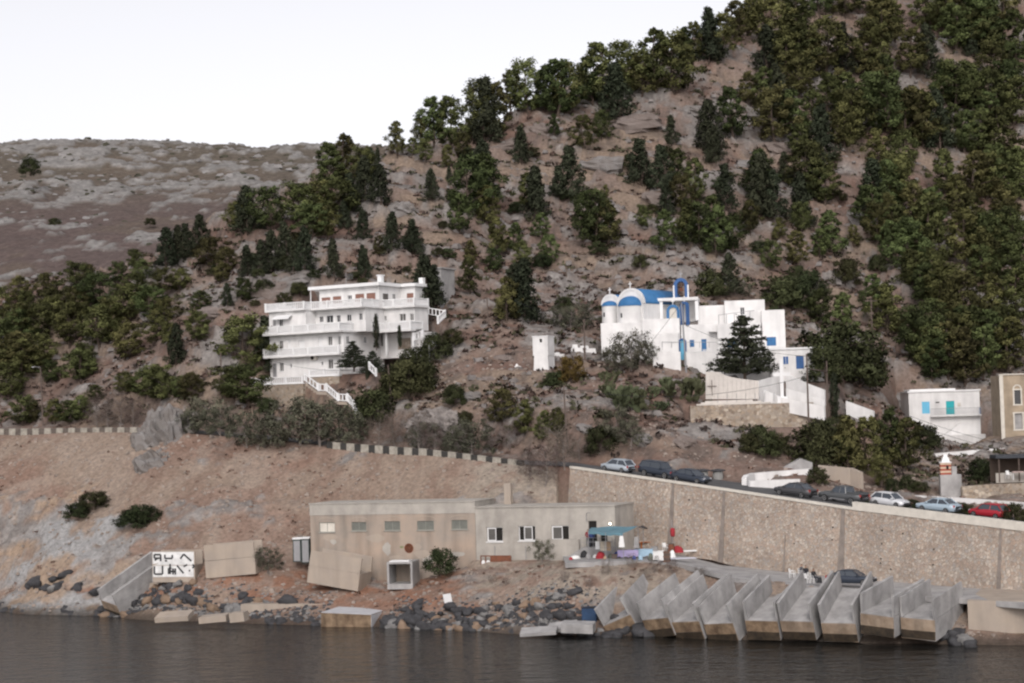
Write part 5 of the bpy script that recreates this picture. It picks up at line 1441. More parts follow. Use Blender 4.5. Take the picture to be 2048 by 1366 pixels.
    # rusty panel leaning at the wall
    f = G.off(.6); a, b, z0, z1 = cr(f, (1170, 488, 1362, 545)); RP = empty("rusty_panel", f.fr.p(a, 0, z0), "rusty iron gate panel with two white arched plates by the warehouse wall", "panel")
    w = b - a; obj("iron_sheet", MB().box(f.fr, a + w * .33, b, 0, .08, z0 - .15, z1 + .1), RUST, RP)
    m = MB().box(f.fr, a, b, -.03, .1, z1 + .1, z1 + .2)
    for t in (0, .16, .33, .66, .99): m.box(f.fr, a + w * t, a + w * t + .07, -.02, .1, z0 - .15, z1 + .1)
    obj("iron_frame", m, RUST, RP)
    for t in (.03, .19):
        q = arch_pts(w * .12, (z1 - z0) * .6, 8); fr = Fr(f.fr.p(a + w * (t + .06), 0, z0 - .1), f.d, f.n); obj("arched_plate", MB().prism([fr.p(x, .02, z) for x, z in q], [fr.p(x, .06, z) for x, z in q]), WHITEC, RP)
warehouse()

# dark cabins left of the warehouse
def cabins():
    for i, (u0, v0, u1, v1, Y, lab) in enumerate([(585, 1077, 603, 1118, 197.5, "grey-green upright cabin with white top, left of its twin"), (602, 1076, 620, 1120, 197.2, "grey-green upright cabin with white top against the warehouse corner")]):
        f = Fac(P(u0, v1, Y), dirv(5)); a, b, z0, z1 = f.rect(u0, v0, u1, v1); R = empty("portable_cabin", f.A, lab, "cabin", "cabins beside the warehouse")
        obj("cabin_body", MB().box(f.fr, a, b - .03, -1.2, 0, z0 - .3, z1 - .1), M("cabin_green", (.05, .065, .06), var=.2), R)
        obj("cabin_roof", MB().box(f.fr, a - .03, b, -1.25, .05, z1 - .098, z1 + .06), WHITEC, R); obj("cabin_door", MB().box(f.fr, a + .1, b - .13, .003, .03, z0 - .2, z1 - .25), METAL, R)
cabins()

# ------------------------------------------------------------------ precast concrete channels (U-shaped), nine in a row at the water and more lying about
CW, CB, CF = 2.95, 1.75, 1.65
WETS = M('wet_stain', (.085, .062, .042), var=.5, scale=2, rough=.6, col2=(.03, .025, .02), streak=.4)
def channel(name, tf, tb, Yf, lab, L=6.0, side=0, roll_px=None, far=True, mat=CONC, front=STAIN, w=CW, group=None, roll=0.0, fin=CF):
    a0 = P(tf[0], tf[1], Yf); d = ray(*tb).normalized(); q = CAM - a0; b = q.dot(d); disc = b * b - (q.dot(q) - L * L)
    t = -b + (math.sqrt(disc) if disc > 0 else 0) * (1 if far else -1)
    ax = (CAM + d * t - a0).normalized(); L = min(L, (CAM + d * t - a0).length)
    r0 = ax.cross(Vector((0, 0, 1))).normalized(); u0 = r0.cross(ax)
    best = roll
    if roll_px:
        fl = None; bd = 1e9
        for k in range(-30, 31):
            g = math.radians(k); r = r0 * math.cos(g) + u0 * math.sin(g)
            p, s = proj(a0), proj(a0 + r * w); ang = math.atan2(s[1] - p[1], s[0] - p[0])
            e = abs(ang - roll_px)
            if e < bd: bd, best = e, g
    r = r0 * math.cos(best) + u0 * math.sin(best); u = r.cross(ax)
    o = a0 - u * fin - r * (w if side else 0)
    fr = Fr(o, r, ax, u)
    R = empty(name, fr.p(w / 2, L / 2, -CB), lab, "concrete channel", group)
    T = .2; rj = random.Random(int(tf[0]))
    def part(nm, x0, x1, y0, y1, z0, z1, m):
        mb = MB(); n = 6
        mb.box(fr, x0, x1, y0, y1, z0, z1)
        mb.v = [tuple(c_ + rj.uniform(-.035, .035) for c_ in q_) for q_ in mb.v] if nm != 'front_face' else mb.v
        obj(nm, mb, m, R)
    part("floor_block", 0, w, .06, L, -CB, 0, mat); part("front_face", .02, w - .02, 0, .058, -CB + .03, -.05, front)
    if front is not mat: part("waterline_stain", .03, w - .03, -.025, -.003, -CB + .04, -CB + .75, WETS)
    part("side_fin", 0, T, .06, L, .002, fin, mat); part("side_fin", w - T, w, .06, L, .002, fin, mat)
    return fr
def A_(x, y): return (1170 + x * .1953, 1120 + y * .1953)
def B_(x, y): return (1550 + x * .2002, 1120 + y * .2002)
STAINL = M("light_stained_concrete", (0.42, 0.33, 0.25), var=.3, scale=.8, bump=.3, streak=.5, col2=(.25, .18, .125))
rows = [(A_(90, 510), A_(330, 260), -.42, "leftmost concrete channel of the row, tipped to the right", STAIN), (A_(515, 440), A_(905, 135), -.12, "second concrete channel in the row, front edge broken away", STAIN),
        (A_(820, 460), A_(1190, 150), -.05, "third concrete channel in the row with a pale scar on its front", STAIN), (A_(1150, 480), A_(1480, 150), -.05, "fourth concrete channel in the row with a cracked front lip", STAIN),
        (A_(1605, 430), A_(1870, 150), 0.0, "fifth concrete channel in the row with a pale chipped front", STAIN), (B_(10, 430), B_(260, 100), 0.0, "middle-right concrete channel in front of the seated people", STAINL),
        (B_(425, 450), B_(625, 110), 0.02, "concrete channel in the row in front of the parked dark car", STAINL), (B_(845, 330), B_(1160, 155), .12, "second concrete channel from the right with a rust streak", STAINL),
        (B_(1240, 370), B_(1530, 190), .08, "rightmost concrete channel of the row beside the quay end", STAINL)]
for i, (tf, tb, rp, lab, fm) in enumerate(rows):
    sx = float(np.interp(tf[0], [q[0] for q in SHORE_PX], [s.y for s in SHORE]))
    channel("concrete_channel", tf, tb, sx + .6, lab, 6.0, 0, rp, True, CONC, fm, group="concrete channels in a row at the water")
# lying channels at the left
def C3(x, y): return (590 + x * .3174, 960 + y * .3174)
def C4(x, y): return (150 + x * .2002, 1070 + y * .2002)
channel("concrete_channel", C3(98, 442), C3(420, 498), 190.0, "tan concrete channel lying in front of the warehouse's left end", 5.6, 1, None, False, CONCT, CONCT, w=2.9, fin=1.5)
g1 = channel("concrete_channel", C4(768, 168), C4(1195, 166), 198.0, "white painted concrete channel with dark lettering above the shore", 4.6, 1, None, False, CONCT, CONC, w=2.8, fin=1.4)
channel("concrete_channel", C4(1280, 108), C4(1780, 62), 197.5, "pale tan concrete channel lying right of the lettered one", 5.5, 1, None, False, CONCT, CONCT, w=2.8, fin=1.6)
channel("concrete_channel", C4(215, 548), C4(760, 165), 198.5, "grey concrete channel sliding steeply down into the boulders", 7.5, 0, .35, True, CONC, STAINL, w=2.8, fin=1.3)
def paint():
    ax = g1.y; f = Fr(g1.p(2.8, 0, 0), ax, g1.x, g1.z)      # side face of the lettered channel
    L = 4.6
    r = tag(obj("painted_patch", MB().box(f, .08, L - .08, .012, .02, .03, 1.38).box(f, .12, L - .1, .012, .022, -1.2, -.03), M("white_wash", (.74, .74, .73), var=.25, scale=1.5), origin=f.p(0, 0, 0)), "white painted background on the concrete channel's side", "painted sign")
    m = MB()
    def stroke(p, q, w=.095):
        x0, z0 = p; x1, z1 = q; d = Vector((x1 - x0, z1 - z0)); L_ = d.length; d /= L_; n = Vector((-d.y, d.x)) * w
        pts = [(x0 + n.x, z0 + n.y), (x1 + n.x, z1 + n.y), (x1 - n.x, z1 - n.y), (x0 - n.x, z0 - n.y)]
        m.prism([f.p(x, .024, z) for x, z in pts], [f.p(x, .034, z) for x, z in pts])
    def X(u): return (u - 760) / 435 * L
    def Z(v): return 1.4 - (v - 168) / 300 * 2.75
    for a, b in [((850, 200), (850, 275)), ((785, 200), (850, 200)), ((785, 200), (785, 240)), ((785, 240), (840, 240)), ((790, 265), (820, 240)),
                 ((893, 200), (893, 243)), ((893, 243), (968, 243)), ((968, 205), (968, 243)), ((893, 270), (915, 270)),
                 ((1050, 248), (1085, 195)), ((1085, 195), (1162, 275)),
                 ((785, 330), (785, 420)), ((785, 420), (868, 420)), ((868, 325), (868, 420)),
                 ((945, 305), (945, 420)), ((930, 355), (960, 355)), ((930, 390), (1000, 390)), ((930, 355), (930, 420)), ((975, 355), (975, 425)), ((998, 355), (998, 425)),
                 ((1015, 322), (1082, 412)), ((1082, 335), (1120, 315)), ((1172, 315), (1195, 330)), ((1195, 330), (1172, 352)), ((1135, 385), (1150, 378))]:
        stroke((X(a[0]), Z(a[1])), (X(b[0]), Z(b[1])))
    o = obj("letters", m, M("faded_black_paint", (.05, .05, .052), var=.3), r); o["kind"] = "stuff"
    o["label"] = "dark angular painted letters"
paint()

# ------------------------------------------------------------------ vehicles
TYRE = M("tyre_rubber", (.018, .018, .018), var=0); RIM = M("alloy_rim", (.45, .45, .46), rough=.4, var=0, metal=.5); CGL = M("car_glass", (.05, .06, .075), rough=.12, var=0, spec=.6)
HL = M("headlamp_glass", (.65, .66, .68), rough=.2, var=0); TLM = M("tail_lamp", (.35, .02, .015), rough=.3, var=0); CHR = M("bumper_plastic", (.03, .03, .032), var=0)
def paintm(n, c): return M(n, c, rough=.3, var=0, spec=.6, metal=.25)
CARS = {  # stations: x, half width, bottom, top ; cabin: belt front, roof front, roof back, belt back, belt z, roof z
 'hatch': dict(L=4.0, st=[(-2.0, .60, .45, .75), (-1.92, .78, .3, .92), (-1.4, .83, .24, .95), (0, .84, .22, .93), (.9, .83, .22, .90), (1.5, .81, .25, .84), (1.85, .74, .3, .70), (2.0, .58, .4, .58)], cab=(1.05, .35, -1.35, -1.9, .90, 1.46), wx=(1.25, -1.22)),
 'sedan': dict(L=4.6, st=[(-2.3, .62, .45, .80), (-2.2, .82, .3, .98), (-1.5, .87, .24, 1.0), (0, .88, .22, .95), (1.0, .87, .22, .92), (1.75, .85, .25, .84), (2.15, .77, .3, .70), (2.3, .6, .4, .58)], cab=(1.1, .3, -.95, -1.75, .93, 1.44), wx=(1.4, -1.35)),
 'suv': dict(L=4.7, st=[(-2.35, .70, .55, .95), (-2.28, .88, .42, 1.12), (-1.5, .91, .36, 1.13), (0, .92, .34, 1.10), (1.0, .91, .34, 1.08), (1.8, .89, .38, 1.0), (2.25, .82, .42, .82), (2.35, .68, .5, .7)], cab=(1.05, .5, -1.9, -2.25, 1.08, 1.76), wx=(1.45, -1.4)),
 'pickup': dict(L=5.2, st=[(-2.6, .76, .6, 1.05), (-2.55, .88, .48, 1.14), (-1.6, .9, .42, 1.14), (0, .91, .40, 1.10), (1.1, .9, .40, 1.10), (2.0, .88, .44, 1.04), (2.5, .82, .48, .88), (2.6, .7, .55, .75)], cab=(1.05, .5, -.65, -.85, 1.08, 1.74), wx=(1.7, -1.55)),
}
def car(kind, paint, loc, fwd, label, tilt=0.0):
    S = CARS[kind]; R = empty("parked_car" if kind != 'pickup' else "pickup_truck", (0, 0, 0), label, "car" if kind != 'pickup' else "pickup truck", "parked vehicles")
    m = MB(); n = 0; V = []
    for x, w, zb, zt in S['st']:
        h = zt - zb
        ring = [(0, zt), (.62 * w, zt - .01), (.92 * w, zt - .06 * h), (w, zt - .35 * h), (w, zb + .25 * h), (.93 * w, zb), (0, zb)]
        ring = ring + [(-y, z) for y, z in ring[-2:0:-1]]
        n = len(ring); V += [(x, y, z) for y, z in ring]
    ns = len(S['st'])
    m.add(V, [(i * n + k, i * n + (k + 1) % n, (i + 1) * n + (k + 1) % n, (i + 1) * n + k) for i in range(ns - 1) for k in range(n)] + [tuple(range(n)), tuple(range(ns * n - 1, (ns - 1) * n - 1, -1))])
    if kind == 'pickup':                # load bed
        pass
    obj("body", m, paint, R, True)
    a0, a1, b1, b0, zb, zr = S['cab']; w0 = .86 * max(s[1] for s in S['st']) + .06; w1 = w0 * .80
    q = [(a0, w0, zb - .06), (a0, -w0, zb - .06), (b0, -w0, zb - .06), (b0, w0, zb - .06), (a1, w1, zr - .06), (a1, -w1, zr - .06), (b1, -w1, zr - .06), (b1, w1, zr - .06)]
    obj("windows", MB().add(q, [(0, 3, 2, 1), (4, 5, 6, 7), (0, 1, 5, 4), (1, 2, 6, 5), (2, 3, 7, 6), (3, 0, 4, 7)]), CGL, R)
    rf = MB(); mid = (a1 + b1) / 2
    rv = []
    for x, zz, ww in ((a1 + .05, zr - .07, w1 + .02), (a1 - .15, zr - .02, w1 + .02), (mid, zr + .02, w1 + .02), (b1 + .15, zr - .02, w1 + .02), (b1 - .05, zr - .07, w1 + .02)):
        rv += [(x, ww, zz - .05), (x, ww * .9, zz), (x, 0, zz + .03), (x, -ww * .9, zz), (x, -ww, zz - .05)]
    rf.add(rv, [(i * 5 + k, i * 5 + k + 1, (i + 1) * 5 + k + 1, (i + 1) * 5 + k) for i in range(4) for k in range(4)])
    obj("roof", rf, paint, R, True)
    pl = MB()
    for s in (1, -1):
        pl.tube([(a0, s * w0, zb - .04), (a1, s * (w1 + .01), zr - .06)], .04, 5); pl.tube([(b0, s * w0, zb - .04), (b1, s * (w1 + .01), zr - .06)], .06, 5)
        pl.tube([((a1 + b1) / 2, s * (w0 + .005), zb - .04), ((a1 + b1) / 2 - .05, s * (w1 + .012), zr - .06)], .035, 5); pl.tube([(a1, s * (w1 + .01), zr - .06), (b1, s * (w1 + .01), zr - .06)], .035, 5)
    obj("pillars", pl, paint, R)
    if kind == 'pickup':
        b = MB(); f = IDF
        b.box(f, -2.5, -.95, -.86, -.78, 1.1, 1.28); b.box(f, -2.5, -.95, .78, .86, 1.1, 1.28); b.box(f, -2.52, -2.44, -.78, .78, 1.1, 1.28)
        obj("bed_rails", b, paint, R); obj("side_step", MB().box(f, -.8, 1.0, .86, 1.0, .40, .46).box(f, -.8, 1.0, -1.0, -.86, .40, .46), RIM, R)
    wr = .31 if kind in ('hatch', 'sedan') else .38; wy = max(s[1] for s in S['st']) - .09
    for x in S['wx']:
        for s in (1, -1):
            fr = Fr((x, s * wy, wr), (1, 0, 0), (0, 0, 1), (0, s, 0))
            t = obj("wheel", MB().lathe(fr, [(.5 * wr, -.1), (.92 * wr, -.1), (wr, -.05), (wr, .07), (.92 * wr, .115), (.62 * wr, .115)], 16), TYRE, R, False)
            obj("rim", MB().lathe(fr, [(.66 * wr, .06), (.62 * wr, .12), (.2 * wr, .10), (.05, .12)], 12), RIM, t)
    xf, xb = S['st'][-2][0], S['st'][1][0]; wf = S['st'][-2][1]; zf = S['st'][-2][3]; zb2 = S['st'][1][3]
    for s in (1, -1):
        obj("headlight", MB().box(IDF, xf - .12, xf + .07, s * wf * .72 - .14, s * wf * .72 + .14, zf - .12, zf + .02, .03), HL, R)
        obj("tail_light", MB().box(IDF, xb - .07, xb + .1, s * S['st'][1][1] * .86 - .1, s * S['st'][1][1] * .86 + .1, zb2 - .3, zb2 - .06, .01), TLM, R)
        obj("mirror", MB().box(IDF, a0 - .35, a0 - .18, s * (w0 + .12) - .09, s * (w0 + .12) + .09, zb - .02, zb + .12, .02, .02), paint, R)
    obj("bumper", MB().box(IDF, S['st'][-1][0] - .12, S['st'][-1][0] + .04, -.55, .55, .36, .5, .02), CHR, R); obj("bumper", MB().box(IDF, S['st'][0][0] - .04, S['st'][0][0] + .12, -.55, .55, .4, .54, .02), CHR, R)
    f = Vector(fwd).normalized(); y = Vector((0, 0, 1)).cross(f).normalized(); z = f.cross(y)
    R.matrix_world = Matrix(((f.x * .93, y.x * .93, z.x * .93, loc[0]), (f.y * .93, y.y * .93, z.y * .93, loc[1]), (f.z * .93, y.z * .93, z.z * .93, loc[2]), (0, 0, 0, 1)))
    return R
SILVER = paintm("silver_paint", (.42, .47, .52)); NAVY = paintm("navy_paint", (.035, .045, .065)); GREY = paintm("dark_grey_paint", (.07, .07, .075)); GREEN = paintm("slate_paint", (.06, .075, .085))
WHP = paintm("white_car_paint", (.72, .73, .75)); RED = paintm("red_paint", (.42, .02, .035)); TEALP = paintm("teal_paint", (.02, .26, .28)); PBL = paintm("pale_blue_paint", (.42, .52, .60)); PICK = paintm("pickup_grey", (.10, .105, .11))
def roadcar(kind, paint, u, off, sgn, lab, yaw=0.0):
    p = edge_u(u, off, .08); d = edge_dir(p.x); d = Matrix.Rotation(yaw, 3, 'Z') @ d
    car(kind, paint, p, d * sgn, lab)
roadcar('hatch', SILVER, 1235, 2.2, -1, "silver-blue hatchback parked at the left end of the wall")
roadcar('suv', NAVY, 1318, 2.6, 1, "dark navy estate parked behind the silver hatchback")
roadcar('sedan', NAVY, 1382, 1.9, 1, "dark car half hidden behind the wall coping near the bins")
roadcar('sedan', GREY, 1590, 4.6, -1, "dark grey saloon parked in front of the white curved wall")
roadcar('pickup', PICK, 1686, 5.2, -1, "dark grey pickup truck parked next to the saloon")
roadcar('hatch', WHP, 1780, 7.5, 1, "white hatchback half hidden behind the white parapet")
roadcar('sedan', PBL, 1877, 8.0, -1, "pale silver car behind roadside shrubs left of the red car")
roadcar('hatch', RED, 1978, 8.5, -1, "red hatchback parked at the right edge of the road")
p = P(1911, 912, 236); car('hatch', TEALP, (p.x, p.y, p.z - .1), dirv(4), "teal car behind the white wall below the white house")
p = P(1990, 906, 234); car('hatch', PBL, (p.x, p.y, p.z - .1), -dirv(30), "pale blue car behind the white wall near the ruined house")
p = PZ(1703, 1170, 3.95); car('sedan', NAVY, (p.x, p.y, p.z), dirv(28), "dark car parked on the quay at the foot of the stone wall")

# ------------------------------------------------------------------ houses, walls and shrine at the right
def right_side():
    c = fromcrop(1580, 700, .26351)
    def cr(f, r): u0, v0 = c(r[0], r[1]); u1, v1 = c(r[2], r[3]); return f.rect(u0, v0, u1, v1)
    f = Fac(P(*c(900, 760), 248), dirv(4)); R = empty("white_house", f.A, "plain white two-storey house with one pale blue and one teal shutter", "house")
    a, b, z0, z1 = cr(f, (899, 325, 1455, 770)); hs = [cr(f, (1000, 393, 1062, 482)), cr(f, (1183, 388, 1251, 487))]
    block(R, "wall", f, a, b, z0 - 1, z1, 8, WHITE, hs)
    strip(R, "roof_edge", f, a - .12, b + .15, -8.1, .12, z1 + .002, z1 + .2, WHITEC); strip(R, "roof_curb", f, a + .2, b * .68, -6, -.4, z1 + .203, z1 + .42, WHITEC)
    w = obj("shutter", MB().box(f.fr, hs[0][0], hs[0][1], -.1, -.03, hs[0][2], hs[0][3]), LBLUE, R); obj("shutter_rail", MB().box(f.fr, hs[0][0] + .05, hs[0][1] - .05, -.028, -.01, (hs[0][2] + hs[0][3]) / 2, (hs[0][2] + hs[0][3]) / 2 + .08), LBLUE, w)
    door(R, f, hs[1], TEAL, rec=.04)
    q = cr(f, (1105, 394, 1133, 402)); strip(R, "vent", f, q[0], q[1], .003, .03, q[2], q[3], DARK)
    q = cr(f, (1270, 400, 1295, 425)); strip(R, "meter_box", f, q[0], q[1], .003, .12, q[2], q[3], CREAM)
    q = cr(f, (1062, 447, 1446, 490)); strip(R, "balcony", f, q[0], q[1], .01, .8, q[2] - .12, q[2], WHITE)
    m = MB(); m.tube([f.fr.p(q[0], .76, q[3]), f.fr.p(q[1], .76, q[3])], .025, 5)
    for s in np.linspace(q[0], q[1], 44): m.tube([f.fr.p(s, .76, q[2]), f.fr.p(s, .76, q[3])], .014, 4)
    obj("railing", m, METAL, R); strip(R, "drain", f, q[1] - .1, q[1], .02, .1, q[2] + .1, q[3], DBLUE)
    q = cr(f, (905, 640, 1490, 780)); T = empty("forecourt_wall", f.fr.p(0, 3, z0), "white forecourt wall and stair in front of the white house", "wall")
    f2 = f.off(2.6); q = cr(f2, (905, 655, 1490, 790)); obj("wall_face", MB().box(f2.fr, q[0] + 3, q[1], -2.5, 0, q[2] - 1.5, q[3]), WHITE, T)
    pts = [c(1160, 770), c(1160, 655), c(1290, 560), c(1320, 560), c(1320, 770)]
    st = [f.off(1.2).at(*p) for p in pts]; fr = f.off(1.2).fr; obj("stair_wall", MB().prism([fr.p(s, .0, z) for s, z in st], [fr.p(s, -.9, z) for s, z in st]), WHITE, T)
    # ruined tan house at the picture's edge
    g = Fac(P(*c(1600, 690), 234), dirv(5)); H = empty("ruined_house", g.A, "roofless tan plastered house with tall pale-framed windows at the right edge", "house")
    a, b, z0, z1 = cr(g, (1590, 192, 1900, 700)); b = a + 9
    hs = [cr(g, (1700, 305, 1753, 410)), cr(g, (1703, 482, 1768, 600))]; hs += [(h[0] + 3.2, h[1] + 3.2, h[2], h[3]) for h in hs]
    block(H, "wall", g, a, b, z0 - 1.5, z1, 7, TAN, hs)
    for i, h in enumerate(hs):
        obj("window_opening" if i % 2 == 0 else "blocked_window", MB().box(g.fr, h[0], h[1], -.23, -.19, h[2], h[3]), GLASS if i % 2 == 0 else CONC, H)
        m = MB(); 
        for x0, x1, zz0, zz1 in ((h[0] - .16, h[0], h[2], h[3]), (h[1], h[1] + .16, h[2], h[3]), (h[0] - .2, h[1] + .2, h[3], h[3] + .16), (h[0] - .2, h[1] + .2, h[2] - .16, h[2])): m.box(g.fr, x0, x1, .003, .06, zz0, zz1)
        s = obj("surround", m, CREAM, H)
        if i % 2 == 0:
            w = h[1] - h[0]; mm = MB(); arch_ring(mm, Fr(g.fr.p((h[0] + h[1]) / 2, .05, h[3] + .16), g.d, -g.n), w + .3, 0, .15, 0, .04, 10, legs=False); obj("fanlight_arch", mm, CREAM, H)
    strip(H, "corner_pilaster", g, a - .06, a + .38, .004, .1, z0 - 1, z1 + .05, CREAM); strip(H, "cornice", g, a - .1, b, -.3, .16, z1 + .002, z1 + .14, CREAM)
    # pergola
    h = Fac(P(*c(1570, 960), 205), dirv(5)); K = empty("pergola", h.A, "dark flat pergola on posts at the right edge with greenery on top", "pergola")
    a, b, z0, z1 = cr(h, (1558, 800, 1900, 965)); b = a + 9
    obj("pergola_roof", MB().box(h.fr, a, b, -4, .2, z1 - .35, z1), M("pergola_dark", (.06, .065, .075), var=.2), K)
    for k in range(4):
        obj("post", MB().box(h.fr, a + .3 + 2.1 * k, a + .42 + 2.1 * k, -.1, .02, z0 - .4, z1 - .352), WOOD, K)
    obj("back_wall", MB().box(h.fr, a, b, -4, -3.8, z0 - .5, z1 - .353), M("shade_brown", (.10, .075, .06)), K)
    obj("low_wall", MB().box(h.fr, a, b, -.25, -.12, z0 - .5, z0 + .55), CONCL, K)
    for i, (u, lab) in enumerate([(1650, "white plastic chair under the pergola, left one"), (1720, "pale table under the pergola at the right edge")]):
        s = h.at(*c(u, 950))[0]
        if i == 0: chair(h.fr.p(s, .8, z0 - .05), .3, lab)
        else:
            t = empty("patio_table", h.fr.p(s + .4, .9, z0), lab, "table"); obj("table_top", MB().box(h.fr, s - .6, s + 1.4, .5, 1.3, z0 + .62, z0 + .7), M("pink_cloth", (.6, .45, .42)), t)
            for q in (s - .5, s + 1.3): obj("leg", MB().box(h.fr, q - .04, q + .04, .8, .9, z0 - .2, z0 + .62), WHITEC, t)
    # roadside shrine on a concrete pier
    g = Fac(P(*c(1140, 1060), 200), dirv(5)); S = empty("roadside_shrine", g.A, "small red-striped shrine with white cap on a grey concrete pier", "shrine")
    a, b, z0, z1 = cr(g, (1140, 948, 1305, 1075)); obj("pier", MB().box(g.fr, a, b, -1.2, 0, z0 - 1, z1), CONC, S)
    a, b, z2, z3 = cr(g, (1141, 858, 1226, 946)); n = 6
    bx = MB()
    for k in range(n):
        obj("stripe", MB().box(g.fr, a, b, -.95, -.05, z2 + (z3 - z2) * k / n + .004, z2 + (z3 - z2) * (k + 1) / n), M("brick_red", (.36, .09, .06)) if k % 2 == 0 else M("stripe_cream", (.62, .48, .36)), S)
    q = cr(g.off(-.04), (1185, 878, 1205, 905)); obj("niche", MB().box(g.fr, q[0], q[1], -.05, -.03, q[2], q[3]), DARK, S)
    q = cr(g, (1152, 795, 1215, 856)); obj("cap", MB().box(g.fr, a - .05, b + .05, -1.0, 0, z3 + .003, z3 + .1).box(g.fr, q[0], q[1], -.85, -.15, z3 + .1, z3 + .55, .1, .1).box(g.fr, q[0] + .15, q[1] - .15, -.7, -.3, z3 + .55, q[3], .12, .12), WHITEC, S)
    q = cr(g, (1228, 885, 1268, 945)); obj("side_box", MB().box(g.fr, q[0], q[1], -.7, -.1, q[2], q[3]), CONC, S)
    # walls
    def lw(nm, lab, pts, h, mat, t=.4, cat="wall", cap=None):
        V = [P(*p) for p in pts]; Rr = empty(nm, V[0] - Vector((0, 0, h)), lab, cat)
        for a_, b_ in zip(V[:-1], V[1:]):
            d = Vector((b_.x - a_.x, b_.y - a_.y, 0)).normalized(); n = Vector((-d.y, d.x, 0)) * t; z = Vector((0, 0, h))
            obj("segment", MB().prism([a_ - z, b_ - z, b_ + n - z, a_ + n - z], [a_, b_, b_ + n, a_ + n]), mat, Rr)
            if cap: e = Vector((0, 0, .1)); obj("coping", MB().prism([p + e * .02 for p in (a_ - n * .15, b_ - n * .15, b_ + n * 1.15, a_ + n * 1.15)], [p + e for p in (a_ - n * .15, b_ - n * .15, b_ + n * 1.15, a_ + n * 1.15)]), cap, Rr)
    lw("boundary_wall", "white boundary wall in front of the teal car", [(1826, 918, 228), (1870, 907, 229), (1950, 900, 230), (2048, 893, 231), (2100, 890, 231)], 2.6, WHITE)
    lw("curved_wall", "white curved wall at the road junction behind the grey saloon", [(1493, 956, 193.5), (1497, 950, 195), (1510, 946, 196.5), (1560, 942, 197.5), (1625, 937, 198)], 2.4, WHITE, .5)
    lw("curved_wall", "lower white ledge in front of the curved junction wall", [(1500, 962, 192.2), (1540, 960, 193), (1600, 958, 193.5)], 1.3, WHITE, .5)
    lw("stone_wall", "low tan stone wall at the right below the pergola", [(1925, 973, 199), (1990, 968, 199.5), (2060, 966, 200), (2120, 966, 200)], 1.9, STONE2, .5)
    lw("roadside_wall", "long low white wall behind the parked cars at the right", [(1730, 985, 194.5), (1850, 992, 190.5), (1950, 998, 187), (2060, 1006, 183), (2120, 1010, 181)], 1.6, WHITE, .35)
    lw("tan_wall", "tan plastered wall behind the trees next to the pickup", [(1636, 930, 199), (1700, 936, 198), (1720, 945, 197)], 2.2, CONCT, .5)
    # grey gable behind the curved wall
    g = Fac(P(1562, 945, 200), dirv(5)); pr = [g.at(*p) for p in [(1562, 943), (1625, 940), (1625, 925), (1602, 917), (1566, 935)]]
    o = tag(obj("shed_gable", MB().prism([g.fr.p(s, 0, z - (.8 if i < 2 else 0)) for i, (s, z) in enumerate(pr)], [g.fr.p(s, -2.5, z - (.8 if i < 2 else 0)) for i, (s, z) in enumerate(pr)]), CONC, origin=g.A), "grey concrete shed gable behind the white curved wall", "shed")
    # waste bins
    for i, (u, lab) in enumerate([(1406, "left of the two roofed grey waste bins by the road bend"), (1436, "right of the two roofed grey waste bins by the road bend")]):
        p = P(u, 955, 199.5); B_ = empty("waste_bin", p, lab, "bin", "waste bins by the road bend"); fr = Fr(p)
        obj("bin_body", MB().lathe(fr, [(.50, -.3), (.55, .1), (.55, .55), (.5, .68)], 14), M("bin_grey", (.30, .30, .29), var=.15), B_); obj("bin_lid", MB().lathe(fr, [(.78, .66), (.80, .74), (.7, .82), (.1, .92)], 14), M("bin_lid", (.06, .06, .065)), B_)

# ------------------------------------------------------------------ small things: chairs, people, terrace clutter
PLW = M("white_plastic", (.78, .78, .77), rough=.5, var=.03)
_chair = []
def chair(loc, rz, lab):
    if not _chair:
        R = empty("plastic_chair", (0, 0, 0), lab, "chair", "white plastic chairs")
        obj("seat", MB().box(IDF, -.23, .23, -.22, .22, .41, .45, .02, .02), PLW, R)
        obj("backrest", MB().box(Fr((0, .2, .45), (1, 0, 0), (0, .97, .0), (0, .2, .98)), -.22, .22, -.02, .02, .02, .42, .04, 0), PLW, R)
        for x in (-.21, .21):
            for y in (-.2, .2): obj("leg", MB().tube([(x * .9, y * .9, .42), (x * 1.08, y * 1.15, 0)], [.03, .022], 6), PLW, R)
            obj("armrest", MB().tube([(x * 1.1, -.2, .43), (x * 1.15, -.18, .63), (x * 1.15, .2, .66)], .025, 6), PLW, R)
        _chair.append(R); R.location = loc; R.rotation_euler = (0, 0, rz); return R
    return dup(_chair[0], loc, rz, lab)
right_side()
def person_mat(name, top, legs, hair, ztop, zleg, zneck, zhair):
    m = bpy.data.materials.new(name); m.use_nodes = True; n = m.node_tree.nodes; l = m.node_tree.links; b = n["Principled BSDF"]; b.inputs["Roughness"].default_value = .85
    tc = n.new("ShaderNodeTexCoord"); sp = n.new("ShaderNodeSeparateXYZ"); l.new(tc.outputs["Object"], sp.inputs[0])
    mr = n.new("ShaderNodeMapRange"); mr.inputs["From Min"].default_value = 0; mr.inputs["From Max"].default_value = 2.0; l.new(sp.outputs[2], mr.inputs[0])
    cr = n.new("ShaderNodeValToRGB"); cr.color_ramp.interpolation = 'CONSTANT'; e = cr.color_ramp.elements
    stops = [(0, (.03, .03, .03)), (.04, legs), (zleg / 2, top), (zneck / 2, (.32, .19, .13)), (zhair / 2, hair)]
    while len(e) < len(stops): e.new(.5)
    for k, (p, c) in enumerate(stops): e[k].position = p; e[k].color = (*c, 1)
    l.new(mr.outputs[0], cr.inputs[0]); l.new(cr.outputs[0], b.inputs["Base Color"]); return m
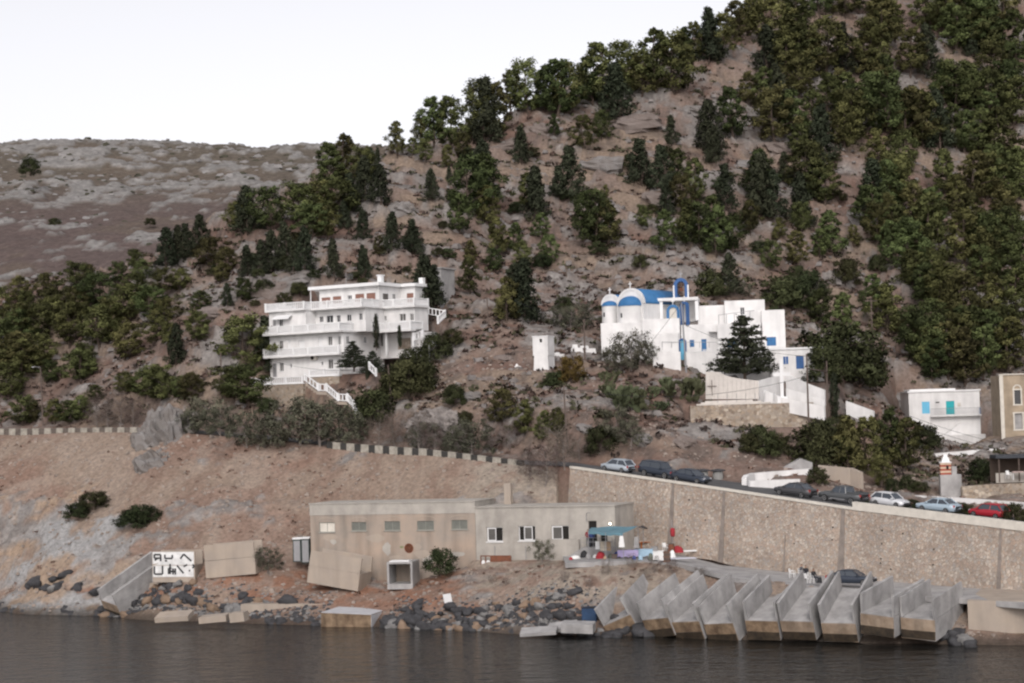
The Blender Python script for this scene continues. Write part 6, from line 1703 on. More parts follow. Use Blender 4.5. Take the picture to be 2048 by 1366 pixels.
def person(loc, rz, pose, mat, lab):
    if pose == 'stand':
        J = dict(pel=(0, 0, .95), ch=(0, .02, 1.3), nk=(0, .02, 1.5), hd=(0, -.02, 1.6), tp=(0, 0, 1.74), hl=(.1, 0, .9), kl=(.12, -.03, .5), al=(.12, .03, .08), fl=(.13, -.15, .04), sl=(.19, .02, 1.42), el=(.26, .03, 1.14), wl=(.24, -.12, .92), dl=(.23, -.18, .82))
        jr = {k: (-v[0], v[1], v[2]) for k, v in J.items()}; jr['kl'] = (-.12, .02, .5); jr['wl'] = (-.22, -.25, 1.05); jr['dl'] = (-.18, -.32, 1.08)
    else:
        J = dict(pel=(0, .05, .5), ch=(0, .08, .82), nk=(0, .04, 1.02), hd=(0, 0, 1.12), tp=(0, .01, 1.27), hl=(.1, .02, .5), kl=(.14, -.4, .5), al=(.13, -.38, .08), fl=(.14, -.55, .04), sl=(.19, .06, .95), el=(.25, -.02, .70), wl=(.16, -.25, .62), dl=(.1, -.33, .60))
        jr = {k: (-v[0], v[1], v[2]) for k, v in J.items()}
    rad = dict(pel=.15, ch=.155, nk=.06, hd=.095, tp=.085, hl=.095, kl=.065, al=.045, fl=.045, sl=.07, el=.048, wl=.034, dl=.04)
    names = ['pel', 'ch', 'nk', 'hd', 'tp']; V = [J[n] for n in names]; R_ = [rad[n] for n in names]; E = [(0, 1), (1, 2), (2, 3), (3, 4)]
    for side in (J, jr):
        k = len(V); seq = ['hl', 'kl', 'al', 'fl']; V += [side[n] for n in seq]; R_ += [rad[n] for n in seq]; E += [(0, k), (k, k + 1), (k + 1, k + 2), (k + 2, k + 3)]
        k = len(V); seq = ['sl', 'el', 'wl', 'dl']; V += [side[n] for n in seq]; R_ += [rad[n] for n in seq]; E += [(1, k), (k, k + 1), (k + 1, k + 2), (k + 2, k + 3)]
    me = bpy.data.meshes.new("person"); me.from_pydata(V, E, []); me.update()
    o = bpy.data.objects.new("person", me); COL.objects.link(o)
    sk = o.modifiers.new("skin", 'SKIN'); sk.use_smooth_shade = True
    for i, s in enumerate(me.skin_vertices[0].data): s.radius = (R_[i], R_[i]); s.use_root = (i == 0)
    o.modifiers.new("sub", 'SUBSURF').levels = 1; o.modifiers["sub"].render_levels = 1
    me.materials.append(mat); o.location = loc; o.rotation_euler = (0, 0, rz); ROOT[o.name] = Vector(loc)
    return tag(o, lab, "person")
DKC, JN = (.025, .025, .03), (.03, .035, .05)
pm_sit = person_mat("person_dark", DKC, JN, (.015, .012, .01), 0, .55, 1.02, 1.2)
def people():
    z = 4.2
    p = PZ(1612, 1166, z); chair(p, 2.6, "white plastic chair in front of the seated pair on the quay")
    p = PZ(1585, 1156, z); chair(p, 1.1, "white plastic chair standing alone left of the seated people")
    p = PZ(1628, 1166, z); chair(p, .6, "white plastic chair under the person in dark clothes at the right"); person(p, .6, 'sit', pm_sit, "person in dark clothes seated on the right on the quay")
    p = PZ(1614, 1160, z) + Vector((0, .6, 0)); chair(p, -.5, "white plastic chair under the middle seated person"); person(p, -.5, 'sit', pm_sit, "person in dark clothes seated in the middle, facing left")
    p = PZ(1606, 1157, z) + Vector((0, .6, 0)); chair(p, .9, "white plastic chair under the person seated at the left"); person(p, .9, 'sit', person_mat("person_grey", (.10, .10, .11), JN, (.015, .012, .01), 0, .55, 1.02, 1.2), "person in grey seated on the left of the group")
    p = PZ(1639, 1166, z); bg_ = empty("black_bag", p, "black bag on the quay right of the seated people", "bag"); fr = Fr(p)
    obj("bag_body", MB().box(fr, -.22, .22, -.15, .15, 0, .5, .05, .04), BLACK, bg_); obj("bag_handle", MB().tube([fr.p(-.1, 0, .49), fr.p(-.06, 0, .6), fr.p(.06, 0, .6), fr.p(.1, 0, .49)], .02, 5), BLACK, bg_)
    G = Fac(WM, WE - WM)
    for u, c, lab in ((1183, (.22, .03, .04), "person in a red top standing at the warehouse porch"), (1190, (.04, .07, .22), "person in a blue top standing at the warehouse porch")):
        s = G.at(u, 1080)[0]; person(G.fr.p(s, 1.0, 6.6), .3, 'stand', person_mat("person_" + lab[12:16].strip(), c, JN, (.015, .012, .01), 0, .9, 1.5, 1.66), lab)
people()
def clutter():
    c = fromcrop(1120, 980, .14648); Z = 5.75
    def g(x, y, dz=0): p = PZ(*c(x, y), Z); p.z += dz; return p
    ORG = M("orange_wood", (.38, .12, .03), var=.2); PURP = M("lilac_cloth", (.42, .36, .58), var=.15); CBL = M("cobalt_cloth", (.04, .08, .32), var=.2); RDC = M("red_cloth", (.36, .035, .045), var=.15); TARP = M("blue_tarp", (.125, .235, .285), var=.2, scale=.7); PBC = M("pale_blue_cloth", (.35, .50, .62), var=.15); CRD = M("cardboard", (.42, .30, .20), var=.15); GRC = M("grey_green_cloth", (.16, .18, .15))
    # awning of blue tarpaulin on poles
    A = empty("awning", g(845, 930), "blue tarpaulin awning on thin poles in front of the warehouse door", "awning")
    fl, fr_, br, bl = P(*c(385, 568), 179.0), P(*c(860, 592), 178.0), P(*c(1065, 492), 182.0), P(*c(430, 508), 184.0)
    V = []
    for i in range(9):
        for j in range(7):
            s, t = i / 8, j / 6; p = fl.lerp(fr_, s).lerp(bl.lerp(br, s), t); p.z += -.16 * math.sin(math.pi * s) * math.sin(math.pi * t) + .05 * math.sin(9 * s + 4 * t); V.append(p)
    m = MB().add(V, [(i * 7 + j, (i + 1) * 7 + j, (i + 1) * 7 + j + 1, i * 7 + j + 1) for i in range(8) for j in range(6)]); obj("tarpaulin", m, TARP, A, True)
    m = MB(); lo = [p - Vector((0, 0, .22 + .05 * (i % 2))) for i, p in enumerate(V[0::7])]; m.add(V[0::7] + lo, [(i, i + 1, 9 + i + 1, 9 + i) for i in range(8)]); obj("valance", m, TARP, A)
    for p in (fl, fr_, br, bl.lerp(br, .5), fl.lerp(fr_, .5)): obj("pole", MB().tube([Vector((p.x, p.y, Z - .1)), p], .035, 6), METAL, A)
    # dark parasol-like second sheet
    B = empty("small_canopy", g(1110, 850), "small dark canopy right of the blue awning", "canopy"); q = [P(*c(1070, 515), 181.5), P(*c(1200, 520), 181), P(*c(1190, 535), 183.5), P(*c(1075, 500), 184)]
    m = MB(); top = sum(q, Vector()) / 4 + Vector((0, 0, .25)); m.add(q + [top], [(0, 1, 4), (1, 2, 4), (2, 3, 4), (3, 0, 4)]); obj("canvas", m, M("dark_canvas", (.05, .045, .045)), B); obj("pole", MB().tube([Vector((top.x, top.y, Z)), top], .035, 6), METAL, B)
    def boxy(nm, x, y, w, d, h, mat, lab, cat, lid=None, yaw=.15):
        w *= .75; d *= .75; h *= .75; p = g(x, y); R = empty(nm, p, lab, cat); fr = Fr(p, dirv(math.degrees(yaw))); obj("box_body", MB().box(fr, -w / 2, w / 2, -d / 2, d / 2, 0, h, .02, .02), mat, R)
        obj("lid", MB().box(fr, -w / 2 - .02, w / 2 + .02, -d / 2 - .02, d / 2 + .02, h + .002, h + .05), lid or mat, R); return R
    def heap(nm, x, y, w, h, mat, lab, cat, seed=1, sq=1.0, squash=.6):
        p = g(x, y); r = random.Random(seed); m = MB(); n = 14; w *= .62; h *= .66
        prof = [(1, -.05), (.98, .2), (.85, .55), (.55, .85), (.15, 1.0)]; V = []
        for rr, zz in prof:
            for k in range(n): a = 2 * math.pi * k / n; q = rr * (1 + r.uniform(-.16, .16)) * w / 2; V.append(p + Vector((q * math.cos(a), q * squash * math.sin(a), zz * h * (1 + r.uniform(-.1, .1)))))
        m.add(V, [(i * n + k, i * n + (k + 1) % n, (i + 1) * n + (k + 1) % n, (i + 1) * n + k) for i in range(4) for k in range(n)] + [tuple(range(4 * n, 5 * n))]); return tag(obj(nm, m, mat, None, True, p), lab, cat)
    def table(x, y, w, d, h, mat, lab, cloth=None, nm="table"):
        w *= .78; p = g(x, y); R = empty(nm, p, lab, "table"); fr = Fr(p, dirv(12)); obj("table_top", MB().box(fr, -w / 2, w / 2, -d / 2, d / 2, h - .05, h), mat, R)
        for sx in (-1, 1):
            for sy in (-1, 1): obj("leg", MB().box(fr, sx * (w / 2 - .1) - .035, sx * (w / 2 - .1) + .035, sy * (d / 2 - .08) - .035, sy * (d / 2 - .08) + .035, 0, h - .052), mat, R)
        if cloth:
            m = MB(); n = 10; V = []
            for i in range(n + 1):
                x_ = -w / 2 - .06 + (w + .12) * i / n; V += [fr.p(x_, -d / 2 - .08, .12 + .08 * math.sin(i * 2.1)), fr.p(x_, -d / 2 - .05, h + .008), fr.p(x_, d / 2, h + .012)]
            m.add(V, [(3 * i + k, 3 * i + 3 + k, 3 * i + 4 + k, 3 * i + 1 + k) for i in range(n) for k in range(2)]); obj("table_cloth", m, cloth, R)
        return R
    table(850, 830, 1.7, .8, .75, ORG, "orange wooden table under the awning, leftmost of three")
    table(1040, 815, 1.7, .8, .75, ORG, "orange wooden table behind the lilac cloth, middle of three")
    table(1215, 815, 2.0, .8, .8, ORG, "long orange wooden table right of the awning poles")
    table(940, 925, 2.4, .9, .72, WOOD, "table covered with a lilac cloth at the terrace edge", PURP)
    table(1150, 915, 2.2, .9, .75, WOOD, "table covered with a pale blue cloth at the terrace edge", PBC)
    heap("folded_tent", 555, 930, 1.5, .95, RDC, "red and white beach umbrella bundle on the terrace left of the awning pole", "umbrella", 3, squash=.8)
    heap("cloth_pile", 790, 915, 1.5, .75, CBL, "cobalt blue cloth pile under the awning", "cloth", 5)
    heap("cloth_pile", 860, 905, .6, .9, PLW, "white cloth pile beside the awning's front pole", "cloth", 6)
    heap("cloth_pile", 1240, 950, .9, .9, GRC, "grey-green sack at the terrace edge left of the white boxes", "sack", 7)
    heap("cloth_pile", 690, 925, .8, .6, GRC, "dark sack between the red bundle and the blue cloth", "sack", 8)
    heap("litter_pile", 210, 935, 1.6, .45, PLW, "pile of white rubbish at the terrace's left end", "rubbish", 9); heap("litter_pile", 330, 915, 1.2, .9, BLACK, "black rubbish bags left on the terrace steps", "rubbish", 10); heap("litter_pile", 270, 870, .8, .5, PLW, "white bags beside the black rubbish bags", "rubbish", 11); heap("sack", 390, 930, .9, .7, CONC, "grey sack in front of the porch steps", "sack", 12); heap("sack", 440, 905, .5, .6, BLACK, "small dark sack beside the grey sack", "sack", 13)
    boxy("cooler_box", 1320, 950, .9, .7, .95, PLW, "white chest freezer at the terrace's right end", "freezer", yaw=.1); boxy("drawer_stack", 1378, 962, .75, .6, 1.15, PLW, "white plastic drawer stack right of the chest freezer", "drawers")
    p = g(1460, 985); R = empty("crate_stack", p, "brown crate stack beside the white drawers", "crates"); fr = Fr(p, dirv(8))
    for k in range(5): obj("crate", MB().box(fr, -.3 + .03 * (k % 2), .3 + .03 * (k % 2), -.25, .25, .2 * k, .2 * k + .185, -.02, -.02), WOOD if k % 2 else M("crate_brown", (.16, .10, .075)), R)
    heap("cloth_pile", 1535, 930, 1.0, 1.1, PLW, "white sheet heap right of the crate stack", "cloth", 15)
    p = g(1620, 940); tag(obj("ground_sheet", MB().prism([p + Vector(q) for q in ((-1.0, -.6, .02), (1.7, -.2, .02), (1.5, .9, .02), (-1.0, .8, .02))], [p + Vector(q) for q in ((-1.0, -.6, .05), (1.7, -.2, .05), (1.5, .9, .05), (-1.0, .8, .05))]), M("pale_sheet", (.66, .66, .74), var=.1), origin=p), "pale lilac ground sheet spread on the ramp", "sheet")
    p = g(1700, 845); tag(obj("white_board", MB().box(Fr(p, dirv(-10)), -1.2, 1.2, -.1, .1, .02, .16), PLW, origin=p), "long white board lying right of the red dome", "board")
    heap("beach_dome", 1610, 850, 1.75, .95, RDC, "red dome-shaped cover in front of the stone wall", "cover", 17)
    p = g(1520, 860); R = empty("brown_barrel", p, "rust-brown barrel under the red hanging bag", "barrel"); obj("barrel_body", MB().lathe(Fr(p), [(.28, 0), (.31, .2), (.31, .6), (.27, .85)], 12), RUST, R); obj("barrel_lid", MB().lathe(Fr(p + Vector((0, 0, .852))), [(.3, 0), (.28, .06), (.05, .08)], 12), WOOD, R)
    p = g(1550, 850); R = empty("red_bag", p, "red upright punch-bag-shaped sack hanging by the wall", "bag"); obj("bag_body", MB().lathe(Fr(p + Vector((0, .3, 1.5))), [(.1, 0), (.22, .06), (.24, .45), (.22, .78), (.12, .86)], 14), RDC, R, True); obj("hook_pole", MB().tube([p + Vector((0, .6, 0)), p + Vector((0, .6, 3.1)), p + Vector((0, .3, 3.0))], .04, 6), METAL, R)
    heap("sack", 480, 925, .7, .5, PLW, "white bag beside the red umbrella bundle", "bag", 21); heap("sack", 1010, 945, .6, .5, CBL, "small blue bag below the lilac table", "bag", 22); heap("sack", 1100, 950, .7, .6, PBC, "pale blue bundle between the two cloth-covered tables", "bundle", 23); heap("sack", 620, 940, .6, .45, CRD, "tan bundle right of the red umbrella bundle", "bundle", 24); heap("sack", 150, 950, .6, .35, RDC, "small red bag at the terrace's left end", "bag", 25)
    boxy("crate_box", 745, 935, .7, .5, .5, WOOD, "small wooden box under the awning", "box"); boxy("crate_box", 1290, 850, .9, .6, .7, CONC, "grey box behind the white chest freezer", "box")
    chair(g(900, 850), 1.2, "white plastic chair between the orange tables"); chair(g(1440, 840), .4, "white plastic chair at the terrace's right end by the wall")
    # hanging towels and railing on the terrace front
    R = empty("terrace_railing", g(400, 760), "thin metal railing with posts along the terrace under the awning", "railing"); m = MB(); a, b = g(400, 930, 1.6), g(720, 935, 1.6)
    for k in range(4): q = a.lerp(b, k / 3); m.tube([q - Vector((0, 0, 1.6)), q], .025, 5)
    m.tube([a, b], .022, 5); m.tube([a - Vector((0, 0, .6)), b - Vector((0, 0, .6))], .018, 5); obj("rail_bars", m, METAL, R)
    for x, w, h, mat, lab in ((520, .45, .75, PLW, "white towel hanging on the terrace railing"), (600, .7, .9, M("cream_cloth", (.62, .55, .45)), "cream cloth hanging on the terrace railing"), (660, .65, .9, CRD, "tan cloth hanging right of the cream one")):
        q = g(x, 932, 1.62); fr = Fr(q, (b - a).normalized()); m = MB(); V = []
        for i in range(6): V += [fr.p(w * (i / 5 - .5), -.05 + .03 * math.sin(i * 2), 0), fr.p(w * (i / 5 - .5), -.07 + .05 * math.sin(i * 1.7), -h)]
        V2 = [v + fr.y * .02 for v in V]; m.add(V + V2, [(2 * i, 2 * i + 2, 2 * i + 3, 2 * i + 1) for i in range(5)] + [(12 + 2 * i, 12 + 2 * i + 1, 12 + 2 * i + 3, 12 + 2 * i + 2) for i in range(5)]); tag(obj("hanging_towel", m, mat, origin=q), lab, "towel", "cloths on the terrace railing")
    for x, y, lab in ((840, 700, "white coat hanging on the awning's front pole"), (1040, 710, "grey-white coat hanging right of the awning")):
        q = P(*c(x, y), 178.0 if x < 900 else 181); m = MB().box(Fr(q), -.28, .28, -.06, .06, -.55, .5, .12, .02); tag(obj("hanging_coat", m, PLW if x < 900 else CONC, origin=q), lab, "coat")
clutter()
# white plastic thing by the wispy bush
# ------------------------------------------------------------------ blocks, slabs and boulders on the shore
def shore():
    def bx(nm, o, d, w, dep, h, mat, lab, cat, tiltx=0.0, tilty=0.0, top=None, drop=.0):
        x = Vector(d).normalized(); y = Vector((-x.y, x.x, 0)); z = Vector((0, 0, 1))
        x = (x + z * tiltx).normalized(); z = x.cross(y).normalized(); y = (y + z * tilty).normalized(); z = x.cross(y).normalized()
        fr = Fr(o, x, y, z); R = empty(nm, o, lab, cat); obj("block_body", MB().box(fr, 0, w, 0, dep, -drop, h), mat, R)
        if top: obj("block_top", MB().box(fr, -.01, w + .01, -.01, dep + .01, h + .002, h + .04), top, R)
        return fr, R
    fr, R = bx("concrete_block", PZ(642, 1258, -.2), dirv(17), 5.1, 4.6, 1.55, STAIN, "big pale-topped concrete block tilted into the water", "concrete block", -.04, .02, M("pale_grey_slab", (.50, .50, .52), var=.15), .6)
    obj("side_face", MB().box(fr, 5.103, 5.14, .02, 4.58, .05, 1.5), M("pale_grey_slab", (.50, .50, .52)), R)
    bx("concrete_ledge", PZ(482, 1232, .55), dirv(14), 11.0, 2.2, 1.15, CONCT, "long low tan concrete ledge left of the tilted block", "ledge", 0, 0, None, .5)
    bx("concrete_ledge", PZ(290, 1186, 2.2), dirv(12), 6.0, 3.0, 1.05, CONCT, "tan ledge under the white lettered channel", "ledge", 0, 0, None, .6)
    bx("concrete_ledge", PZ(905, 1210, 1.6), dirv(14), 9.5, 1.6, .7, M("red_earth_concrete", (.34, .20, .14), var=.3), "reddish ledge behind the boulders below the warehouse", "ledge", 0, 0, None, .5)
    bx("concrete_slab", PZ(1040, 1274, .15), dirv(8), 3.2, 1.6, .28, CONC, "flat grey slab at the waterline, leftmost of three", "slab", .05, .25); bx("concrete_slab", PZ(1090, 1268, .2), dirv(20), 2.6, 1.8, .3, CONC, "pointed tilted slab at the waterline, middle of three", "slab", .12, .3); bx("concrete_slab", PZ(1122, 1266, .5), dirv(12), 2.8, 1.6, .8, CONC, "thick grey slab at the waterline beside the row of channels", "slab", -.04, .1)
    bx("white_plate", PZ(893, 1224, 1.2), dirv(10), .75, .12, 1.7, WHITEC, "white upright plate leaning among the boulders", "plate", .15, .2); bx("white_plate", PZ(862, 1228, 1.0), dirv(20), 1.8, .9, .35, M("dirty_white", (.6, .59, .56)), "flat white slab lying left of the upright white plate", "slab", -.1, .3)
    bx("tan_slab", PZ(310, 1246, .5), dirv(10), 3.4, 1.8, .5, CONCT, "tan slab among the dark boulders, leftmost", "slab", .05, .25); bx("tan_slab", PZ(398, 1248, .4), dirv(12), 2.8, 1.4, .6, CONCT, "tan slab among the dark boulders, middle", "slab", .08, .1); bx("tan_slab", PZ(460, 1246, .5), dirv(15), 1.5, 1.2, .9, CONCT, "tan slab among the dark boulders beside the long ledge", "slab", .1, .05)
    bx("grey_slab", PZ(352, 1216, 1.0), dirv(-18), 2.0, .5, .35, CONCL, "pale slanting slab fallen on the dark rubble", "slab", .45, .2); bx("grey_slab", PZ(150, 1202, 1.1), dirv(-12), 3.2, 2.2, .3, CONCL, "grey sheet of concrete left of the steep channel", "slab", -.25, .3)
    bx("grey_slab", PZ(160, 1150, 3.4), dirv(10), 3.0, 1.2, .3, CONCL, "pointed grey slab on the cliff left of the steep channel", "slab", -.28, .5)
    # blue skip at the left end of the channel row
    p = PZ(1164, 1246, .9); fr = Fr(p, dirv(12)); R = empty("blue_skip", p, "dark blue metal skip at the left end of the channel row", "skip"); SKB = M("skip_blue", (.035, .07, .14), var=.3)
    m = MB()
    for q in ((0, 1.3, 0, .06), (0, 1.3, 1.1, 1.16), (0, .06, .06, 1.1), (1.24, 1.3, .06, 1.1)): m.box(fr, *q, -.4, 1.35)
    m.box(fr, .06, 1.24, .06, 1.1, -.4, -.3); obj("skip_body", m, SKB, R); obj("skip_rim", MB().box(fr, -.04, 1.34, -.05, .01, 1.3, 1.4), BLACK, R)
    # box culvert by the warehouse
    c = fromcrop(590, 960, .3174); f = Fac(P(*c(578, 665), 187.5), dirv(10)); a, b, z0, z1 = f.rect(*c(578, 518), *c(742, 662)); R = empty("box_culvert", f.A, "grey concrete box culvert open to the front beside the round bush", "culvert"); m = MB()
    dp = 3.2; t = .2
    obj("culvert_roof", MB().box(f.fr, a, b, -dp, 0, z1 - t, z1), CONC, R); obj("culvert_floor", MB().box(f.fr, a, b, -dp, 0, z0 - .4, z0 + t * .6), CONC, R); obj("culvert_side", MB().box(f.fr, a, a + t, -dp, -.002, z0 + t * .6, z1 - t), CONC, R); obj("culvert_side", MB().box(f.fr, b - t, b, -dp, -.002, z0 + t * .6, z1 - t), CONC, R); obj("culvert_back", MB().box(f.fr, a + t, b - t, -dp, -dp + t, z0 + t * .6, z1 - t), CONCP, R)
    q = f.rect(*c(592, 500), *c(712, 514)); tag(obj("white_board", MB().box(f.fr, q[0], q[1], -1.4, -.2, z1 + .004, z1 + .1), WHITEC, origin=f.fr.p(q[0], 0, z1)), "white panel lying on top of the box culvert", "panel")
    # boulders
    def bmesh_(seed):
        r = np.random.default_rng(seed); n, k = 12, 9; V = []; F = []
        off = r.random(3) * 50
        for i in range(k):
            for j in range(n):
                ph = math.pi * i / (k - 1); th = 2 * math.pi * j / n; d = np.array((math.sin(ph) * math.cos(th), math.sin(ph) * math.sin(th), math.cos(ph)))
                q = d * 1.6 + off; rr = .62 + .7 * float(vnoise(np.array([q[0] + q[2]]), np.array([q[1] - .7 * q[2]]))[0])
                e = np.sign(d) * np.abs(d) ** .75; V.append(tuple(e * rr * np.array((.55, .45, .38))))
        F = [(i * n + j, i * n + (j + 1) % n, (i + 1) * n + (j + 1) % n, (i + 1) * n + j) for i in range(k - 1) for j in range(n)]
        me = bpy.data.meshes.new("boulder"); me.from_pydata(V, [], F); me.update(); me.polygons.foreach_set('use_smooth', [True] * len(F)); return me
    base = [bmesh_(s) for s in range(7)]; sets = []
    for mt in (ROCKD, ROCKT, ROCKG):
        q = []
        for b in base: x = b.copy(); x.materials.append(mt); q.append(x)
        sets.append(q)
    r = random.Random(11); names = (("boulder", "dark grey boulder in the rubble along the waterline", "dark boulders along the waterline"), ("boulder", "tan boulder in the rubble along the waterline", "tan boulders along the waterline"), ("boulder", "pale grey boulder in the rubble along the waterline", "pale boulders along the waterline"))
    n = 0
    segs = [(0, 180, 44, .7), (190, 480, 86, 1.9), (480, 640, 26, .8), (770, 1190, 135, 2.0), (1190, 1300, 8, .6), (1900, 1945, 8, .8)]
    for u0, u1, k, zt in segs:
        for _ in range(k):
            u = r.uniform(u0, u1); z = r.random() ** 1.5 * zt - .15; s = SHORE_at(u); d = z / zt * 4.2 * r.uniform(.8, 1.2)
            x, y = s.x + r.uniform(-.2, .2), s.y + .5 + d; zz = max(z, ground_z(x, y) + .05) if z > .3 else z
            w = r.choices((0, 1, 2), (.74, .07, .19) if z < 1.2 else (.5, .12, .38))[0]; sc = r.uniform(.7, 1.65) * (1.1 if z < .6 else .7)
            o = bpy.data.objects.new("boulder", sets[w][r.randrange(7)]); COL.objects.link(o); o.location = (x, y, zz); o.scale = (sc * r.uniform(.8, 1.3), sc, sc * r.uniform(.7, 1.1)); o.rotation_euler = (r.uniform(-.5, .5), r.uniform(-.5, .5), r.uniform(0, 6.3)); tag(o, names[w][1], "boulder", names[w][2]); n += 1
def SHORE_at(u):
    us = [q[0] for q in SHORE_PX]; k = max(0, min(len(us) - 2, int(np.searchsorted(us, u)) - 1)); t = (u - us[k]) / (us[k + 1] - us[k]); return SHORE[k].lerp(SHORE[k + 1], t)
shore()
def outcrop(name, u, v, Y, r, lab, seed, mat):
    c = P(u, v, Y); n, k = 44, 30; V = []; g = np.random.default_rng(seed).random(3) * 40
    th, ph = np.meshgrid(np.linspace(0, 2 * np.pi, n, endpoint=False), np.linspace(0, np.pi, k)); d = np.stack([np.sin(ph) * np.cos(th), np.sin(ph) * np.sin(th), np.cos(ph)], -1); d = np.sign(d) * np.abs(d) ** .8
    q = d * 2 + g; rr = .55 + .75 * fbm(q[..., 0] + q[..., 2] * .6, q[..., 1] - q[..., 2] * .8, 4, .55) + .42 * (fbm(q[..., 0] * 3 + q[..., 2], q[..., 1] * 3 - q[..., 2] * 2, 3, .5, True) - .5)
    V = (d * rr[..., None] * np.array(r)).reshape(-1, 3) + np.array(c)
    F = [(i * n + j, i * n + (j + 1) % n, (i + 1) * n + (j + 1) % n, (i + 1) * n + j) for i in range(k - 1) for j in range(n)]
    m = MB(); m.add(V.tolist(), F); tag(obj(name, m, mat, None, False, c), lab, "rock")
ROCKO = M("outcrop_rock", (.235, .225, .22), var=.4, scale=.6, bump=.6, col2=(.155, .135, .12))
outcrop("rock_outcrop", 332, 905, 229.5, (3.6, 4.2, 4.8), "large grey rock outcrop breaking through the roadside at the left", 3, ROCKO)
outcrop("rock_outcrop", 318, 960, 223.5, (3.2, 3.4, 3.2), "lower grey rock shoulder below the roadside outcrop", 5, ROCKO)
outcrop("rock_outcrop", 880, 858, 221.5, (3.6, 3.0, 2.4), "pale broken rock face above the painted parapet", 8, M("pale_broken_rock", (.25, .225, .21), var=.35, scale=1.2, bump=.6))
def hill_rocks():
    mats = (ROCKO, M("pinkish_rock", (.22, .185, .168), var=.35, scale=.7, bump=.5, col2=(.15, .12, .105))); base = []
    for sd in range(5):
        n, k = 22, 14; g = np.random.default_rng(sd + 60).random(3) * 40; th, ph = np.meshgrid(np.linspace(0, 2 * np.pi, n, endpoint=False), np.linspace(0, np.pi, k)); d = np.stack([np.sin(ph) * np.cos(th), np.sin(ph) * np.sin(th), np.cos(ph)], -1); d = np.sign(d) * np.abs(d) ** .7; q = d * 1.7 + g
        rr = .5 + .7 * fbm(q[..., 0] + q[..., 2] * .6, q[..., 1] - q[..., 2] * .8, 3, .55) + .35 * (fbm(q[..., 0] * 2.5 + q[..., 2], q[..., 1] * 2.5 - q[..., 2] * 2, 3, .5, True) - .5)
        for mt in mats: me = bpy.data.meshes.new("rock_outcrop"); me.from_pydata((d * rr[..., None]).reshape(-1, 3).tolist(), [], [(i * n + j, i * n + (j + 1) % n, (i + 1) * n + (j + 1) % n, (i + 1) * n + j) for i in range(k - 1) for j in range(n)]); me.update(); me.materials.append(mt); base.append(me)
    pts = sorted([(1010, 290, 60), (1082, 262, 70), (1270, 250, 70), (1400, 220, 60), (1455, 195, 60), (1500, 330, 50), (1330, 400, 60), (1200, 335, 70), (930, 405, 50), (805, 425, 45), (520, 590, 75), (590, 565, 60), (545, 645, 50), (430, 625, 55), (470, 700, 50), (1740, 445, 80), (1762, 130, 60), (1905, 85, 55), (1962, 75, 45), (700, 600, 50), (640, 590, 55), (1085, 600, 50), (1440, 565, 55), (1800, 815, 55), (1230, 640, 30), (940, 800, 35), (1010, 720, 40), (1290, 880, 45), (1370, 890, 45), (1470, 880, 50), (250, 780, 40), (330, 760, 45), (300, 640, 40), (1160, 430, 50), (1560, 300, 45), (1300, 310, 45), (980, 760, 30), (1180, 860, 35)]); r = random.Random(5)
    for i, (u, v, w) in enumerate(pts):
        p = hit(u, v); s = w * p.y / FPX * .62; o = bpy.data.objects.new("rock_outcrop", base[r.randrange(10)]); COL.objects.link(o); o.location = (p.x, p.y + s * .25, p.z - s * .12); o.scale = (s * r.uniform(.9, 1.3), s * .8, s * r.uniform(.35, .6)); o.rotation_euler = (r.uniform(.1, .4), r.uniform(-.2, .2), r.uniform(-.6, .6)); tag(o, "grey rock outcrop standing out of the hillside, " + ordn(i) + " from left", "rock", "rock outcrops on the hillside")
hill_rocks()
# ------------------------------------------------------------------ utility poles and wires
PT = {}
def pole(key, ub, vb, ut, vt, lab, arm=None, mat=WOOD, r=.12):
    b = hit(ub, vb); t = P(ut, vt, b.y); R = empty("utility_pole", b, lab, "pole"); obj("pole_shaft", MB().tube([b - Vector((0, 0, .5)), b.lerp(t, .5), t], [r, r * .85, r * .65], 8), mat, R); PT[key] = t
    if arm == 'x': obj("crossarm", MB().box(Fr(t - Vector((0, 0, .25))), -.8, .8, -.06, .06, -.05, .06), mat, R)
    if arm == 'l': obj("lamp_arm", MB().tube([t, t + Vector((-.9, 0, .15))], .04, 6), METAL, R); obj("lamp_head", MB().box(Fr(t + Vector((-.9, 0, .1))), -.25, .1, -.1, .1, -.06, .05, .03, .03), METAL, R)
pole('a', 86, 852, 81, 735, "dark lamp post beside the road at the far left", 'l'); pole('b', 444, 800, 441, 705, "wooden pole among the pines left of the villa"); pole('c', 783, 806, 776, 730, "wooden pole in front of the dark shrubs below the villa")
pole('d', 1136, 912, 1127, 770, "tall wooden pole at the roadside below the russet shrub"); pole('e', 1373, 752, 1363, 606, "tall grey pole in front of the church's blue gate", None, METAL); pole('f', 1748, 770, 1742, 598, "tall wooden pole with a crossarm on the slope right of the church", 'x')
pole('g', 1618, 868, 1613, 707, "left pole of the pair in front of the annex"); pole('h', 1656, 850, 1653, 722, "right pole of the pair in front of the annex"); pole('i', 1170, 722, 1168, 638, "thin pole left of the church"); pole('j', 977, 650, 974, 595, "short wooden pole on the slope right of the villa"); pole('k', 860, 742, 858, 690, "thin pole above the dark shrubs below the villa", None, METAL, .06)
bm_ = MB().tube([PT['g'] - Vector((0, 0, 1.7)), PT['h'] - Vector((0, 0, 1.2))], .07, 6); tag(obj("pole_beam", bm_, WOOD, origin=PT['g']), "horizontal beam joining the pair of poles", "beam")
def wire(a, b, sag, lab):
    pts = [a.lerp(b, t) - Vector((0, 0, sag * 4 * t * (1 - t))) for t in [k / 12 for k in range(13)]]; tag(obj("overhead_wire", MB().tube(pts, .022, 4), BLACK, origin=a), lab, "wire", "overhead wires")
